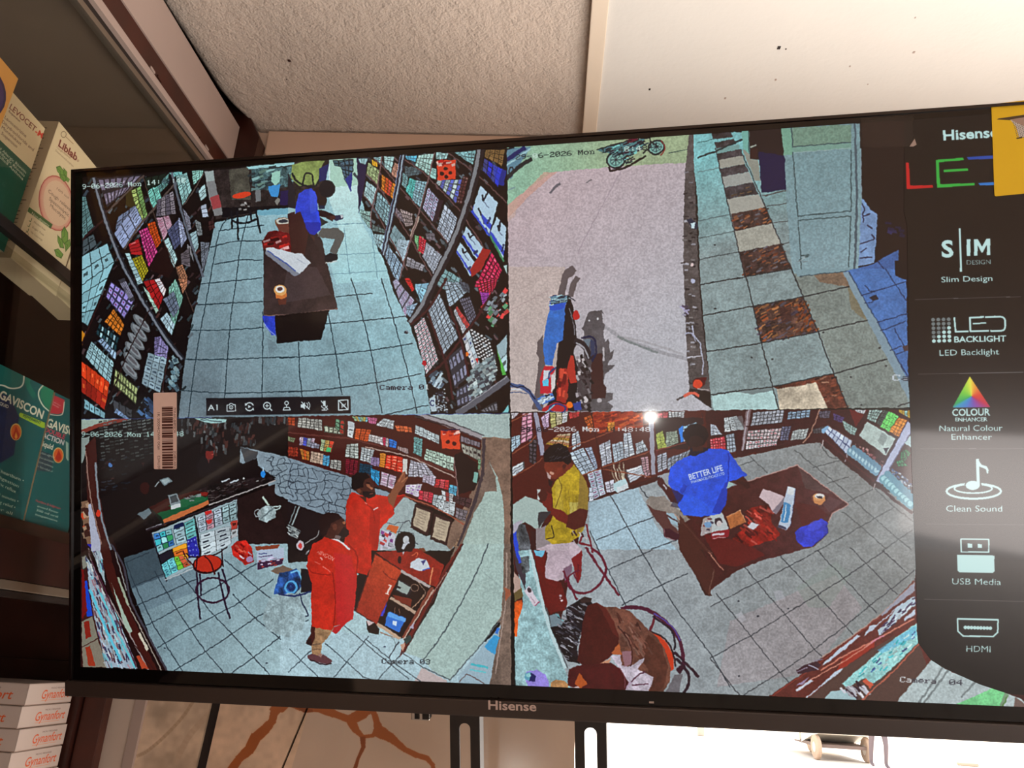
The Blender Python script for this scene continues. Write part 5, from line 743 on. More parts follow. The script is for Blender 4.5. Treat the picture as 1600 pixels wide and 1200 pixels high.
S.q((1150, 30, 1230, 15, 1230, 80, 1160, 100), 2, 3, (190, 80, 90)); S.q((1232, 15, 1360, 10, 1350, 60, 1240, 80), 5, 4, (196, 200, 205), gap=.2)
S.q((300, 260, 400, 190, 490, 180, 480, 290), 6, 3, [(170, 130, 50), (160, 110, 80), (200, 180, 150)], gap=.1); S.q((505, 180, 555, 160, 575, 270, 500, 310), 2, 6, (190, 200, 215), gap=.2)
S.q((475, 330, 590, 290, 680, 460, 580, 500), 3, 6, (180, 198, 215), gap=.14); S.q((600, 290, 650, 280, 700, 440, 680, 460), 2, 6, (165, 180, 205)); S.q((620, 480, 720, 450, 760, 640, 660, 680), 2, 7, (186, 200, 220), gap=.1, mark=1, mc=(120, 60, 90)); S.q((630, 590, 660, 590, 665, 690, 630, 700), 1, 3, (190, 200, 215))
S.q((705, 270, 790, 230, 810, 400, 730, 430), 2, 8, (190, 196, 210), gap=.15); S.q((805, 260, 890, 240, 900, 370, 825, 400), 3, 6, (180, 195, 210), gap=.15); S.q((890, 180, 945, 175, 980, 340, 900, 370), 2, 9, (190, 200, 214), gap=.15); S.q((985, 260, 1040, 230, 1080, 310, 990, 340), 3, 3, (170, 180, 190))
S.P([(730, 440), (1080, 330), (1095, 500), (1000, 560), (780, 620)], (70, 28, 24)); S.clutter([(780, 460), (900, 440), (910, 530), (790, 560)], 22, 6, 110, [(150, 130, 110), (90, 60, 50), (190, 180, 160)], -12)
S.q((750, 550, 820, 530, 835, 620, 765, 630), 2, 3, (190, 190, 205)); S.P([(815, 560), (905, 520), (935, 590), (850, 630), (820, 610)], (176, 205, 212)); S.P([(840, 590), (920, 560), (935, 595), (850, 630)], (200, 210, 216)); S.q((905, 460, 1040, 420, 1055, 490, 935, 560), 1, 5, (200, 208, 220), gap=.14, mark=.2); S.q((1020, 360, 1080, 350, 1095, 490, 1055, 520), 2, 8, (176, 140, 150), gap=.2)
for l in ([(38, 340), (200, 240), (262, 160)], [(38, 520), (180, 440), (280, 370)], [(480, 290), (900, 130), (1500, 60)], [(720, 440), (1090, 320)], [(560, 500), (720, 450), (1100, 510)], [(38, 90), (200, 12)]): S.L(l, 8, (130, 70, 50))
S.P([(205, 15), (240, 15), (300, 340), (260, 350)], (150, 150, 170)); S.L([(205, 15), (262, 350)], 6, (60, 40, 60)); S.P([(1085, 90), (1120, 90), (1135, 490), (1105, 495)], (150, 150, 165)); S.L([(1138, 90), (1152, 490)], 9, (90, 30, 40)); S.L([(650, 20), (700, 300), (760, 600)], 8, (60, 20, 18))
S.P([(1130, 60), (1500, 60), (1500, 110), (1450, 130), (1380, 300), (1140, 300)], (44, 24, 26))
S.q((1140, 190, 1190, 155, 1220, 290, 1150, 310), 2, 6, (170, 185, 90), gap=.1); S.q((1215, 170, 1300, 160, 1310, 250, 1215, 290), 4, 4, (150, 165, 150), gap=.1, mark=.7); S.P([(1310, 150), (1340, 120), (1370, 230), (1325, 250)], (40, 120, 215)); S.q((1340, 130, 1450, 95, 1450, 110, 1345, 150), 3, 1, (150, 190, 215)); S.q((1345, 150, 1375, 150, 1375, 240, 1345, 245), 1, 3, (190, 205, 215))
S.q((1145, 350, 1220, 320, 1225, 440, 1150, 480), 2, 7, (170, 176, 190), gap=.2); S.q((1225, 370, 1400, 300, 1380, 360, 1230, 460), 6, 3, (150, 160, 176), gap=.2, mark=.7); S.L([(1140, 310), (1400, 240)], 8, (120, 60, 50)); S.P([(1150, 500), (1250, 470), (1240, 520), (1150, 540)], (150, 156, 164)); S.q((1535, 110, 1600, 100, 1600, 190, 1535, 200), 3, 4, (190, 200, 210)); S.q((1535, 250, 1640, 240, 1640, 300, 1535, 310), 5, 2, (190, 70, 90))
S.L([(1490, 30), (1500, 105)], 8, (60, 30, 30)); S.L([(1135, 510), (1010, 570)], 10, (60, 30, 30))
view(1110, 640, 4.848)
S.P([(-40, 0), (1520, 0), (1530, 740), (1400, 640), (1240, 590), (1000, 400), (830, 250), (700, 260), (300, 330), (210, 360), (180, 300), (-20, 300)], (56, 24, 26), tex=(.05, .1, .05))
S.q((0, 110, 40, 120, 90, 190, 0, 200), 3, 3, (190, 200, 215)); S.q((105, 60, 200, 45, 260, 150, 105, 170), 3, 4, (190, 200, 205), gap=.12, mark=.7); S.P([(170, 60), (240, 45), (262, 150), (190, 160)], (120, 126, 130), alpha=.6); S.q((0, 225, 110, 200, 120, 300, 0, 300), 6, 4, (190, 60, 74), gap=.15, mc=(225, 200, 205)); S.q((120, 190, 180, 180, 195, 320, 130, 330), 3, 5, (160, 172, 186), gap=.2)
S.P([(270, 10), (310, 0), (255, 310), (232, 310)], (120, 100, 104)); S.L([(290, 0), (243, 310)], 8, (170, 165, 175)); S.q((325, 20, 560, 0, 545, 95, 305, 125), 8, 4, (168, 174, 186), gap=.22); S.q((585, 20, 760, 0, 750, 60, 580, 75), 5, 3, (140, 165, 190), gap=.25); S.q((820, 10, 915, 10, 900, 60, 830, 65), 4, 2, (90, 84, 100)); S.q((930, 30, 1020, 60, 1000, 100, 930, 75), 3, 3, (78, 60, 110)); S.q((1000, 80, 1110, 140, 1090, 200, 1020, 150), 4, 3, (150, 180, 176), gap=.15)
S.q((280, 160, 540, 140, 520, 220, 275, 225), 10, 3, (196, 186, 190), gap=.22, mc=(170, 60, 70)); S.q((275, 235, 510, 220, 500, 275, 265, 305), 11, 2, (200, 196, 202), gap=.2, mark=.9, mc=(170, 50, 60)); S.q((540, 130, 615, 120, 590, 230, 525, 235), 3, 6, (110, 112, 140), gap=.25); S.q((620, 160, 745, 140, 720, 220, 605, 235), 5, 4, (180, 190, 190), gap=.15, mark=.8); S.q((770, 150, 880, 120, 870, 170, 780, 185), 5, 2, (78, 74, 80)); S.L([(830, 0), (750, 200), (700, 250)], 7, (170, 130, 110)); S.L([(265, 315), (700, 230)], 7, (60, 30, 34)); S.L([(270, 130), (560, 100)], 8, (50, 20, 24))
S.P([(1050, 0), (1190, 0), (1150, 60), (1100, 130)], (110, 26, 24), alpha=.7); S.q((1090, 0, 1180, 0, 1165, 35, 1110, 20), 4, 1, (190, 195, 200))
S.q((1205, 0, 1305, 0, 1250, 105, 1185, 70), 5, 4, (165, 195, 190), gap=.25); S.q((1350, 10, 1425, 50, 1350, 170, 1285, 130), 4, 4, (110, 215, 110), gap=.08, mark=.3); S.q((1310, 0, 1350, 10, 1290, 125, 1260, 105), 2, 4, (70, 80, 76)); S.q((1425, 55, 1490, 80, 1430, 210, 1350, 170), 3, 6, (222, 140, 60), gap=.12); S.q((1430, 0, 1515, 10, 1515, 70, 1430, 20), 4, 3, [(210, 170, 60), (200, 170, 80), (150, 205, 205)], gap=.15)
S.L([(1180, 75), (1350, 170), (1430, 215)], 8, (50, 24, 24)); S.P([(1185, 88), (1400, 220), (1330, 350), (1125, 200)], (172, 190, 186), tex=(.03, .04, .05)); S.P([(1300, 170), (1340, 200), (1310, 280), (1270, 240)], (90, 100, 100), alpha=.5); S.P([(1310, 290), (1350, 290), (1330, 335)], (50, 44, 60))
S.q((870, 170, 900, 120, 1080, 235, 1030, 340), 2, 6, (186, 200, 222), gap=.14, mark=.15, bg=(60, 70, 110)); S.P([(840, 150), (890, 118), (900, 130), (865, 180), (845, 175)], (130, 170, 205)); S.L([(890, 118), (1080, 238)], 7, (90, 60, 60)); S.L([(1070, 240), (1020, 390)], 7, (160, 160, 170)); S.L([(855, 230), (840, 290)], 9, (170, 160, 160)); S.L([(860, 220), (1030, 370), (1240, 540)], 14, (70, 28, 30)); S.clutter([(1100, 240), (1320, 390), (1300, 440), (1080, 280)], 46, 20, 18, [(170, 130, 130), (60, 26, 30), (120, 70, 76)], 30)
for i in range(9):
    t = i / 8; x, y = 1065 + t * 190, 320 + t * 145; S.E(x, y, 30, 36, (110, 150, 172)); S.E(x + 4, y - 8, 20, 20, (165, 200, 212)); S.E(x + 20, y - 28, 22, 22, (96, 136, 160))
S.P([(1490, 90), (1520, 110), (1520, 170), (1290, 560), (1250, 540)], (170, 178, 205)); S.L([(1520, 170), (1290, 565)], 8, (90, 90, 120)); S.L([(1490, 90), (1250, 540)], 7, (60, 40, 60)); S.L([(1250, 560), (1235, 600)], 8, (170, 160, 160))
S.q((1440, 330, 1480, 300, 1520, 330, 1440, 430), 3, 5, (40, 130, 80), gap=.3); S.q((1405, 395, 1450, 380, 1500, 430, 1420, 430), 3, 2, (50, 140, 90), gap=.3); S.P([(1470, 250), (1520, 190), (1522, 290)], (170, 196, 200)); S.clutter([(1380, 440), (1530, 560), (1530, 620), (1360, 510)], 60, 20, 13, [(70, 90, 130), (150, 160, 170), (36, 40, 60)], 30)
for i in range(9):
    t = i / 8; x, y = 1310 + t * 200, 530 + t * 190; S.E(x, y, 32, 36, (96, 150, 165)); S.E(x + 4, y - 8, 22, 20, (150, 200, 208)); S.E(x + 34, y - 40, 28, 28, (90, 140, 160))
S.L([(1290, 590), (1400, 690), (1530, 780)], 20, (60, 24, 28))
# lower right shelf
view(1110, 860, 4.8)
S.P([(430, 1100), (680, 930), (840, 800), (1100, 620), (1280, 480), (1530, 220), (1550, 640), (1570, 690), (1900, 900), (1900, 1200), (430, 1130)], (96, 42, 36), tex=(.04, .08, .05)); S.P([(700, 1140), (1000, 880), (1380, 640), (1560, 690), (1640, 900), (1500, 1140)], (84, 60, 54)); S.P([(1000, 800), (1230, 680), (1230, 720), (930, 930)], (150, 48, 34))
S.L([(840, 800), (1120, 600), (1290, 470), (1530, 240)], 9, (170, 140, 130)); S.L([(450, 1100), (700, 930), (900, 780), (1270, 500)], 6, (140, 60, 50))
WQ = (186, 196, 212)
S.P([(850, 840), (1100, 630), (1125, 640), (990, 760), (835, 870)], WQ); S.P([(1280, 480), (1530, 240), (1533, 300), (1290, 490)], (150, 150, 165)); S.P([(1150, 650), (1190, 570), (1250, 555), (1440, 390), (1440, 400), (1200, 610)], WQ); S.P([(1255, 600), (1300, 560), (1400, 430), (1530, 340), (1535, 410), (1470, 470), (1320, 600), (1265, 640)], (176, 195, 208)); S.P([(1450, 510), (1535, 440), (1535, 480), (1450, 530)], WQ)
S.clutter([(1290, 560), (1530, 350), (1530, 420), (1300, 620)], 30, 44, 8, [(90, 60, 100), (205, 215, 225), (60, 44, 80)], -40); S.L([(830, 900), (1000, 790), (1260, 660), (1530, 510)], 11, (196, 120, 100)); S.L([(1170, 720), (1270, 650), (1300, 640)], 10, (205, 130, 150)); S.L([(750, 970), (1010, 830), (1200, 700)], 7, (205, 140, 120))
S.P([(830, 1010), (930, 910), (1000, 880), (980, 910), (830, 1020), (720, 1115), (710, 1110)], WQ); S.P([(640, 1045), (750, 970), (775, 975), (650, 1060)], (196, 200, 215)); S.P([(635, 1020), (690, 980), (740, 950), (700, 1000)], (150, 130, 160))
S.P([(985, 1000), (1380, 660), (1545, 545), (1557, 690), (1420, 830), (1280, 960), (1200, 1010), (1160, 960), (1020, 1030)], (150, 205, 205), tex=(.04, .08, .08)); S.P([(1250, 750), (1540, 560), (1550, 640), (1400, 720), (1290, 770)], (90, 175, 215), alpha=.6); S.clutter([(1020, 990), (1380, 690), (1540, 600), (1540, 680), (1280, 920)], 40, 40, 9, [(60, 180, 190), (190, 220, 220), (70, 90, 150)], -40); S.P([(850, 1120), (900, 1060), (1000, 1040), (1050, 1060), (1100, 1120)], (160, 190, 196)); S.P([(1140, 980), (1165, 960), (1225, 1010), (1200, 1040)], (196, 90, 66)); S.clutter([(990, 1050), (1140, 980), (1190, 1050), (1120, 1120)], 16, 16, 70, [(190, 190, 200), (60, 34, 50)], -45); S.L([(1565, 695), (1400, 880), (1130, 1130)], 11, (176, 96, 76)); S.L([(1420, 1010), (1580, 920)], .1, (0, 0, 0))
view(1110, 860, 4.8)
S.P([(640, 900), (690, 870), (740, 850), (800, 830), (830, 860), (790, 900), (700, 920), (660, 930)], (60, 34, 44)); S.L([(740, 860), (810, 890)], 9, (170, 170, 190)); S.L([(650, 910), (730, 880)], 6, (150, 140, 160)); S.L([(770, 830), (840, 815)], 5, (120, 110, 130))
# receipt / leaflet bottom right
S.P([(1660, 820), (1760, 890), (2000, 985), (2330, 1110), (2400, 1190), (1390, 1145)], (176, 190, 192), tex=(.03, .04, .05))
for a, b_ in (((1750, 870), (1560, 1150)), ((1790, 890), (1600, 1150)), ((1990, 985), (1880, 1100))): S.L([a, b_], 14, (120, 130, 132))
S.P([(2140, 1020), (2210, 1060), (2170, 1165), (1830, 1160), (2000, 1085)], (120, 205, 140), tex=(.05, .08, .05)); S.P([(2210, 1060), (2240, 1080), (2200, 1170), (2170, 1165)], (120, 150, 120)); S.P([(2290, 1095), (2400, 1190), (2270, 1180)], (110, 90, 84)); S.L([(2230, 1090), (2190, 1170)], 8, (80, 120, 60))
# table
view(1110, 640, 4.848)
S.P([(-250, 780), (0, 610), (120, 598), (265, 545), (660, 420), (1042, 720), (925, 790), (890, 850), (880, 950), (780, 1040), (400, 1140), (200, 1220), (-40, 1400), (-240, 1010)], (64, 26, 25), tex=(.04, .1, .04), col2=(78, 42, 44), g=[(100, 700), (900, 700)]); S.P([(660, 425), (800, 540), (930, 640), (720, 600)], (84, 70, 70), alpha=.6, tex=(.05, .1, .05))
S.L([(265, 548), (660, 420), (1042, 718), (925, 788), (890, 850)], 7, (176, 140, 134)); S.P([(900, 660), (1010, 700), (900, 780), (850, 720)], (96, 70, 76), alpha=.5); S.P([(640, 700), (800, 730), (900, 800), (700, 900)], (84, 18, 18), alpha=.4)
S.P([(-250, 800), (-230, 1010), (-40, 1410), (10, 1415), (-20, 1330), (30, 1240), (-60, 1060), (-250, 820)], (54, 28, 24)); S.P([(-245, 830), (10, 1180), (40, 1230), (-10, 1420), (-235, 1060)], (70, 34, 28)); S.L([(-250, 800), (100, 1220)], 6, (186, 130, 110)); S.L([(30, 1210), (-15, 1400)], 5, (110, 80, 70)); S.P([(-60, 940), (250, 1000), (420, 1100), (200, 1190), (70, 1170)], (110, 22, 20), alpha=.55)
# stuff on the table
S.P([(300, 745), (420, 720), (470, 770), (460, 850), (530, 940), (500, 980), (400, 1010), (300, 1040), (170, 980), (250, 900), (350, 850), (260, 780)], (120, 24, 18), tex=(.25, .4, .15)); S.clutter([(300, 760), (460, 740), (460, 900), (500, 980), (300, 1020), (200, 970)], 34, 70, 14, [(160, 44, 32), (70, 12, 14), (140, 30, 26), (190, 80, 70)], 40)
S.P([(400, 600), (440, 612), (560, 655), (575, 680), (500, 795), (475, 780), (440, 720), (365, 660)], (196, 176, 182)); S.P([(500, 795), (575, 680), (560, 660), (530, 700), (470, 770)], (120, 110, 122))
S.P([(585, 580), (645, 600), (605, 880), (570, 915), (512, 890), (525, 850), (555, 700)], (176, 190, 208)); S.P([(555, 700), (610, 720), (590, 860), (535, 850)], (64, 130, 180)); S.P([(590, 585), (635, 600), (628, 650), (580, 640)], (206, 212, 216)); S.L([(575, 720), (560, 840)], 8, (210, 220, 226)); S.P([(512, 890), (570, 912), (578, 900), (520, 870)], (60, 60, 84)); S.L([(648, 605), (606, 880)], 5, (60, 50, 80))
S.P([(775, 670), (860, 650), (872, 690), (850, 715), (820, 725), (785, 705)], (196, 132, 84)); S.E(822, 662, 46, 28, (206, 150, 100), 5); S.E(828, 655, 36, 20, (216, 214, 212)); S.P([(800, 655), (850, 660), (845, 680), (815, 670)], (40, 34, 50)); S.E(772, 670, 8, 20, (110, 60, 50))
S.P([(640, 930), (680, 890), (780, 860), (840, 826), (885, 850), (892, 900), (880, 950), (800, 1010), (770, 1042), (700, 1040), (650, 990)], (50, 62, 196), tex=(.08, .15, .05)); S.E(790, 880, 60, 34, (64, 78, 212), -25, alpha=.7); S.L([(880, 870), (885, 935), (790, 1020)], 5, (28, 34, 110), smooth=True)
S.P([(0, 800), (70, 755), (95, 790), (140, 900), (120, 915), (0, 930), (-75, 950), (-60, 830)], (178, 186, 188)); S.P([(-60, 830), (0, 800), (10, 930), (-70, 960)], (160, 150, 150)); S.E(62, 850, 30, 34, (50, 36, 46)); S.E(68, 862, 22, 24, (196, 190, 190)); S.clutter([(-60, 840), (20, 820), (20, 920), (-60, 940)], 14, 22, 14, [(60, 50, 70), (200, 200, 205), (120, 60, 60)], 20); S.E(-18, 870, 30, 22, (110, 150, 190))
S.P([(120, 810), (225, 762), (268, 852), (150, 905)], (168, 100, 56), tex=(.05, .08, .1)); S.L([(120, 810), (225, 762), (268, 852)], 4, (210, 160, 120)); S.P([(275, 885), (320, 852), (372, 872), (322, 910)], (200, 200, 208)); S.P([(5, 930), (145, 905), (135, 965), (10, 985)], (130, 24, 36)); S.L([(20, 950), (100, 940)], 16, (196, 180, 190)); S.L([(20, 975), (110, 965)], 6, (180, 150, 150))
# man in blue seen from behind
view(790, 640, 4.848)
S.P([(1060, 700), (1090, 660), (1200, 655), (1300, 750), (1400, 830), (1330, 870), (1200, 780), (1120, 760)], (130, 122, 116), tex=(.04, .08, .05)); S.P([(1065, 710), (1120, 755), (1210, 775), (1260, 870), (1310, 920), (1300, 960), (1200, 920), (1130, 820)], (84, 50, 48)); S.P([(1195, 905), (1240, 900), (1320, 950), (1310, 985), (1260, 985), (1200, 965)], (62, 26, 36)); S.L([(1200, 905), (1210, 965), (1280, 990)], 5, (150, 110, 120)); S.P([(1215, 780), (1290, 790), (1310, 880), (1250, 860)], (150, 176, 190)); S.L([(1225, 800), (1300, 850)], 10, (70, 40, 44)); S.L([(1280, 790), (1560, 1090)], 6, (180, 140, 120))
S.P([(1320, 800), (1560, 1090), (1320, 1000)], (70, 34, 28), alpha=.9)
S.P([(1145, 520), (1180, 515), (1225, 580), (1300, 620), (1350, 640), (1330, 720), (1250, 700), (1200, 620), (1150, 560)], (66, 28, 30)); S.L([(1195, 570), (1220, 600)], 10, (170, 170, 180)); S.L([(1140, 520), (1165, 510)], 8, (30, 20, 26)); S.P([(1310, 610), (1350, 640), (1340, 750), (1250, 730)], (34, 26, 48), alpha=.6)
BLU = (34, 78, 212)
S.P([(1390, 350), (1480, 300), (1640, 295), (1690, 310), (1760, 420), (1830, 500), (1740, 535), (1690, 545), (1680, 600), (1670, 720), (1620, 790), (1480, 812), (1350, 800), (1305, 720), (1350, 650), (1250, 590), (1230, 560), (1245, 450), (1290, 400)], BLU, tex=(.05, .1, .03)); S.P([(1305, 720), (1400, 640), (1500, 700), (1600, 780), (1480, 812), (1350, 800)], (50, 100, 228), alpha=.4); S.P([(1660, 560), (1690, 540), (1670, 720), (1620, 790), (1560, 780)], (20, 44, 150), alpha=.7); S.P([(1250, 590), (1350, 650), (1310, 720)], (20, 44, 150), alpha=.5); S.L([(1690, 330), (1685, 545)], 8, (18, 44, 160), smooth=True); S.P([(1350, 560), (1380, 580), (1340, 640), (1320, 620)], (20, 44, 150), alpha=.6)
S.P([(1690, 545), (1740, 535), (1800, 500), (1845, 560), (1820, 600), (1740, 560)], (60, 26, 24)); S.P([(1750, 540), (1840, 550), (1850, 590), (1830, 600)], (50, 22, 22)); S.P([(1690, 545), (1730, 560), (1700, 590), (1672, 600)], (150, 180, 180))
S.P([(1400, 290), (1540, 285), (1530, 310), (1440, 350), (1390, 345)], (22, 20, 40)); S.P([(1400, 240), (1490, 260), (1500, 310), (1420, 320)], (58, 30, 26)); S.E(1440, 195, 96, 88, (26, 16, 20)); S.P([(1390, 240), (1420, 270), (1400, 300)], (40, 22, 22)); S.E(1440, 240, 56, 44, (44, 24, 24), alpha=.8)
S.hold = True; S.T('BETTER LIFE', 1395, 533, 1650, 460, 44, (214, 222, 236), .02); S.T('PHARMACEUTICALS LTD', 1408, 560, 1660, 492, 20, (196, 206, 226), .02); S.hold = False
# man in yellow seated left
S.P([(40, 730), (150, 655), (250, 690), (340, 760), (250, 920), (150, 850), (40, 900)], (160, 180, 176)); S.P([(240, 605), (265, 600), (255, 690), (238, 680)], (180, 190, 190)); S.P([(70, 860), (150, 870), (185, 1000), (195, 1100), (80, 1100)], (80, 84, 90), tex=(.2, .4, .2)); S.P([(50, 880), (75, 900), (105, 1080), (70, 1080)], (40, 70, 200)); S.P([(40, 880), (90, 850), (130, 840), (90, 900), (60, 940)], (170, 165, 180))
S.P([(195, 920), (250, 920), (230, 1100), (190, 1080)], (54, 26, 26))
S.P([(240, 960), (310, 990), (520, 1000), (580, 1060), (560, 1120), (430, 1290), (330, 1320), (290, 1250), (320, 1080), (230, 1060)], (186, 170, 180), tex=(.03, .06, .04)); S.P([(230, 900), (310, 880), (350, 1010), (230, 1060)], (140, 130, 134))
S.P([(405, 520), (440, 470), (520, 415), (560, 470), (610, 540), (628, 620), (625, 760), (600, 880), (560, 960), (480, 1010), (350, 1020), (300, 980), (300, 900), (345, 840), (360, 780), (350, 600), (380, 540)], (172, 146, 36), tex=(.06, .14, .08)); S.P([(560, 470), (610, 540), (628, 620), (625, 760), (600, 880), (540, 960), (540, 760), (560, 600)], (128, 104, 54), alpha=.75); S.P([(380, 540), (420, 520), (440, 760), (370, 760)], (196, 172, 70), alpha=.5); S.L([(400, 520), (425, 600), (380, 740)], 6, (96, 74, 24), smooth=True); S.P([(480, 700), (550, 700), (540, 770), (490, 805)], (196, 190, 120), alpha=.6); S.L([(310, 985), (365, 960), (350, 880)], 7, (40, 30, 24), smooth=True)
for k in range(5): S.L([(420 + k * 30, 560 + k * 20), (440 + k * 24, 860 + k * 10)], 5, (120, 96, 30), alpha=.5)
S.P([(270, 640), (310, 620), (350, 640), (350, 740), (420, 760), (470, 800), (540, 800), (560, 750), (620, 760), (600, 860), (500, 890), (380, 830), (280, 720)], (104, 32, 26)); S.P([(470, 800), (560, 750), (625, 760), (600, 880), (520, 910), (460, 890)], (76, 30, 26)); S.P([(240, 640), (290, 600), (320, 640), (300, 700), (265, 690)], (70, 28, 24)); S.P([(245, 780), (290, 770), (350, 770), (280, 860), (250, 900)], (54, 50, 54))
S.P([(300, 400), (440, 360), (480, 400), (520, 420), (430, 500), (380, 530), (340, 520), (315, 480), (290, 440)], (108, 44, 30), tex=(.04, .1, .03)); S.P([(290, 390), (290, 330), (330, 280), (400, 250), (460, 280), (500, 350), (500, 400), (470, 420), (430, 390), (340, 400)], (18, 12, 16)); S.P([(310, 470), (345, 500), (340, 530), (320, 520)], (196, 180, 180), alpha=.8); S.E(350, 480, 18, 10, (190, 140, 120), 20); S.P([(320, 530), (360, 540), (345, 590), (325, 570)], (34, 20, 24)); S.clutter([(300, 330), (460, 280), (490, 380), (320, 390)], 20, 36, 6, [(60, 60, 70), (12, 8, 12)], -40); S.E(445, 430, 14, 20, (70, 30, 26))
S.L([(580, 960), (560, 1010), (640, 1030)], 14, (110, 24, 40)); S.L([(610, 870), (640, 1000), (660, 1080)], 13, (110, 28, 44), smooth=True); S.clutter([(500, 920), (600, 880), (610, 980), (520, 1010)], 10, 26, 10, [(60, 30, 34), (190, 180, 180)], 60)
# chair, counter edge, other items lower left
view(790, 860, 4.848)
S.P([(30, 0), (50, 200), (60, 1060), (0, 1060), (0, 0)], (104, 84, 72), tex=(.1, .12, .1))
S.P([(60, 0), (190, 0), (230, 140), (300, 430), (440, 860), (500, 1060), (60, 1060), (60, 650), (130, 380), (100, 200)], (142, 178, 184), tex=(.08, .14, .1)); S.P([(60, 0), (90, 0), (150, 180), (150, 300), (80, 140)], (60, 50, 60)); S.P([(110, 50), (180, 40), (180, 160), (130, 180)], (70, 76, 80), tex=(.3, .6, .3)); S.L([(80, 0), (110, 90)], 20, (40, 70, 200)); S.L([(185, 0), (240, 240), (330, 580), (450, 890)], 24, (180, 205, 210), smooth=True); S.L([(205, 0), (262, 240), (350, 580), (470, 890)], 8, (80, 84, 90), smooth=True)
S.P([(60, 160), (110, 220), (110, 300), (60, 330)], (176, 150, 140)); S.P([(60, 330), (120, 280), (130, 350), (70, 390)], (100, 84, 50)); S.P([(55, 400), (125, 370), (128, 430), (95, 520), (90, 650), (65, 650), (60, 520)], (205, 84, 30), tex=(.1, .25, .1)); S.P([(40, 250), (60, 280), (50, 370), (40, 360)], (200, 90, 40)); S.P([(140, 305), (180, 265), (250, 390), (215, 425)], (206, 196, 208)); S.E(180, 300, 14, 20, (60, 44, 54), -30); S.L([(190, 350), (225, 395)], 5, (150, 110, 130)); S.L([(225, 420), (255, 392)], 8, (150, 60, 90))
S.P([(145, 960), (160, 915), (240, 905), (300, 940), (328, 1000), (325, 1045), (170, 1040), (155, 990)], (142, 128, 210), tex=(.05, .08, .04)); S.E(178, 955, 36, 34, (90, 156, 180)); S.P([(190, 925), (232, 950), (225, 990), (180, 995)], (30, 30, 90)); S.E(172, 945, 18, 16, (140, 200, 205)); S.P([(340, 1000), (380, 980), (440, 985), (480, 1020), (470, 1060), (340, 1050)], (176, 130, 84), tex=(.05, .1, .1))
S.P([(205, 0), (310, 0), (300, 120), (320, 220), (420, 240), (470, 400), (460, 450), (340, 480), (290, 400)], (96, 24, 22), tex=(.03, .05, .04)); S.clutter([(380, 350), (430, 340), (430, 390), (390, 400)], 5, 16, 12, [(200, 180, 190)], 0); S.P([(215, 0), (300, 0), (280, 50), (230, 40)], (110, 180, 210)); S.P([(330, 490), (400, 480), (430, 540), (420, 580), (350, 580)], (110, 130, 140)); S.L([(380, 480), (440, 540)], 5, (90, 180, 190))
S.P([(300, 170), (330, 0), (560, 0), (500, 80), (440, 150), (410, 200), (340, 225), (305, 210)], (184, 166, 178), tex=(.03, .06, .04)); S.P([(500, 60), (580, 0), (575, 190), (550, 245), (520, 150)], (120, 30, 34)); S.P([(440, 140), (500, 100), (500, 160), (455, 240), (440, 200)], (120, 90, 110)); S.P([(545, 100), (560, 110), (545, 240)], (96, 20, 30))
CH = (96, 20, 44)
S.L([(650, -20), (720, 40), (760, 120), (745, 200), (700, 270), (620, 320), (540, 320), (480, 270), (470, 220)], 17, CH, smooth=True); S.L([(610, -20), (690, 100), (750, 190), (800, 260), (860, 340)], 17, CH, smooth=True); S.L([(440, 160), (480, 250), (540, 370)], 15, CH, smooth=True); S.L([(520, 180), (545, 240)], 12, CH); S.L([(450, 240), (500, 180), (560, 150)], 12, CH, smooth=True)
S.L([(880, 440), (960, 430), (1060, 445), (1160, 500), (1260, 590), (1320, 690), (1345, 800), (1345, 880)], 28, (74, 20, 46), smooth=True); S.L([(1120, 480), (1180, 510), (1270, 590), (1320, 680)], 9, (80, 70, 150), smooth=True); S.L([(1130, 500), (1095, 610)], 18, (96, 20, 40)); S.L([(1120, 500), (1250, 600), (1280, 680), (1280, 750)], 15, (34, 16, 34), smooth=True)
S.P([(1090, 620), (1160, 640), (1220, 700), (1270, 790), (1275, 900), (1240, 920), (1200, 780), (1140, 680)], (190, 56, 26)); S.L([(1090, 612), (1180, 650), (1260, 750), (1290, 880)], 12, (40, 14, 24), smooth=True); S.L([(1280, 770), (1370, 860), (1460, 960)], 20, (44, 16, 34), smooth=True); S.L([(1290, 820), (1350, 880), (1390, 960), (1380, 1030), (1350, 1080)], 20, (40, 16, 34), smooth=True); S.P([(1290, 900), (1340, 860), (1350, 900), (1320, 940)], (50, 14, 34)); S.P([(1210, 1080), (1280, 940), (1340, 940), (1310, 1090)], (60, 44, 50), alpha=.5)
# dark head and jacket in the foreground, red screen reflection painted into their colour
S.P([(460, 440), (560, 370), (640, 380), (680, 440), (620, 520), (560, 640), (540, 760), (560, 860), (470, 840), (420, 760), (340, 580), (420, 570), (460, 520)], (26, 18, 24), tex=(.1, .3, .2)); S.clutter([(440, 450), (620, 380), (560, 640), (540, 800), (460, 820), (380, 620)], 120, 44, 7, [(120, 120, 130), (60, 60, 72), (14, 10, 14), (160, 160, 170)], 30); S.P([(560, 370), (600, 350), (655, 365), (640, 390), (580, 400)], (50, 34, 34))
S.P([(740, 430), (830, 430), (940, 460), (1060, 580), (1150, 660), (1220, 780), (1250, 900), (1240, 1000), (1180, 1090), (900, 1090), (860, 760), (800, 560)], (104, 64, 52), tex=(.08, .2, .08)); S.P([(1080, 640), (1180, 720), (1230, 880), (1200, 1040), (1100, 1090), (1080, 900), (1000, 800)], (82, 44, 34), tex=(.05, .12, .05)); S.clutter([(840, 470), (1000, 560), (1100, 760), (1000, 800), (880, 640)], 40, 56, 10, [(130, 92, 80), (78, 40, 34), (110, 70, 60)], 55)
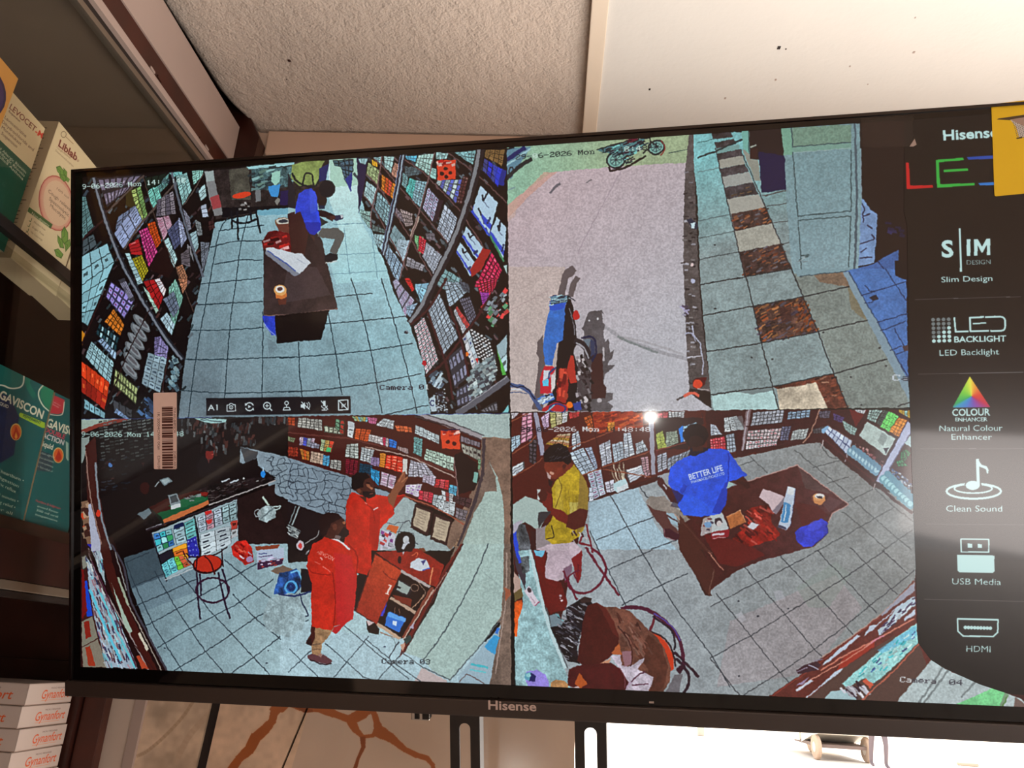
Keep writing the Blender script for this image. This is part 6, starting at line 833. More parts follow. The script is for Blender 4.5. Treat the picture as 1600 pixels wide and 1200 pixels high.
S.P([(800, 800), (870, 790), (880, 870), (940, 880), (1050, 810), (1040, 850), (1000, 900), (1120, 960), (1110, 1010), (1080, 1070), (900, 1070), (930, 1000), (860, 890)], (186, 176, 190), tex=(.05, .15, .08)); S.L([(950, 1000), (1010, 940), (1060, 920)], 9, (80, 40, 60), smooth=True); S.L([(960, 1020), (1080, 1010)], 9, (90, 50, 70)); S.P([(880, 770), (950, 760), (960, 860), (900, 880)], (140, 100, 110)); S.P([(760, 1020), (900, 990), (960, 1000), (900, 1070), (800, 1070)], (170, 150, 170)); S.L([(850, 570), (930, 680), (960, 780), (950, 880)], 7, (60, 24, 24), smooth=True)
S.P([(620, 420), (690, 390), (760, 440), (820, 540), (855, 640), (855, 740), (800, 800), (720, 860), (600, 880), (540, 840), (560, 720), (580, 560)], (66, 20, 18), tex=(.05, .08, .04)); S.P([(690, 390), (760, 440), (820, 540), (855, 660), (820, 640), (760, 520)], (96, 36, 30), alpha=.7); S.P([(690, 870), (750, 840), (800, 815), (780, 860), (720, 880)], (196, 140, 110)); S.P([(800, 780), (860, 700), (880, 790), (820, 790)], (170, 90, 50))
S.P([(480, 900), (560, 870), (800, 850), (870, 900), (930, 1000), (900, 1070), (560, 1060), (470, 1020)], (70, 18, 20), tex=(.04, .08, .04)); S.P([(520, 1010), (560, 930), (620, 1010), (560, 1050)], (170, 80, 34)); S.P([(500, 1040), (550, 1030), (570, 1060), (520, 1060)], (200, 180, 180)); S.L([(860, 890), (900, 960), (900, 1040)], 6, (120, 70, 80), smooth=True)
view(790, 640, 4.848); LT, DKT = (214, 222, 226), (26, 22, 34)
S.osd('29-06-2026 Mon', 108, 168, 705, 165, 36, [DKT, DKT, DKT, DKT, DKT, LT, LT, LT, LT, LT, LT, LT, LT, LT]); S.osd('14:48:48', 750, 168, 1095, 168, 36, [DKT, DKT, LT, LT, LT, LT, LT, LT])
view(1110, 860, 4.8); S.osd('Camera', 1420, 988, 1690, 1000, 42, [LT, LT, (60, 56, 66), (60, 56, 66), (60, 56, 66), (60, 56, 66)]); S.osd('04', 1790, 1008, 1890, 1011, 42, (60, 60, 70))

S.finish()

# ---- feature column at the right edge of the panel (its own canvas)
FB = Canvas(620, S.h, lambda p: tv_uv(p) - (2250, 0), 9)
FB.a[:] = (13, 9, 9); IW = (188, 224, 222)
FB.z = (1400, 140, 4.0); F = FB
F.T('Hisense', 295, 318, 640, 296, 62, IW, .03)
F.P([(60, 457), (80, 457), (88, 600), (228, 597), (232, 615), (66, 622)], (190, 28, 28))
GN = (50, 170, 62)
F.P([(247, 440), (418, 426), (424, 442), (268, 455), (274, 592), (490, 584), (492, 600), (255, 614)], GN); F.P([(296, 502), (448, 492), (450, 508), (298, 518)], GN)
F.P([(440, 422), (700, 405), (700, 428), (452, 440)], (34, 70, 160)); F.P([(512, 584), (700, 574), (700, 595), (524, 600)], (44, 116, 196))
F.z = (1400, 340, 4.8)
F.T('S', 342, 296, 432, 293, 122, IW, .035); F.P([(528, 164), (557, 163), (557, 288), (528, 288)], IW); F.P([(583, 162), (612, 161), (644, 218), (676, 159), (705, 158), (706, 283), (680, 284), (680, 204), (650, 262), (638, 262), (610, 206), (611, 286), (584, 287)], IW); F.L([(476, 85), (486, 402)], 16, IW); F.T('DESIGN', 530, 354, 708, 348, 34, (150, 180, 180)); F.T('Slim Design', 338, 486, 722, 475, 42, IW, .008)
F.L([(140, 615), (935, 593)], 3, (110, 110, 112)); F.L([(165, 1174), (955, 1158)], 3, (110, 110, 112))
for j in range(6):
    for i in range(4):
        lit = i + j >= [9, 9, 5, 5, 5, 3][j] if False else (i >= 4 - [0, 0, 1, 2, 3, 4][j])
        F.E(277 + i * 39 + j * 1.2, 766 + j * 32 - i * 1, 15, 14, IW if lit else (110, 122, 124))
F.L([(436, 752), (446, 855), (540, 853)], 14, IW); F.L([(655, 746), (552, 750), (556, 852), (694, 848)], 14, IW); F.L([(578, 796), (672, 790)], 11, IW); F.L([(668, 746), (780, 744), (812, 760), (818, 800), (812, 835), (790, 848), (708, 850)], 14, IW, smooth=True)
F.T('BACKLIGHT', 436, 936, 826, 928, 44, IW, .03); F.T('LED Backlight', 326, 1036, 772, 1026, 44, IW, .005)
F.z = (1400, 580, 4.8)
F.L([(165, 22), (955, 10)], 3, (110, 110, 112)); A_ = (552, 38); Bp, Cp, O_ = (422, 272), (706, 270), (566, 188)
def lerp(a, b_, t): return tuple(x * (1 - t) + y * t for x, y in zip(a, b_))
ramp = [(0, (230, 228, 70)), (.16, (120, 200, 60)), (.3, (40, 160, 90)), (.36, (40, 150, 190)), (.45, (60, 120, 200)), (.55, (130, 60, 160)), (.68, (190, 30, 70)), (.8, (215, 60, 40)), (.9, (230, 150, 50)), (1, (230, 228, 70))]
edge = [A_, Bp, Cp, A_]
def at_(t):
    k = min(int(t * 3), 2); return lerp(edge[k], edge[k + 1], t * 3 - k)
for k in range(60):
    t = (k + .5) / 60
    for (t0, c0), (t1, c1) in zip(ramp[:-1], ramp[1:]):
        if t0 <= t <= t1: c = lerp(c0, c1, (t - t0) / (t1 - t0))
    F.P([O_, at_(k / 60), at_((k + 1) / 60 - 1e-6)], c)
F.T('COLOUR', 420, 334, 706, 330, 50, IW, .035); F.T('ENHANCER', 442, 376, 686, 374, 28, IW, .03); F.T('Natural Colour', 324, 450, 798, 446, 44, IW, .008); F.T('Enhancer', 414, 514, 720, 514, 44, IW, .008)
F.L([(180, 582), (960, 580)], 3, (120, 116, 116)); F.ring(582, 900, 204, 56, 17, IW); F.ring(578, 880, 142, 34, 13, IW)
F.P([(590, 660), (626, 658), (632, 840), (596, 840)], (13, 9, 9)); F.E(576, 856, 64, 42, (13, 9, 9)); F.E(574, 856, 54, 35, IW); F.P([(597, 658), (620, 657), (629, 850), (603, 850)], IW); F.P([(620, 668), (640, 700), (680, 712), (694, 740), (690, 768), (680, 768), (672, 735), (622, 715)], IW)
F.T('Clean Sound', 374, 1052, 796, 1053, 46, IW, .008); F.L([(225, 1146), (960, 1151)], 3, (120, 116, 116))
F.z = (1400, 820, 3.871)
F.L([(392, 86), (560, 88), (560, 166), (394, 164)], 9, IW, closed=True); F.P([(432, 112), (460, 113), (460, 138), (432, 138)], IW); F.P([(492, 115), (520, 116), (520, 140), (493, 139)], IW); F.P([(368, 180), (594, 185), (596, 280), (585, 291), (382, 287), (370, 276)], IW)
F.T('USB Media', 338, 359, 634, 364, 38, IW); F.L([(170, 450), (774, 463)], 2.5, (130, 124, 122))
F.L([(371, 568), (616, 574), (614, 650), (586, 675), (406, 672), (374, 644)], 10, IW, closed=True)
for k in range(9): F.E(418 + k * 19, 620 + k * .6, 11, 11, IW)
F.L([(418, 620), (570, 625)], 6, IW); F.T('HDMI', 424, 766, 570, 770, 38, IW)
# ================================================================== materials
def plaster(name, color, strength, scale, stain=.08):
    m = bpy.data.materials.new(name); m.use_nodes = True; nt = m.node_tree; p = nt.nodes['Principled BSDF']; p.inputs['Roughness'].default_value = .85
    p.inputs['Specular IOR Level'].default_value = .25
    tc = nt.nodes.new('ShaderNodeTexCoord')
    def noise(sc, det):
        n = nt.nodes.new('ShaderNodeTexNoise'); n.inputs['Scale'].default_value = sc; n.inputs['Detail'].default_value = det; nt.links.new(tc.outputs['Object'], n.inputs['Vector']); return n
    a, b_ = noise(scale, 5), noise(scale * 4, 3)
    v = nt.nodes.new('ShaderNodeTexVoronoi'); v.inputs['Scale'].default_value = scale * .9; nt.links.new(tc.outputs['Object'], v.inputs['Vector'])
    r1 = nt.nodes.new('ShaderNodeMapRange'); r1.inputs[1].default_value = .0; r1.inputs[2].default_value = .16; r1.inputs[3].default_value = 1.; r1.inputs[4].default_value = 0; nt.links.new(v.outputs['Distance'], r1.inputs[0])
    mm = nt.nodes.new('ShaderNodeMath'); mm.operation = 'MULTIPLY_ADD'; mm.inputs[1].default_value = .35; nt.links.new(b_.outputs['Fac'], mm.inputs[0]); nt.links.new(a.outputs['Fac'], mm.inputs[2])
    m2 = nt.nodes.new('ShaderNodeMath'); m2.operation = 'MULTIPLY_ADD'; m2.inputs[1].default_value = .25; nt.links.new(r1.outputs[0], m2.inputs[0]); nt.links.new(mm.outputs[0], m2.inputs[2])
    bp = nt.nodes.new('ShaderNodeBump'); bp.inputs['Strength'].default_value = strength; bp.inputs['Distance'].default_value = .006; nt.links.new(m2.outputs[0], bp.inputs['Height']); nt.links.new(bp.outputs[0], p.inputs['Normal'])
    st = noise(3.5, 6); cr = nt.nodes.new('ShaderNodeValToRGB'); cr.color_ramp.elements[0].position = .3; cr.color_ramp.elements[1].position = .7
    cr.color_ramp.elements[0].color = rgb([c * (1 - stain) for c in color]); cr.color_ramp.elements[1].color = rgb(color)
    nt.links.new(st.outputs['Fac'], cr.inputs[0]); nt.links.new(cr.outputs[0], p.inputs['Base Color']); return m
M_PL = plaster('rough_plaster', (206, 192, 180), .85, 70)
M_PL2 = plaster('smooth_plaster', (209, 207, 202), .12, 26, .03)
M_WALL = mat('wall_paint', (206, 180, 160), .7, .3, noise=.04, nscale=5, bump=.05)
M_TILE = mat('floor_tile', (170, 165, 158), .35, .5, noise=.06, nscale=6)
M_GROUT = mat('dark_joint', (30, 18, 14), .8)
M_WOOD = mat('dark_wood', (44, 18, 12), .4, .4, noise=.25, nscale=14)
M_WOODR = mat('red_brown_wood', (58, 24, 15), .35, .4, noise=.18, nscale=16)
M_CABIN = mat('cabinet_lining', (98, 82, 68), .6, .3, noise=.05, nscale=9)
M_LAM = mat('pale_laminate', (166, 148, 140), .4, .4, noise=.02, nscale=6)
M_BLK = mat('black_gloss', (9, 6, 6), .05, .5)
M_BEZ = mat('brown_black_plastic', (50, 40, 36), .32, .5, bump=.02, bscale=900)
M_BACK = mat('black_plastic', (14, 13, 13), .5)
M_STEEL = mat('black_steel', (26, 18, 15), .42, .5)
M_CHROME = mat('chrome', (200, 195, 190), .12, .5, metal=1)
M_ALU = mat('brushed_aluminium', (150, 138, 124), .3, .5, metal=.8)
M_WHITE = mat('white_card', (186, 172, 164), .6, .3, noise=.02, nscale=30)

# ================================================================== room shell
XL, XR, YW, YB, ZF, ZC = -1.06, 2.7, 1.14, -2.7, -1.6, .862
W0 = on(1, YW, 898, 1150).x                     # left jamb of the opening under the television
ZH = .30                                        # head of the opening
# ceiling left of the joint, its left edge sags beside the cabinet
xj = on(2, ZC, 920, 60).x
edge_px = [(180, -120), (250, 0), (273, 36), (297, 72), (320, 110), (342, 144), (364, 168), (382, 184), (392, 196), (402, 213), (409, 224), (414, 233)]
edge = [on(2, ZC, *p) for p in edge_px]; edge = [Vector((e.x, min(e.y, YW - .002), ZC)) for e in edge]
y0 = edge[0].y
pts = [(xj, YB, ZC), (XL, YB, ZC), (XL, y0, ZC)] + [tuple(e) for e in edge] + [(edge[-1].x, YW, ZC), (xj, YW, ZC)]
# ceiling mesh with a real undulating underside
def ceil_mesh():
    nx, ny = 90, 90; V, Fc = [], []
    def left(y):
        if y <= edge[0].y: return XL if y < edge[0].y - .02 else edge[0].x
        for a, b_ in zip(edge[:-1], edge[1:]):
            if a.y <= y <= b_.y: t = (y - a.y) / max(b_.y - a.y, 1e-6); return a.x * (1 - t) + b_.x * t
        return edge[-1].x
    from mathutils import noise as ns
    ys = list(np.linspace(YB, y0 - .021, 14)) + list(np.linspace(y0, YW, ny))
    for y in ys:
        xl = left(y)
        for i in range(nx + 1):
            x = xl + (xj - xl) * (i / nx)
            e = min(1, (x - xl) / .02); dz = .0022 * ns.noise((x * 9, y * 9, 1)) + .0008 * ns.noise((x * 34, y * 34, 4)) + (.006 * (1 - math.sqrt(max(0, 1 - (1 - e) ** 2))) if xl > XL + .01 else 0)
            V.append((x, y, ZC + dz))
    for j in range(len(ys) - 1):
        for i in range(nx):
            a = j * (nx + 1) + i; Fc.append((a, a + nx + 1, a + nx + 2, a + 1))
    n0 = len(V)
    for j in range(len(ys)):       # lip up the left edge
        v = V[j * (nx + 1)]; V.append((v[0] - .001, v[1], ZC + .05))
    for j in range(len(ys) - 1): Fc.append((j * (nx + 1), n0 + j, n0 + j + 1, (j + 1) * (nx + 1)))
    return V, Fc
V_, F_ = ceil_mesh(); c = mesh('ceiling', V_, F_, M_PL, smooth=True); struct(c)
mesh('plaster_backing', [(XL, YB, ZC + .06), (XR, YB, ZC + .06), (XR, YW + .2, ZC + .06), (XL, YW + .2, ZC + .06)], [(0, 1, 2, 3)], M_WOOD, c)
# pits and lumps of the plaster
for i, (px, py, r_) in enumerate([(452, 95, .0028), (448, 124, .0012), (541, 144, .002), (578, 107, .0022), (586, 108, .0018), (800, 50, .0016), (870, 15, .0018), (720, 136, .0014), (690, 92, .0012)]):
    p = on(2, ZC, px, py); bmh = bmesh.new(); bmesh.ops.create_icosphere(bmh, subdivisions=2, radius=r_); me = bpy.data.meshes.new('plaster_pit')
    for v in bmh.verts: v.co.z *= .45
    bmh.to_mesh(me); bmh.free(); me.materials.append(M_WOOD if i < 2 else M_PL); o = bpy.data.objects.new('plaster_pit' if i < 2 else 'plaster_lump', me); COL.objects.link(o); o.location = p; o.parent = c
# right ceiling panel, a little lower, with its cover strip
x2 = on(2, ZC - .012, 946, 60).x
struct(box('ceiling', x2 - .002, XR, YB, YW, ZC - .012, ZC + .04, M_PL2, bevel=.001))
for i, (px, py, sx) in enumerate([(1217, 75, .0022), (1228, 77, .0008), (1015, 140, .0014), (1133, 154, .0014), (1212, 125, .0013), (1428, 82, .0014), (1328, 104, .0009), (1430, 28, .0008), (1356, 132, .0007)]):
    p = on(2, ZC - .0125, px, py); o = box('paint_chip', p.x - sx, p.x + sx, p.y - sx * 1.4, p.y + sx * 1.2, ZC - .0126, ZC - .0118, M_GROUT if i in (0, 1, 2) else M_LAM); o.parent = bpy.data.objects['ceiling.001']
struct(box('trim_1', xj, x2, YB, YW, ZC - .016, ZC + .02, mat('cover_strip', (210, 196, 178), .6), bevel=.0015))
# walls
struct(box('wall_left', XL - .1, XL, YB, YW + .1, ZF, ZC + .06, M_WALL))
struct(box('wall_right', XR, XR + .1, YB, YW + .1, ZF, ZC + .06, M_WALL))
wb = struct(box('wall_back', XL, W0, YW, YW + .10, ZF, ZC + .06, M_WALL))
hd = box('lintel', W0, XR, YW, YW + .10, ZH, ZC + .06, M_WALL, wb)
struct(box('wall_front', XL, .9, YB - .1, YB, ZF, ZC + .06, M_WALL))
struct(box('wall_front', .9, XR, YB - .1, YB, -.95, ZC + .06, M_WALL))  # unseen wall over the back opening, shaped to cut glare on the screen
struct(box('trim_2', -.52, xj, YW - .012, YW, ZC - .05, ZC - .0035, mat('cornice_paint', (206, 178, 158), .6), bevel=.002))
struct(prism('trim_3', [on(1, YW - .04, *p) for p in ((280, 60), (345, 130), (392, 185), (405, 214), (399, 238), (392, 262), (300, 262))], (0, .03, 0), M_WOOD))
fl = struct(box('floor', XL, XR, YB, YW + .1, ZF - .05, ZF, M_GROUT))
tm = None
for i in range(9):
    for j in range(9):
        x, y = XL + .004 + i * .41, YB + .004 + j * .41
        if x > XR - .1 or y > YW: continue
        if tm is None: o = box('tile', 0, .404, 0, .404, 0, .004, M_TILE, fl); tm = o
        else: o = tm.copy(); COL.objects.link(o)
        o.location = (x, y, ZF)
# jamb of the opening
struct(box('door_1', W0 - .012, W0 + .0, YW - .006, YW + .12, ZF, ZH, mat('jamb', (190, 170, 150), .5)))

# marbled slabs on the wall under the television
def wall_uv(p):
    p = np.asarray(p, float); D = np.stack([(p[:, 0] - 800) / FPX, -(p[:, 1] - 600) / FPX, np.ones(len(p))], 1) @ AX.T
    Q = D * (YW / D[:, 1])[:, None]; return np.stack([(Q[:, 0] + .67) * 2300, (.0 - Q[:, 2]) * 2300], 1)
WC = Canvas(1750, 900, wall_uv, 3); WC.a[:] = (186, 164, 146); WC.a *= (1 + .02 * WC.n1[..., None])
WC.z = (0, 0, 1)
WC.P([(180, 1060), (228, 1060), (196, 1210), (145, 1210)], (214, 194, 178))
WC.P([(226, 1060), (350, 1060), (322, 1220), (200, 1220)], (186, 164, 142), tex=(.12, .06, .01)); WC.P([(353, 1060), (500, 1060), (450, 1230), (322, 1230)], (196, 168, 144), tex=(.1, .05, .01))
WC.L([(310, 1090), (290, 1120), (262, 1150), (236, 1172), (220, 1180)], 5, (160, 136, 112), alpha=.6, smooth=True); WC.L([(335, 1110), (300, 1150), (280, 1190)], 9, (176, 152, 130), alpha=.5, smooth=True); WC.E(208, 1192, 6, 7, (110, 60, 36)); WC.L([(215, 1180), (205, 1215)], 4, (110, 70, 46))
WC.z = (200, 1040, 2.857); RU, RU2 = (150, 80, 36), (122, 60, 26)
def band(pts, ws, col):
    for (a, b_), (w0, w1) in zip(zip(pts[:-1], pts[1:]), zip(ws[:-1], ws[1:])):
        a, b_ = np.array(a, float), np.array(b_, float)
        for k in range(6):
            t = k / 6; WC.L([a + (b_ - a) * t, a + (b_ - a) * (t + .2)], (w0 * (1 - t) + w1 * t) * WC.rng.uniform(.9, 1.12), col)
band([(700, 165), (665, 200), (655, 245), (620, 285), (580, 320), (555, 370), (510, 410), (475, 460), (440, 520)], [60, 34, 32, 40, 46, 40, 34, 38, 36], RU)
band([(700, 160), (780, 185), (860, 185), (920, 210), (1000, 240)], [20, 30, 40, 34, 30], RU)
band([(1000, 240), (1050, 215), (1085, 175)], [44, 46, 54], RU); band([(1000, 240), (1025, 285), (1055, 315), (1100, 310), (1125, 280), (1110, 225), (1095, 190)], [40, 26, 14, 16, 34, 22, 30], RU)
band([(1125, 290), (1180, 320), (1240, 370), (1290, 395), (1340, 410), (1365, 440), (1375, 500)], [50, 34, 22, 24, 22, 18, 14], RU); band([(1055, 320), (1058, 360), (1035, 410), (1020, 460), (1000, 520)], [22, 16, 14, 18, 14], RU2)
band([(760, 170), (800, 200), (830, 200)], [26, 16, 12], RU2)
IM_W = WC.image('marble', 1)
M_MARB = image_mat('marble_slab', IM_W, .16, .5)
def slab(pxs, name='tile', th=.006, y=YW - .010):
    """a marbled slab standing off the wall; outline given where it meets the wall plane"""
    P3 = [on(1, YW, *p) for p in pxs]
    n = len(P3); f = [Vector((p.x, y, p.z)) for p in P3]; bk = [Vector((p.x, y + th, p.z)) for p in P3]
    uv = [((p.x + .67) * 2300 / WC.w, 1 + p.z * 2300 / WC.h) for p in P3] * 2
    o = mesh(name, f + bk, [tuple(range(n)), tuple(range(2 * n - 1, n - 1, -1))] + [(i, (i + 1) % n, n + (i + 1) % n, n + i) for i in range(n)], M_MARB, wb, uvs=uv); fixn(o); return o
def ext(a, b_, yy): t = (yy - a[1]) / (b_[1] - a[1]); return (a[0] + (b_[0] - a[0]) * t, yy)
LN = [((180, 1085), (155, 1200)), ((219, 1087), (195, 1200)), ((222, 1087), (198, 1200)), ((335, 1092), (310, 1200)), ((350.5, 1092), (326, 1200)), ((483.5, 1101), (442.5, 1200)), ((487, 1101), (446, 1200))]
for a, b_ in ((0, 1), (2, 3), (4, 5)): slab([ext(*LN[a], 1000), ext(*LN[b_], 1000), ext(*LN[b_], 1650), ext(*LN[a], 1650)])
slab([ext(*LN[6], 1000), (752, 1000), (752, 1650), ext(*LN[6], 1650)])
slab([(754, 1000), (897, 1000), (897, 1650), (754, 1650)])
slab_edge = slab([ext((222, 1087), (198, 1200), 1000), ext((238, 1087), (214, 1200), 1000), ext((238, 1087), (214, 1200), 1650), ext((222, 1087), (198, 1200), 1650)], 'cover_strip', .006, YW - .016)
slab_edge.data.materials.clear(); slab_edge.data.materials.append(M_LAM)
bk = prism('joint_backing', [on(1, YW, *p) + Vector((0, -.0035, 0)) for p in ((170, 1000), (890, 1000), (890, 1650), (120, 1650))], (0, .003, 0), M_GROUT, wb)

# ================================================================== outside
struct(box('street_ground', -14, 30, YW + .12, 60, -1.8, -1.64, mat('sunlit_concrete', (226, 214, 200), .8, noise=.03, nscale=2)))
bld = tag(box('shop_front_across_street', -6, 22, 34, 38, -1.64, 6, mat('pale_render', (236, 228, 214), .8)), 'pale sunlit building front across the street beyond the opening', 'building')
bld.name = 'building'
wn = [box('window', -4 + i * 4, -2.4 + i * 4, 33.95, 34.02, .3, 1.9, mat('far_window', (150, 160, 165), .2), bld) for i in range(6)]
def lathe(name, prof, m, parent=None, seg=24, axis='z'):
    V, Fc = [], []
    for r_, h in prof:
        for k in range(seg):
            a = 2 * math.pi * k / seg; x, y = r_ * math.cos(a), r_ * math.sin(a); V.append((x, y, h) if axis == 'z' else ((h, x, y) if axis == 'x' else (x, h, y)))
    for i in range(len(prof) - 1):
        for k in range(seg): Fc.append((i * seg + k, i * seg + (k + 1) % seg, (i + 1) * seg + (k + 1) % seg, (i + 1) * seg + k))
    Fc.append(tuple(range(seg))); Fc.append(tuple((len(prof) - 1) * seg + k for k in range(seg)))
    o = mesh(name, V, Fc, m, parent, smooth=False); return fixn(o)
# auto rickshaw, wheel at photo (1277,1185)
gz = -1.64
wp = on(2, gz, 1277, 1187); rk = empty('auto_rickshaw', (wp.x, wp.y + 1.95, gz)); rk.rotation_euler = (0, 0, -math.pi / 2); tag(rk, 'pale three-wheeled taxi parked on the bright street, seen under the television', 'vehicle')
MB_ = mat('cream_bodywork', (222, 214, 200), .4); MT = mat('tyre_rubber', (176, 150, 128), .8); MH = mat('wheel_rim', (190, 176, 160), .4); MD = mat('dark_seat', (110, 92, 84), .7)
for (x, y) in ((0, 0), (1.95, -.0), (1.95, 1.1)):
    wl = lathe('wheel', [(.10, -.05), (.24, -.05), (.26, -.03), (.26, .03), (.24, .05), (.10, .05)], MT, rk, axis='y'); wl.location = (x, y + (0.5 if x == 0 else 0), .26)
    h_ = lathe('hub', [(.03, -.06), (.11, -.055), (.11, .055), (.03, .06)], MH, wl, axis='y')
wl0 = [o for o in rk.children][0]
prism('body', [(-.35, -.02, .35), (-.2, -.02, .85), (.25, -.02, 1.0), (.75, -.02, .95), (.8, -.02, .32), (.35, -.02, .30), (.30, -.02, .42), (-.25, -.02, .42)], (0, 1.2, 0), MB_, rk, .01)
prism('rear_body', [(.95, -.02, .3), (.95, -.02, .5), (1.25, -.02, .55), (1.35, -.02, .95), (2.12, -.02, .95), (2.15, -.02, .55), (1.75, -.02, .50)], (0, 1.2, 0), MB_, rk, .01)
box('floor_pan', .3, 2.1, 0, 1.15, .26, .33, MD, rk); box('seat', 1.35, 1.9, .08, 1.1, .6, .72, MD, rk, .02); box('seat_back', 1.8, 1.9, .08, 1.1, .72, 1.2, MD, rk, .02)
prism('roof', [(.2, -.05, 1.62), (.5, -.05, 1.75), (2.2, -.05, 1.72), (2.3, -.05, 1.55), (2.15, -.05, 1.6), (.55, -.05, 1.64)], (0, 1.26, 0), MB_, rk, .01)
for x, x1 in ((.25, .3), (.95, 1.0), (2.1, 2.15)):
    for y in (0, 1.1): box('post', x, x + .04, y, y + .04, .9, 1.66, MH, rk)
# passer-by, body as one skinned surface
def person(name, base, joints, edges, mats, label):
    root = empty(name, base); tag(root, label, 'person')
    me = bpy.data.meshes.new('body'); me.from_pydata([j[0] for j in joints], edges, []); o = bpy.data.objects.new('body', me); COL.objects.link(o); o.parent = root
    sk = o.modifiers.new('s', 'SKIN'); 
    for i, j in enumerate(joints): me.skin_vertices[0].data[i].radius = (j[1], j[1]); me.skin_vertices[0].data[i].use_root = (i == 0)
    sb = o.modifiers.new('d', 'SUBSURF'); sb.levels = 1; sb.render_levels = 1
    for m in mats: me.materials.append(m)
    return root
J = [((0, 0, .92), .13), ((0, 0, 1.15), .13), ((0, 0, 1.40), .14), ((0, 0, 1.52), .055), ((0, -.01, 1.62), .09), ((0, -.01, 1.70), .085),
     ((.10, 0, .86), .085), ((.12, -.06, .48), .055), ((.11, .0, .08), .04), ((.11, -.16, .04), .035), ((-.10, 0, .86), .085), ((-.11, .12, .48), .055), ((-.11, .22, .10), .04), ((-.11, .08, .05), .035),
     ((.19, 0, 1.40), .055), ((.24, .02, 1.13), .042), ((.24, -.10, .90), .03), ((.24, -.14, .82), .03), ((-.19, 0, 1.40), .055), ((-.24, 0, 1.13), .042), ((-.24, -.12, .92), .03), ((-.24, -.16, .84), .03)]
Eg = [(0, 1), (1, 2), (2, 3), (3, 4), (4, 5), (0, 6), (6, 7), (7, 8), (8, 9), (0, 10), (10, 11), (11, 12), (12, 13), (2, 14), (14, 15), (15, 16), (16, 17), (2, 18), (18, 19), (19, 20), (20, 21)]
pp = on(2, gz, 1377, 1202)
ps = person('person', (pp.x, pp.y, gz), J, Eg, [mat('dark_trousers', (104, 92, 96), .8)], 'person walking past on the bright street in dark trousers and pale shirt')
sh = bpy.data.meshes.new('shirt'); sh.from_pydata([(0, 0, .98), (0, 0, 1.15), (0, 0, 1.42), (.20, 0, 1.41), (.245, .02, 1.16), (-.20, 0, 1.41), (-.245, 0, 1.16)], [(0, 1), (1, 2), (2, 3), (3, 4), (2, 5), (5, 6)], [])
o = bpy.data.objects.new('shirt', sh); COL.objects.link(o); o.parent = ps; o.modifiers.new('s', 'SKIN')
for i, r_ in enumerate((.15, .145, .155, .075, .065, .075, .065)): sh.skin_vertices[0].data[i].radius = (r_, r_)
o.modifiers.new('d', 'SUBSURF'); sh.materials.append(mat('pale_shirt', (222, 206, 196), .8))
lathe('head', [(.02, 1.51), (.07, 1.54), (.088, 1.62), (.085, 1.68), (.06, 1.73), (.01, 1.75)], mat('brown_skin', (120, 84, 66), .6), ps, 16)
q1 = on(2, gz, 1095, 1150); pst = tag(box('bollard', q1.x - .09, q1.x + .09, q1.y - .09, q1.y + .09, gz, gz + .9, mat('grey_post', (176, 164, 150), .7), bevel=.02), 'grey post far off on the bright street, left of the three-wheeled taxi', 'post')
q2 = on(2, gz, 1565, 1158); tag(box('bollard', q2.x - .1, q2.x + .1, q2.y - .1, q2.y + .1, gz, gz + 1.1, mat('grey_post', (176, 164, 150), .7), bevel=.02), 'grey post far off on the bright street, right of the walking person', 'post')
q3 = on(2, gz, 1513, 1197); tag(box('rubble_stone', q3.x - .22, q3.x + .2, q3.y - .1, q3.y + .1, gz, gz + .07, mat('grey_stone', (170, 150, 132), .9), bevel=.03), 'flat grey stone lying on the bright street at the lower right', 'stone')

# ================================================================== television
tv = empty('television', M=TVM); tag(tv, 'wide black flat television tilted forward on the wall, showing four shop camera pictures', 'television')
im_s = S.image('screen_picture', 1)
def screen_mat(name, im): 
    m = image_mat(name, im, .2, .3, emit=.96, base=False, coat=.45); return m
M_SCR = screen_mat('screen', im_s); M_FB = screen_mat('feature_column', FB.image('feature_picture', 1))
def pic(name, u0, u1, v0, v1, label):
    o = mesh(name, [(u0, -v0, 0), (u1, -v0, 0), (u1, -v1, 0), (u0, -v1, 0)], [(3, 2, 1, 0)], M_SCR, tv, uvs=[(u0 / TVW, 1 - v0 / TVH), (u1 / TVW, 1 - v0 / TVH), (u1 / TVW, 1 - v1 / TVH), (u0 / TVW, 1 - v1 / TVH)])
    tag(o, label); return o
hw, hh = TVW / 2, TVH / 2
pic('camera_picture', 0, hw, 0, hh, 'camera picture of a shop aisle between full shelves')
pic('camera_picture', hw, TVW, 0, hh, 'camera picture of the paved walkway outside')
pic('camera_picture', 0, hw, hh, TVH, 'camera picture of the counter with two people in red coats')
pic('camera_picture', hw, TVW, hh, TVH, 'camera picture of people seated around a dark table')
# feature column: printed film with lit letters, rounded away at its foot
fpx = [(1413, 176), (1412, 330), (1417, 352), (1418, 420), (1421, 640), (1431, 900), (1434, 1004), (1454, 1031), (1475, 1044), (1530, 1069), (1575, 1084)]
fp = [tv_local(*p) for p in fpx]; fp[0] = (fp[0][0], -.0005); fp += [(TVW - .0005, fp[-1][1] - .001), (TVW - .0005, -.0005)]
x0_ = 2250 / CPM
tag(mesh('feature_column', [(x, y, .0004) for x, y in fp], [tuple(range(len(fp)))[::-1]], M_FB, tv, uvs=[((x - x0_) * CPM / FB.w, 1 + y * CPM / FB.h) for x, y in fp]), 'black column of white lettering and icons at the right edge')
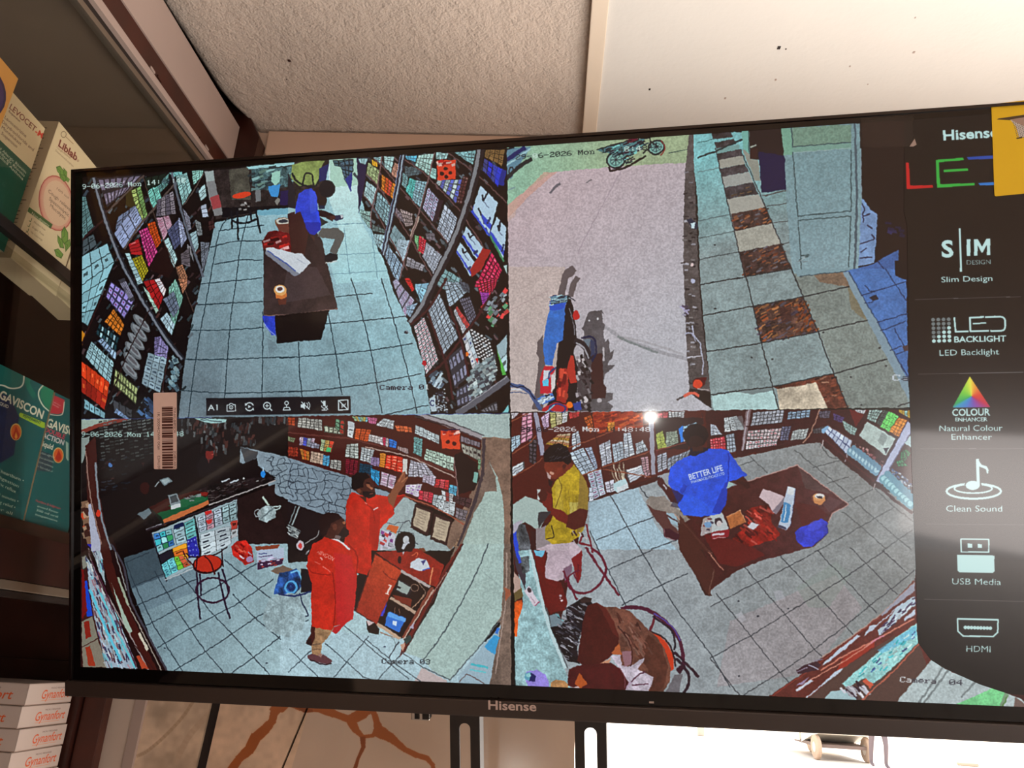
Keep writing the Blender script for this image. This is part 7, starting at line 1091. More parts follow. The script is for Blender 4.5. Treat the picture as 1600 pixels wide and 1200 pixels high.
# frame
def ring_mesh(name, o_, i_, z0, z1, m):
    (a0, b0, a1, b1), (c0, d0, c1, d1) = o_, i_
    O4 = [(a0, b0), (a1, b0), (a1, b1), (a0, b1)]; I4 = [(c0, d0), (c1, d0), (c1, d1), (c0, d1)]
    V = [(x, y, z) for z in (z1, z0) for q in (O4, I4) for x, y in q]; Fc = []
    for i in range(4):
        j = (i + 1) % 4
        Fc += [(i, j, 4 + j, 4 + i), (8 + i, 12 + i, 12 + j, 8 + j), (i, 8 + i, 8 + j, j), (4 + i, 4 + j, 12 + j, 12 + i)]
    return fixn(mesh(name, V, Fc, m, tv))
OL, OT, OB = .0125, .0085, .0145
tag(ring_mesh('screen_border', (-OL + .002, OT - .002, TVW + OL - .002, -TVH - OB), (0, 0, TVW, -TVH), -.004, .0003, M_BLK), 'glossy black border around the picture')
tag(ring_mesh('frame', (-OL, OT, TVW + OL, -TVH - OB), (-OL + .0025, OT - .0028, TVW + OL - .0025, -TVH - OB + .0005), -.012, .0022, mat('frame_gloss', (22, 12, 11), .18, .6)), 'thin glossy outer rim')
bz = box('bottom_bezel', -OL - .003, TVW + OL + .003, -TVH - .0305, -TVH - OB + .0005, -.016, .0045, M_BEZ, tv, .0015)
tag(bz, 'broad brown-black strip under the picture')
box('back_cover', -OL + .001, TVW + OL - .001, -TVH - .028, OT - .001, -.030, -.0125, M_BACK, tv, .002)
box('rear_housing', .12, TVW - .12, -TVH - .01, -.10, -.052, -.030, M_BACK, tv, .004)
# maker's lettering on the lower strip
tt = text_tris('Hisense', .02)
a3, b3 = tv_local(640 + 415 / 3.333, 1060 + 150 / 3.333), tv_local(640 + 664 / 3.333, 1060 + 160 / 3.333)
V, Fc = [], []
for t in tt:
    for x, y in t: V.append((a3[0] + (b3[0] - a3[0]) * x, a3[1] + (b3[1] - a3[1]) * x + y * .0085, .0051)); 
    Fc.append(tuple(range(len(V) - 3, len(V))))
tag(mesh('lettering', V, Fc, mat('silver_print', (196, 176, 168), .35, .5, metal=.3), bz), 'pale raised maker name')
e1 = tv_local(1018, 1097); tag(box('chipped_speck', e1[0] - .0022, e1[0] + .0022, e1[1] - .0008, e1[1] + .0008, .0002, .0012, M_LAM, tv), 'small pale chip at the lower edge')
c1 = tv_local(640, 1107); c2 = tv_local(669, 1120)
rc = box('receiver_module', c1[0], c2[0], -TVH - .040, -TVH - .030, -.014, -.004, M_CHROME, tv, .001); tag(rc, 'small chrome module under the lower strip')
box('lens', c1[0] + .004, c1[0] + .009, -TVH - .0385, -TVH - .032, -.0045, -.0032, M_BLK, rc); box('lens', c1[0] + .012, c1[0] + .019, -TVH - .0385, -TVH - .032, -.0045, -.0032, M_BLK, rc)
# slotted mounting rails running down behind the television
def rail(pxl, pxr, sl, sr, stop, label):
    z = -.056
    def loc(px, py):      # onto the rail plane behind the screen
        D = AX @ np.array([(px - 800) / FPX, -(py - 600) / FPX, 1.]); s_ = ((TVO + TVN * z).dot(TVN)) / D.dot(TVN); Q = D * s_ - TVO; return Q.dot(TVX), -Q.dot(TVD)
    x0, x1 = loc(pxl, 1150)[0], loc(pxr, 1150)[0]; s0, s1 = loc(sl, 1165)[0], loc(sr, 1165)[0]; yt = loc((sl + sr) / 2, stop)[1]; r_ = (s1 - s0) / 2; cx = (s0 + s1) / 2
    yb, y1 = -TVH - .19, -.08
    # outline with a round-ended slot: build left bar, right bar, top bridge and arch as one strip mesh
    arch = [(cx - r_ * math.cos(math.pi * k / 12), yt - r_ + r_ * math.sin(math.pi * k / 12)) for k in range(13)]
    V, Fc = [], []
    def quad(a, b_, c_, d_):
        n = len(V); V.extend([a, b_, c_, d_]); Fc.append((n, n + 1, n + 2, n + 3))
    bot = yb + .03
    quad((x0, bot), (s0, bot), (s0, yt - r_), (x0, yt - r_)); quad((s1, bot), (x1, bot), (x1, yt - r_), (s1, yt - r_)); quad((x0, yb), (x1, yb), (x1, bot), (x0, bot)); quad((x0, yt + .004), (x1, yt + .004), (x1, y1), (x0, y1))
    for k in range(12):
        a, b_ = arch[k], arch[k + 1]; tx = lambda p: x0 + (x1 - x0) * ((p[0] - s0) / (s1 - s0)); quad(a, b_, (tx(b_), yt + .004), (tx(a), yt + .004))
    quad((x0, yt - r_), arch[0], (x0, yt + .004), (x0, yt + .004)) if False else None
    me = bpy.data.meshes.new('mounting_rail'); bmh = bmesh.new(); vs = [bmh.verts.new((x, y, 0)) for x, y in V]
    for f in Fc: bmh.faces.new([vs[i] for i in f])
    bmh.faces.new([bmh.verts.new(p) for p in ((x0, yt - r_, 0), (s0, yt - r_, 0), (x0, yt + .004, 0))]) if x0 < s0 else None
    bmh.faces.new([bmh.verts.new(p) for p in ((s1, yt - r_, 0), (x1, yt - r_, 0), (x1, yt + .004, 0))])
    bmesh.ops.remove_doubles(bmh, verts=bmh.verts, dist=1e-6)
    rr = bmesh.ops.extrude_face_region(bmh, geom=list(bmh.faces)); bmesh.ops.translate(bmh, verts=[v for v in rr['geom'] if isinstance(v, bmesh.types.BMVert)], vec=(0, 0, -.003))
    bmesh.ops.recalc_face_normals(bmh, faces=bmh.faces)
    # folded flange of the channel
    bmh.to_mesh(me); bmh.free(); me.materials.append(M_STEEL); o = bpy.data.objects.new('mounting_rail', me); COL.objects.link(o); o.parent = tv; o.location = (0, 0, z)
    fl_ = box('flange', x0 - .0004, x0 + .0016, yb, y1, -.020, -.0005, M_STEEL, o); fr_ = box('flange', x1 - .0016, x1 + .0004, yb, y1, -.020, -.0005, M_STEEL, o)
    tag(o, label); return o
rail(703.5, 749, 718, 735, 1130, 'left slotted steel rail hanging below the television'); rail(898.5, 947, 913.5, 932.5, 1137, 'right slotted steel rail hanging below the television')
# fixings up to the wall (hidden behind the set)
wm = tag(box('wall_bracket', -.20, .10, YW - .030, YW - .001, .05, .30, M_STEEL, bevel=.003), 'black steel plate on the wall behind the television, hidden by it', 'bracket')
# barcode sticker
BCc = Canvas(280, 920, lambda p: p * 1.2267, 4); BCc.a[:] = (226, 196, 186); BCc.a *= 1 + .015 * BCc.n1[..., None]
rb = np.random.default_rng(11); y = 140
INK = (74, 34, 26)
while y < 795:
    h_ = [5, 9, 14, 20][int(rb.integers(4))]; g_ = [3, 5, 8, 11][int(rb.integers(4))]
    if y + h_ < 800: BCc.P([(83, y), (190, y), (190, y + h_), (83, y + h_)], INK)
    y += h_ + g_
def vt(txt, x, y0, y1, h): BCc.T(txt, x, y0, x, y1, h, INK, up=(h, 0))
vt('7YM-HKJ-BHM2CW', 196, 150, 400, 24); vt('2G4B21A0G0W', 196, 575, 790, 24); vt('1K S0004CNW 0G#', 40, 195, 560, 24); vt('E3AU3R2', 40, 620, 780, 24)
BCc.z = (0, 0, 1)
M_BC = image_mat('barcode_print', BCc.image('barcode', 0), .4, .4)
def sticker(name, corners, m, label, r_=.0015, z=.0006, th=.0003):
    q = [Vector((*tv_local(*c), 0)) for c in corners]; tl, tr, br, bl = q; V, uv = [], []
    for c_, (u_, v_), a0 in ((tl, (0, 1), 180), (tr, (1, 1), 90), (br, (1, 0), 0), (bl, (0, 0), -90)):
        ex, ey = (tr - tl).normalized(), (tl - bl).normalized(); sx = 1 if u_ == 0 else -1; sy = -1 if v_ == 1 else 1; cc = c_ + ex * sx * r_ + ey * sy * r_
        for k in range(5):
            a = math.radians(a0 - k * 22.5); V.append(cc + ex * r_ * math.cos(a) + ey * r_ * math.sin(a))
    w_, h_ = (tr - tl).length, (tl - bl).length; uv = [((p - tl).dot((tr - tl).normalized()) / w_, 1 - (tl - p).dot((tl - bl).normalized()) / h_) for p in V]
    n = len(V); o = mesh(name, [(p.x, p.y, z) for p in V] + [(p.x, p.y, z - th) for p in V], [tuple(range(n))[::-1], tuple(range(n, 2 * n))] + [(i, (i + 1) % n, n + (i + 1) % n, n + i) for i in range(n)], m, tv, uvs=uv + uv)
    fixn(o); tag(o, label); return o
sticker('barcode_sticker', [(240, 614), (276.5, 613), (276.5, 733), (241, 733)], M_BC, 'pinkish white sticker with an upright barcode')
YC = Canvas(420, 620, lambda p: p * np.array([420 / 230., 1.0]), 6); YC.a[:] = (226, 186, 2)
YC.z = (0, 0, 1)
YC.P([(20, 106), (26, 100), (230, 78), (230, 84), (90, 118)], (70, 50, 20)); YC.P([(84, 112), (230, 92), (230, 230), (130, 150)], (160, 134, 120)); YC.P([(84, 112), (130, 150), (230, 226), (120, 238), (108, 160)], (196, 190, 186))
for i in range(14):
    for j in range(10): YC.E(98 + i * 9 + j * 1.5, 132 + j * 11 + (i % 2) * 5, 2.6, 3.2, (90, 84, 80)) if 98 + i * 9 < 110 + j * 14 else None
YC.P([(104, 238), (135, 230), (134, 242), (108, 246)], (70, 50, 20))
sticker('yellow_sticker', [(1548, 163.5), (1622, 155), (1630, 300), (1553, 307.5)], image_mat('yellow_print', YC.image('yellow', 0), .45, .4), 'bright yellow rectangular sticker with a peeling corner symbol', .0016, .0012)
# torn clear film along the top right
mf = bpy.data.materials.new('clear_film'); mf.use_nodes = True; nt = mf.node_tree; nt.nodes.clear(); ou = nt.nodes.new('ShaderNodeOutputMaterial'); mx = nt.nodes.new('ShaderNodeMixShader'); tr_ = nt.nodes.new('ShaderNodeBsdfTransparent'); pr = nt.nodes.new('ShaderNodeBsdfPrincipled')
pr.inputs['Base Color'].default_value = (.35, .28, .24, 1); pr.inputs['Roughness'].default_value = .25; mx.inputs[0].default_value = .02; nt.links.new(tr_.outputs[0], mx.inputs[1]); nt.links.new(pr.outputs[0], mx.inputs[2]); nt.links.new(mx.outputs[0], ou.inputs[0])
rf = np.random.default_rng(3); fpts = [tv_local(1345, 196), tv_local(1426, 186)]
for k in range(12): p = tv_local(1427 + rf.uniform(-1.5, 2), 168 + 58 * (k + 1) / 12); fpts.append(p)
fpts += [tv_local(1419, 229), tv_local(1346, 231)]
fpts[0] = (fpts[0][0], .004); fpts[1] = (fpts[1][0], .004)
tag(prism('torn_film', [(x, y, .0010) for x, y in fpts], (0, 0, .0002), mf, tv), 'strip of clear film with a torn edge at the top right')
q = [tv_local(*p) for p in ((1420, 230), (1428, 218), (1431, 227), (1426, 230))]; tag(prism('film_shred', [(x, y, .0014) for x, y in q], (0, 0, .0006), M_LAM, tv), 'small pale curl of torn film')
# ================================================================== display cabinet on the left
XF = -.56; YE = 1.11
cb = empty('display_cabinet', (-.70, .4, -1.6)); cb.matrix_parent_inverse = Matrix()
tag(cb, 'tall dark wooden medicine cabinet with glass front along the left wall', 'cabinet')
def cpart(o): o.parent = cb; o.matrix_parent_inverse = Matrix.Translation((.70, -.4, 1.6)); return o
cpart(box('back_panel', XL + .005, XL + .02, -.6, YE, ZF, ZC - .03, M_CABIN))
cpart(box('top_panel', XL + .02, XF - .02, -.6, YE, .713, .727, M_CABIN))
cpart(box('end_panel', XL + .02, XF - .001, YE, YE + .02, -.03, .834, M_WOOD))
cpart(box('end_panel', XL + .02, -.632, YE - .01, YE + .01, ZF, -.03, M_WOOD))
def zl(p, q): 
    a, b_ = on(0, XF, *p), on(0, XF, *q); return lambda y: a.z + (b_.z - a.z) * (y - a.y) / (b_.y - a.y)
def fascia(name, lo, hi, x, th, m, y1=None, p_end=None, bevel=0):
    za, zb = zl(*lo), zl(*hi); y0_, ye = -.2, y1 or YE
    f0 = lambda z, y: z(max(y, .45))
    pts = [(x, y0_, f0(za, y0_)), (x, .45, za(.45)), (x, ye, za(ye)), (x, ye if p_end is None else p_end, zb(ye if p_end is None else p_end)), (x, .45, zb(.45)), (x, y0_, f0(zb, y0_))]
    return cpart(prism(name, pts, (-th, 0, 0), m, bevel=bevel))
Lg0, Lg1, Lw, Ld, Lp, Lt = ((123, 0), (313, 247)), ((132, 0), (320, 247)), ((145, 0), (325, 246)), ((158, 0), (331, 246)), ((189, 0), (354, 245)), ((253, 0), (374, 201))
fascia('glass_track', Lg0, Lg1, XF - .002, .010, M_ALU); fascia('glass_track', Lg1, Lw, XF - .006, .008, M_STEEL)
fascia('lower_trim', Lw, Ld, XF + .001, .016, M_LAM); fascia('wood_strip', Ld, Lp, XF - .0005, .016, M_WOODR); tag(fascia('fascia_board', Lp, Lt, XF + .002, .018, M_LAM, y1=on(0, XF + .002, 365, 245).y, p_end=on(0, XF + .002, 374, 201).y), 'pale laminate board along the top')
cpart(box('top_board', XL + .02, XF - .02, -.2, YE, .818, .833, M_WOOD))
# chipped paint on the strip edges
for k, p in enumerate(((248, 122), (237, 108), (313, 218), (322, 230))):
    a = on(0, XF + .001, *p); cpart(box('paint_chip', XF + .0005, XF + .002, a.y - .004, a.y + .008, a.z - .001, a.z + .0022, M_LAM if k % 2 else M_WOODR))
zs1 = .379; zs2 = .118
M_GL = bpy.data.materials.new('glass_sheet'); M_GL.use_nodes = True; nt = M_GL.node_tree; nt.nodes.clear(); ou = nt.nodes.new('ShaderNodeOutputMaterial'); mx = nt.nodes.new('ShaderNodeMixShader'); t1 = nt.nodes.new('ShaderNodeBsdfTransparent'); g1 = nt.nodes.new('ShaderNodeBsdfGlossy'); fr = nt.nodes.new('ShaderNodeLayerWeight'); pw = nt.nodes.new('ShaderNodeMath'); pw.operation = 'POWER'; pw.inputs[1].default_value = 5; ml = nt.nodes.new('ShaderNodeMath'); ml.operation = 'MULTIPLY_ADD'; ml.inputs[1].default_value = .6; ml.inputs[2].default_value = .03
g1.inputs['Roughness'].default_value = .03; t1.inputs[0].default_value = (.95, .96, .94, 1); fr.inputs[0].default_value = .5; nt.links.new(fr.outputs['Facing'], pw.inputs[0]); nt.links.new(pw.outputs[0], ml.inputs[0]); nt.links.new(ml.outputs[0], mx.inputs[0]); nt.links.new(t1.outputs[0], mx.inputs[1]); nt.links.new(g1.outputs[0], mx.inputs[2]); nt.links.new(mx.outputs[0], ou.inputs[0])
cpart(box('glass_shelf', XL + .02, XF - .012, -.2, YE, zs1 - .006, zs1, M_GL))
tag(cpart(box('shelf_rail', XF - .011, XF - .002, -.2, YE, .386, .398, M_STEEL)), 'dark rail in front of the upper boxes')
cpart(box('glass_door', XF - .0105, XF - .0065, -.1, YE - .01, .059, .704, M_GL))
cpart(box('shelf_board', XL + .02, XF - .014, -.2, YE, zs2 - .022, zs2, M_WOOD))
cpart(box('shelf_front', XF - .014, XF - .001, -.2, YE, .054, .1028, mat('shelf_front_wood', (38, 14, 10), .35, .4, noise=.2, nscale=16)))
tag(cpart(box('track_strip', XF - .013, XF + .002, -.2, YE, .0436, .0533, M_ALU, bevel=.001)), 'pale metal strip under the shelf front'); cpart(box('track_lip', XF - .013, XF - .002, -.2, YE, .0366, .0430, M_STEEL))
zt = on(0, -.6, 47, 1066).z; yk = on(0, -.6, 47, 1066).y; ym = on(0, -.6, 121, 1057).y
HB = 31.4 * yk / FPX
NB = 6; zsh = zt - NB * HB - .002
cpart(box('lower_shelf', XL + .02, -.585, -.2, YE - .012, zsh - .02, zsh, M_WOOD))
p0, p1 = on(1, 1.07, 128, 1085), on(1, 1.07, 166, 1085)
cpart(box('corner_post', p0.x + .006, on(1, 1.084, 178, 1085).x, 1.068, 1.084, ZF, .036, M_WOODR, bevel=.001)); cpart(box('door_edge', p0.x - .012, p0.x + .004, 1.06, 1.088, ZF, .036, M_WOOD))

# ------------------------------------------------------------------ boxes with printed faces
def plane_box(name, ptop, pbot, side, width, X, depth, draw, label, cat='medicine box', group=None, res=5000, ground=None, side_col=None, draw_side=None, seed=2):
    """a carton whose aisle-side face lies in the plane x = X; one upright edge runs ptop -> pbot in the photograph"""
    a, b_ = on(0, X, *ptop), on(0, X, *pbot); ey = (b_ - a).normalized(); H = (b_ - a).length
    if ground is not None: H = (a.z - ground) / -ey.z if ey.z < 0 else H
    ex = Vector((0, -ey.z, ey.y)); 
    if ex.y < 0: ex = -ex
    tl = a if side == 'R' else a - ex * width
    W = width
    def mp(p):
        p = np.asarray(p, float); D = np.stack([(p[:, 0] - 800) / FPX, -(p[:, 1] - 600) / FPX, np.ones(len(p))], 1) @ AX.T
        Q = D * (X / D[:, 0])[:, None] - np.array(tl); return np.stack([Q @ np.array(ex) * res, Q @ np.array(ey) * res], 1)
    cv = Canvas(int(W * res), int(H * res), mp, seed); draw(cv); 
    root = empty(name, tl + ey * H + Vector((-depth / 2, W / 2, 0))); tag(root, label, cat, group); inv = Matrix.Translation(-root.location)
    off = Vector((-depth, 0, 0)); F4 = [tl, tl + ex * W, tl + ex * W + ey * H, tl + ey * H]
    V = F4 + [p + off for p in F4]; card = mat('card_' + name, side_col or (206, 186, 160), .6, .3)
    o = mesh('carton', V, BF, [card]); fixn(o); o.parent = root; o.matrix_parent_inverse = inv
    ff = [p + Vector((.0003, 0, 0)) for p in F4]; fm = image_mat(name + '_print', cv.image(name + '_print', 1), .5, .35)
    f = mesh('printed_face', ff, [(0, 1, 2, 3)], fm, uvs=[(0, 1), (1, 1), (1, 0), (0, 0)]); f.parent = root; f.matrix_parent_inverse = inv
    if draw_side:
        cs = Canvas(int(depth * res), int(H * res), lambda p: np.asarray(p, float) * np.array([depth * res, H * res]), seed + 1); draw_side(cs)
        sm = image_mat(name + '_side', cs.image(name + '_side', 1), .5, .35); S4 = [tl + off, tl, tl + ey * H, tl + ey * H + off]; S4 = [p + Vector((0, -.0003, 0)) for p in S4]
        g = mesh('printed_side', S4, [(0, 1, 2, 3)], sm, uvs=[(0, 1), (1, 1), (1, 0), (0, 0)]); g.parent = root; g.matrix_parent_inverse = inv
    # tuck-flap seam on top
    t4 = [tl + Vector((0, .0, .0004)), tl + ex * W + Vector((0, 0, .0004))]; 
    s_ = mesh('flap', [t4[0] + Vector((-.002, 0, 0)), t4[1] + Vector((-.002, 0, 0)), t4[1] + Vector((-depth + .004, 0, .0003)), t4[0] + Vector((-depth + .004, 0, .0003))], [(0, 1, 2, 3)], card); s_.parent = root; s_.matrix_parent_inverse = inv
    return root
BR_ = (120, 52, 48)
def d_lib(c):
    c.a[:] = (214, 196, 164); c.z = (0, 60, 3)
    c.ring(297, 450, 12, 14, 3, (120, 100, 80)); c.L([(306, 460), (342, 494)], 3, (150, 120, 90))
    c.T('Liblab', 271, 503, 356, 575, 36, BR_, .03, up=(10, -30)); c.ring(364, 573, 4, 4, 1.5, BR_)
    c.T('Cough Reliever', 264, 514, 330, 566, 9, (140, 116, 96), up=(3, -9)); c.T('Dextromethorphan', 258, 528, 342, 604, 9, (140, 116, 96), up=(3, -9))
    PK = (196, 110, 104)
    c.E(262, 772, 80, 130, (205, 140, 128), -8); c.E(264, 772, 73, 121, (208, 158, 140), -8); c.E(267, 772, 64, 108, (212, 180, 156), -8); c.ring(262, 772, 79, 129, 5, (168, 78, 74), -8)
    for t, x, y, l in (('Cough reliever', 224, 714, 110), ('Spasmolytic', 228, 750, 92), ('Mucolytic', 232, 782, 72)): c.T(t, x, y + 6, x + l, y + 6 + l * .88, 15, (90, 74, 64), up=(5, -15))
    c.T('100 ml', 264, 706, 318, 752, 9, (110, 90, 76), up=(3, -9))
    GR = (110, 150, 70); GD = (62, 100, 44)
    for pts in ([(262, 602), (280, 596), (298, 620), (302, 650), (282, 640), (266, 622)], [(296, 606), (314, 626), (312, 652), (298, 640)], [(276, 636), (300, 640), (316, 664), (298, 672), (282, 656)], [(304, 640), (326, 660), (318, 676), (306, 664)],
                [(300, 880), (318, 910), (318, 950), (300, 966), (286, 940), (286, 905)], [(268, 920), (292, 946), (300, 985), (280, 980), (268, 950)], [(300, 960), (326, 940), (330, 970), (306, 1000)], [(252, 990), (272, 984), (296, 1012), (286, 1032), (262, 1020)]):
        c.P(pts, GD); m_ = np.mean(pts, 0); c.P([tuple(m_ + (np.array(p) - m_) * .82) for p in pts], GR)
        c.L([pts[0], tuple(m_), pts[len(pts) // 2 + 1]], 2, GD)
    c.P([(128, 784), (246, 872), (236, 892), (124, 808)], (54, 92, 48)); c.T('Non-drowsy', 146, 824, 228, 884, 13, (220, 210, 190), up=(5, -12))
    for k, t in enumerate(('Alcohol free', 'Sugar free', 'No Colorings')):
        x, y = 150 - k * 7, 850 + k * 24; c.L([(x - 14, y + 4), (x - 8, y + 10), (x - 2, y - 6)], 3, (60, 90, 50)); c.T(t, x + 6, y + 12, x + 60, y + 52, 9, (110, 92, 76), up=(3, -9))
    c.ring(124, 918, 8, 9, 2, (120, 100, 80)); c.T('Glenmed care', 106, 950, 190, 1012, 8, (120, 100, 80), up=(3, -8))
def d_side(c):
    c.a[:] = (176, 158, 132); c.z = (0, 0, 1)
    for k in range(34):
        y = .05 + k * .0265 + (k // 9) * .02; 
        if y > .93: break
        for m_ in range(3):
            x = c.rng.uniform(.15, .6); l = c.rng.uniform(.1, .3); c.P([(x, y), (x + l, y), (x + l, y + .006), (x, y + .006)], (84, 70, 60))
def d_lev(c):
    c.a[:] = (214, 196, 162); c.z = (0, 0, 3.478)
    c.T('LEVOCET', 48, 588, 186, 718, 30, (110, 46, 38), .01, up=(13, -26)); c.T('-M', 186, 722, 226, 752, 30, (206, 60, 44), .03, up=(13, -26)); c.T('Suspension', 44, 606, 106, 664, 9, (90, 60, 56), .02, up=(4, -9))
    for t, x, y, l in (('Levocetirizine', 22, 640, 116), ('Dihydrochloride and', 8, 664, 170), ('Montelukast', 6, 694, 104), ('Suspension', 4, 726, 84)): c.T(t, x, y + 2, x + l, y + l * .93, 16, (92, 62, 58), up=(7, -15))
    c.P([(-120, 640), (0, 762), (168, 920), (30, 1420), (-300, 1300)], (20, 82, 66))
    for k, t in enumerate(('For Seasonal Allergic Rhinitis', 'Perennial Allergic Rhinitis', 'Uncontrolled Asthma')):
        c.T(t, -100 + k * 4, 722 + k * 24, 138 - k * 8, 944 + k * 18, 14, (206, 204, 186), .01, up=(6, -13))
    c.T('60 ml', 0, 1230, 40, 1262, 16, (200, 200, 186), .01, up=(6, -14))
def d_ora(c):
    c.a[:] = (222, 160, 78); c.z = (0, 0, 3.478); c.E(-90, 500, 118, 150, (44, 30, 80), -20); c.E(-88, 500, 104, 134, (64, 44, 104), -20); c.L([(60, 560), (98, 430)], 3, (196, 130, 60))
GVT = (4, 86, 92)
def gav(c): 
    c.a[:] = GVT; c.a *= 1 + .03 * c.n1[..., None]; c.z = (0, 540, 3.75)
def d_gav1(c):
    gav(c); c.P([(-300, 250), (-60, 250), (60, 300), (110, 420), (80, 640), (-20, 700), (-300, 700)], (14, 34, 78), tex=(.05, .1, .02)); c.P([(-300, -100), (150, 150), (136, 215), (90, 250), (20, 232), (-40, 200), (-300, 60)], (14, 104, 104)); c.L([(-60, 232), (10, 232), (60, 250), (110, 246), (134, 222), (140, 170)], 9, (206, 214, 206), smooth=True)
    c.P([(250, 228), (330, 276), (312, 400), (262, 352), (234, 300), (238, 250)], (26, 122, 96)); c.L([(252, 232), (228, 262), (226, 300), (250, 350), (286, 384)], 8, (196, 208, 190), smooth=True)
    c.L([(180, 160), (160, 220), (200, 300)], 30, (20, 128, 104), alpha=.4, smooth=True)
    c.T('GAVISCON', -8, 306, 246, 430, 48, (208, 206, 190), .03, up=(14, -46)); c.T('LIQUID', -20, 338, 46, 368, 18, (208, 206, 190), .02, up=(5, -17))
    c.P([(118, 392), (262, 452), (262, 482), (246, 482), (112, 416), (110, 400)], (150, 186, 46)); c.T('PEPPERMINT', 132, 418, 236, 462, 18, (20, 70, 60), .02, up=(5, -16))
    c.E(92, 505, 34, 50, (196, 170, 96)); c.E(92, 507, 29, 44, (206, 96, 40)); c.P([(70, 530), (84, 500), (92, 470), (104, 500), (114, 520), (108, 545), (92, 552), (76, 546)], (170, 44, 26)); c.P([(84, 536), (92, 505), (102, 536), (92, 548)], (222, 150, 60))
    for k, t in enumerate(('Relief of heartburn •', 'and indigestion', 'plus gastric reflux')): c.T(t, -100, 700 + k * 36, 136 - k * 16 - (14 if k else 0), 800 + k * 32, 19, (200, 206, 190), up=(5, -18))
    for k, t in enumerate(('Works in 3 minutes •', 'Long lasting relief •', 'Safe for all')): c.T(t, -120, 842 + k * 40, 104 - k * 18, 920 + k * 36, 18, (200, 206, 190), up=(5, -17))
def d_gav2(c):
    gav(c); c.P([(300, 284), (378, 318), (368, 392), (340, 402), (284, 396)], (176, 46, 62)); c.L([(276, 392), (300, 404), (342, 408), (366, 396), (376, 330)], 6, (196, 190, 180), smooth=True); c.T('Double Action', 306, 330, 352, 356, 9, (214, 190, 186), up=(3, -8)); c.T('Formula', 306, 346, 342, 366, 9, (214, 190, 186), up=(3, -8))
    c.T('GAVISCON', 268, 470, 500, 560, 46, (206, 204, 188), .03, up=(12, -46)); c.T('DOUBLE', 258, 502, 376, 550, 27, (188, 60, 84), .03, up=(8, -26)); c.T('ACTION', 246, 536, 370, 584, 30, (196, 190, 196), .03, up=(8, -28)); c.T('Liquid', 232, 582, 306, 610, 30, (206, 204, 192), .02, up=(8, -30))
    c.P([(222, 610), (310, 640), (300, 740), (200, 730)], (60, 44, 66), alpha=.6); c.E(340, 642, 32, 46, (196, 170, 110)); c.E(340, 643, 27, 40, (206, 90, 36)); c.P([(322, 660), (334, 632), (342, 610), (356, 640), (358, 664), (340, 680)], (166, 40, 24))
    for k, t in enumerate(('Sodium alginate', 'sodium bicarbonate', 'calcium carbonate', 'For fast relief of')): c.T(t, 224 - k * 6, 628 + k * 26, 318 - k * 4, 660 + k * 28, 13, (176, 190, 180), up=(4, -12))
    c.T('Heartburn & Indigestion', 206, 912, 352, 960, 15, (206, 60, 70), .01, up=(4, -14))
    for k, t in enumerate(('aniseed flavour', '300 ml oral', 'suspension')): c.T(t, 216 + k * -6, 944 + k * 24, 340 - k * 4, 984 + k * 24, 14, (196, 204, 190), up=(4, -13))
    c.P([(384, 560), (400, 570), (400, 680), (386, 660)], (196, 204, 190), alpha=.7)
XB = -.586
W_lib = (on(0, XB, 153, 256) - on(0, XB, 92, 190)).length
plane_box('medicine_box', (92, 190), (25, 380), 'R', W_lib, XB, .032, d_lib, 'cream cough syrup box with a pink oval and mint leaves, upper shelf', ground=zs1, draw_side=d_side, seed=3)
plane_box('medicine_box', (70, 201), (13, 372), 'L', .071, XB, .032, d_lev, 'white and dark green allergy syrup box on the upper shelf', ground=zs1, seed=4)
plane_box('medicine_box', (28, 123), (-8, 220), 'L', .07, XB + .008, .05, d_ora, 'orange box with a violet patch at the left edge of the upper shelf', ground=zs1, side_col=(216, 150, 74), seed=5)
def d_blank(c): c.a[:] = (206, 188, 158); c.z = (0, 0, 1); c.L([(153, 262), (190, 300)], 2, (120, 60, 50))
plane_box('medicine_box', (160, 262), (99, 430), 'R', .06, XB - .004, .032, d_blank, 'plain cream box peeping out right of the cough syrup box, mostly hidden', ground=zs1, seed=6)
plane_box('medicine_box', (84, 610.5), (35, 815), 'L', .10, XB, .055, d_gav1, 'teal heartburn liquid box with a yellow-green flavour band, lower shelf', ground=zs2, side_col=(16, 100, 92), seed=7)
plane_box('medicine_box', (86, 613), (37, 817), 'R', .085, XB - .003, .055, d_gav2, 'teal double action liquid box with a red corner patch, beside the television edge', ground=zs2, side_col=(16, 100, 92), seed=8)
# crumpled blue plastic bag under the glass shelf
bmh = bmesh.new(); bmesh.ops.create_icosphere(bmh, subdivisions=4, radius=1)
from mathutils import noise as NS
bc = on(0, -.69, 0, 440)
for v in bmh.verts:
    n_ = NS.noise(v.co * 2.2) * .35 + abs(NS.noise(v.co * 6)) * .18; v.co = v.co * (1 + n_); v.co = Vector((v.co.x * .06, v.co.y * .055, v.co.z * .085))
zm = min(v.co.z for v in bmh.verts); me = bpy.data.meshes.new('plastic_bag'); bmh.to_mesh(me); bmh.free(); me.materials.append(mat('blue_grey_plastic', (58, 72, 100), .3, .5))
o = bpy.data.objects.new('plastic_bag', me); COL.objects.link(o); o.location = (-.74, bc.y * 1.03 - .035, zs2 - zm + .001); tag(o, 'crumpled blue-grey plastic bag behind the glass at the left edge', 'bag')
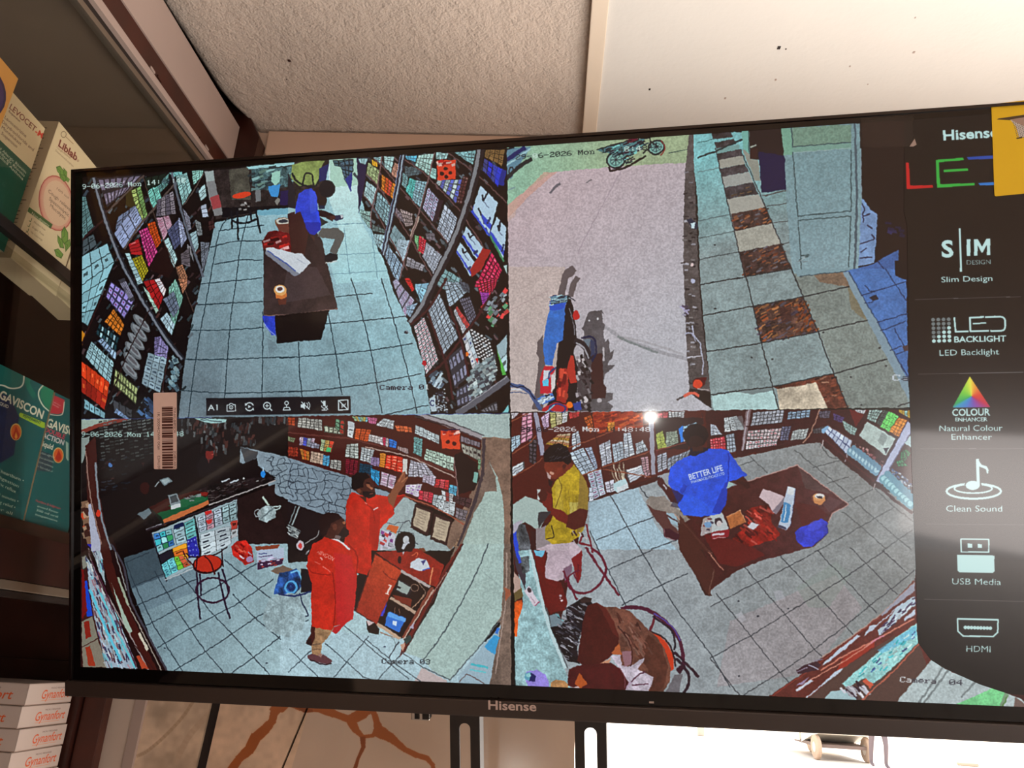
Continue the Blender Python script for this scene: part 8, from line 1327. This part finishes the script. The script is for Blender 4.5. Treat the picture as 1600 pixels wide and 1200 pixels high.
# stack of small white cartons, corner towards the camera
def gy_canvas(w_, h_, right):
    c = Canvas(int(w_ * 7000), int(h_ * 7000), lambda p: np.asarray(p, float) * np.array([w_ * 7000, h_ * 7000]), 12); c.a[:] = (190, 176, 168); c.z = (0, 0, 1)
    a, b_ = (.30, .92) if right else (.32, .86)
    c.T('Gynanfort', a, .72, b_, .72, .4, (206, 88, 42), .01, up=(.02, -.42)); c.T('MICRO PESSARIES', a + .18, .26, b_ - .12, .26, .07, (90, 70, 66), up=(0, -.07)); c.P([(0, .955), (1, .955), (1, 1), (0, 1)], (150, 128, 116)); c.P([(a + .02, .80), (b_ - .1, .80), (b_ - .1, .815), (a + .02, .815)], (214, 130, 90)); return c
WR, WL_, hb = ym - yk, .125, HB - .0012
cR, cL = gy_canvas(WR, hb, True), gy_canvas(WL_, hb, False)
MR, ML = image_mat('carton_print', cR.image('carton_print', 0), .5, .3), image_mat('carton_print_end', cL.image('carton_print_end', 0), .5, .3)
shift = [0, -.0015, .001, -.001, .0015, 0]; names = ['topmost', 'second from the top', 'third from the top', 'fourth from the top', 'fifth from the top', 'lowest']
first = None
for k in range(NB):
    zb = zsh + .001 + (NB - 1 - k) * HB; x1, ya = -.6 + shift[k], yk + shift[k] * .8
    if first is None:
        root = empty('carton_box', (0, 0, 0)); first = root
        box('carton', -WL_, 0, 0, WR, 0, hb, M_WHITE, root, .0006)
        mesh('printed_side', [(.0004, 0, 0), (.0004, WR, 0), (.0004, WR, hb), (.0004, 0, hb)], [(0, 1, 2, 3)], MR, root, uvs=[(0, 0), (1, 0), (1, 1), (0, 1)])
        mesh('printed_end', [(-WL_, -.0004, 0), (0, -.0004, 0), (0, -.0004, hb), (-WL_, -.0004, hb)], [(0, 1, 2, 3)], ML, root, uvs=[(0, 0), (1, 0), (1, 1), (0, 1)])
        box('lid_flap', -WL_ + .003, -.001, .001, WR - .001, hb, hb + .0006, M_WHITE, root)
        r_ = root
    else:
        r_ = first.copy(); COL.objects.link(r_)
        for ch in list(first.children): q_ = ch.copy(); COL.objects.link(q_); q_.parent = r_
    r_.location = (x1, ya, zb); r_.rotation_euler = (0, 0, math.radians([1.2, -.4, .6, -.8, .4, 0][k]))
    tag(r_, 'white carton with orange script, %s in the lower left stack' % names[k], 'carton', 'white cartons stacked at the lower left')

# two small bright lamps in the shop whose glints show on the glass
def mirror_lamp(px, py, dist, plane_z, r_, power, name, label):
    D = nrm(AX @ np.array([(px - 800) / FPX, -(py - 600) / FPX, 1.])); s_ = TVO.dot(TVN) / D.dot(TVN); P = D * s_; R_ = D - 2 * D.dot(TVN) * TVN
    loc = P + R_ * dist; return loc
for nm_, px, py, dist, rr_, lab in (('lamp', 1017, 651, 2.0, .021, 'round bright lamp behind the viewpoint whose glint shows on the screen'),):
    loc = mirror_lamp(px, py, dist, 0, 0, 0, '', '')
    root = empty(nm_, tuple(loc)); tag(root, lab, 'lamp')
    em = bpy.data.materials.new('lamp_glow'); em.use_nodes = True; p_ = em.node_tree.nodes['Principled BSDF']; p_.inputs['Emission Color'].default_value = (1, .95, .88, 1); p_.inputs['Emission Strength'].default_value = 170
    lathe('bulb', [(.001, -rr_), (rr_ * .7, -rr_ * .7), (rr_, 0), (rr_ * .7, rr_ * .7), (.001, rr_)], em, root, 16)
    lathe('cap', [(rr_ * .5, rr_ * .8), (rr_ * .5, rr_ * 1.6), (rr_ * .3, rr_ * 1.9)], M_STEEL, root, 12)
    lathe('cord', [(.003, rr_ * 1.8), (.003, max(.1, ZC - loc[2] - .02))], M_STEEL, root, 8)
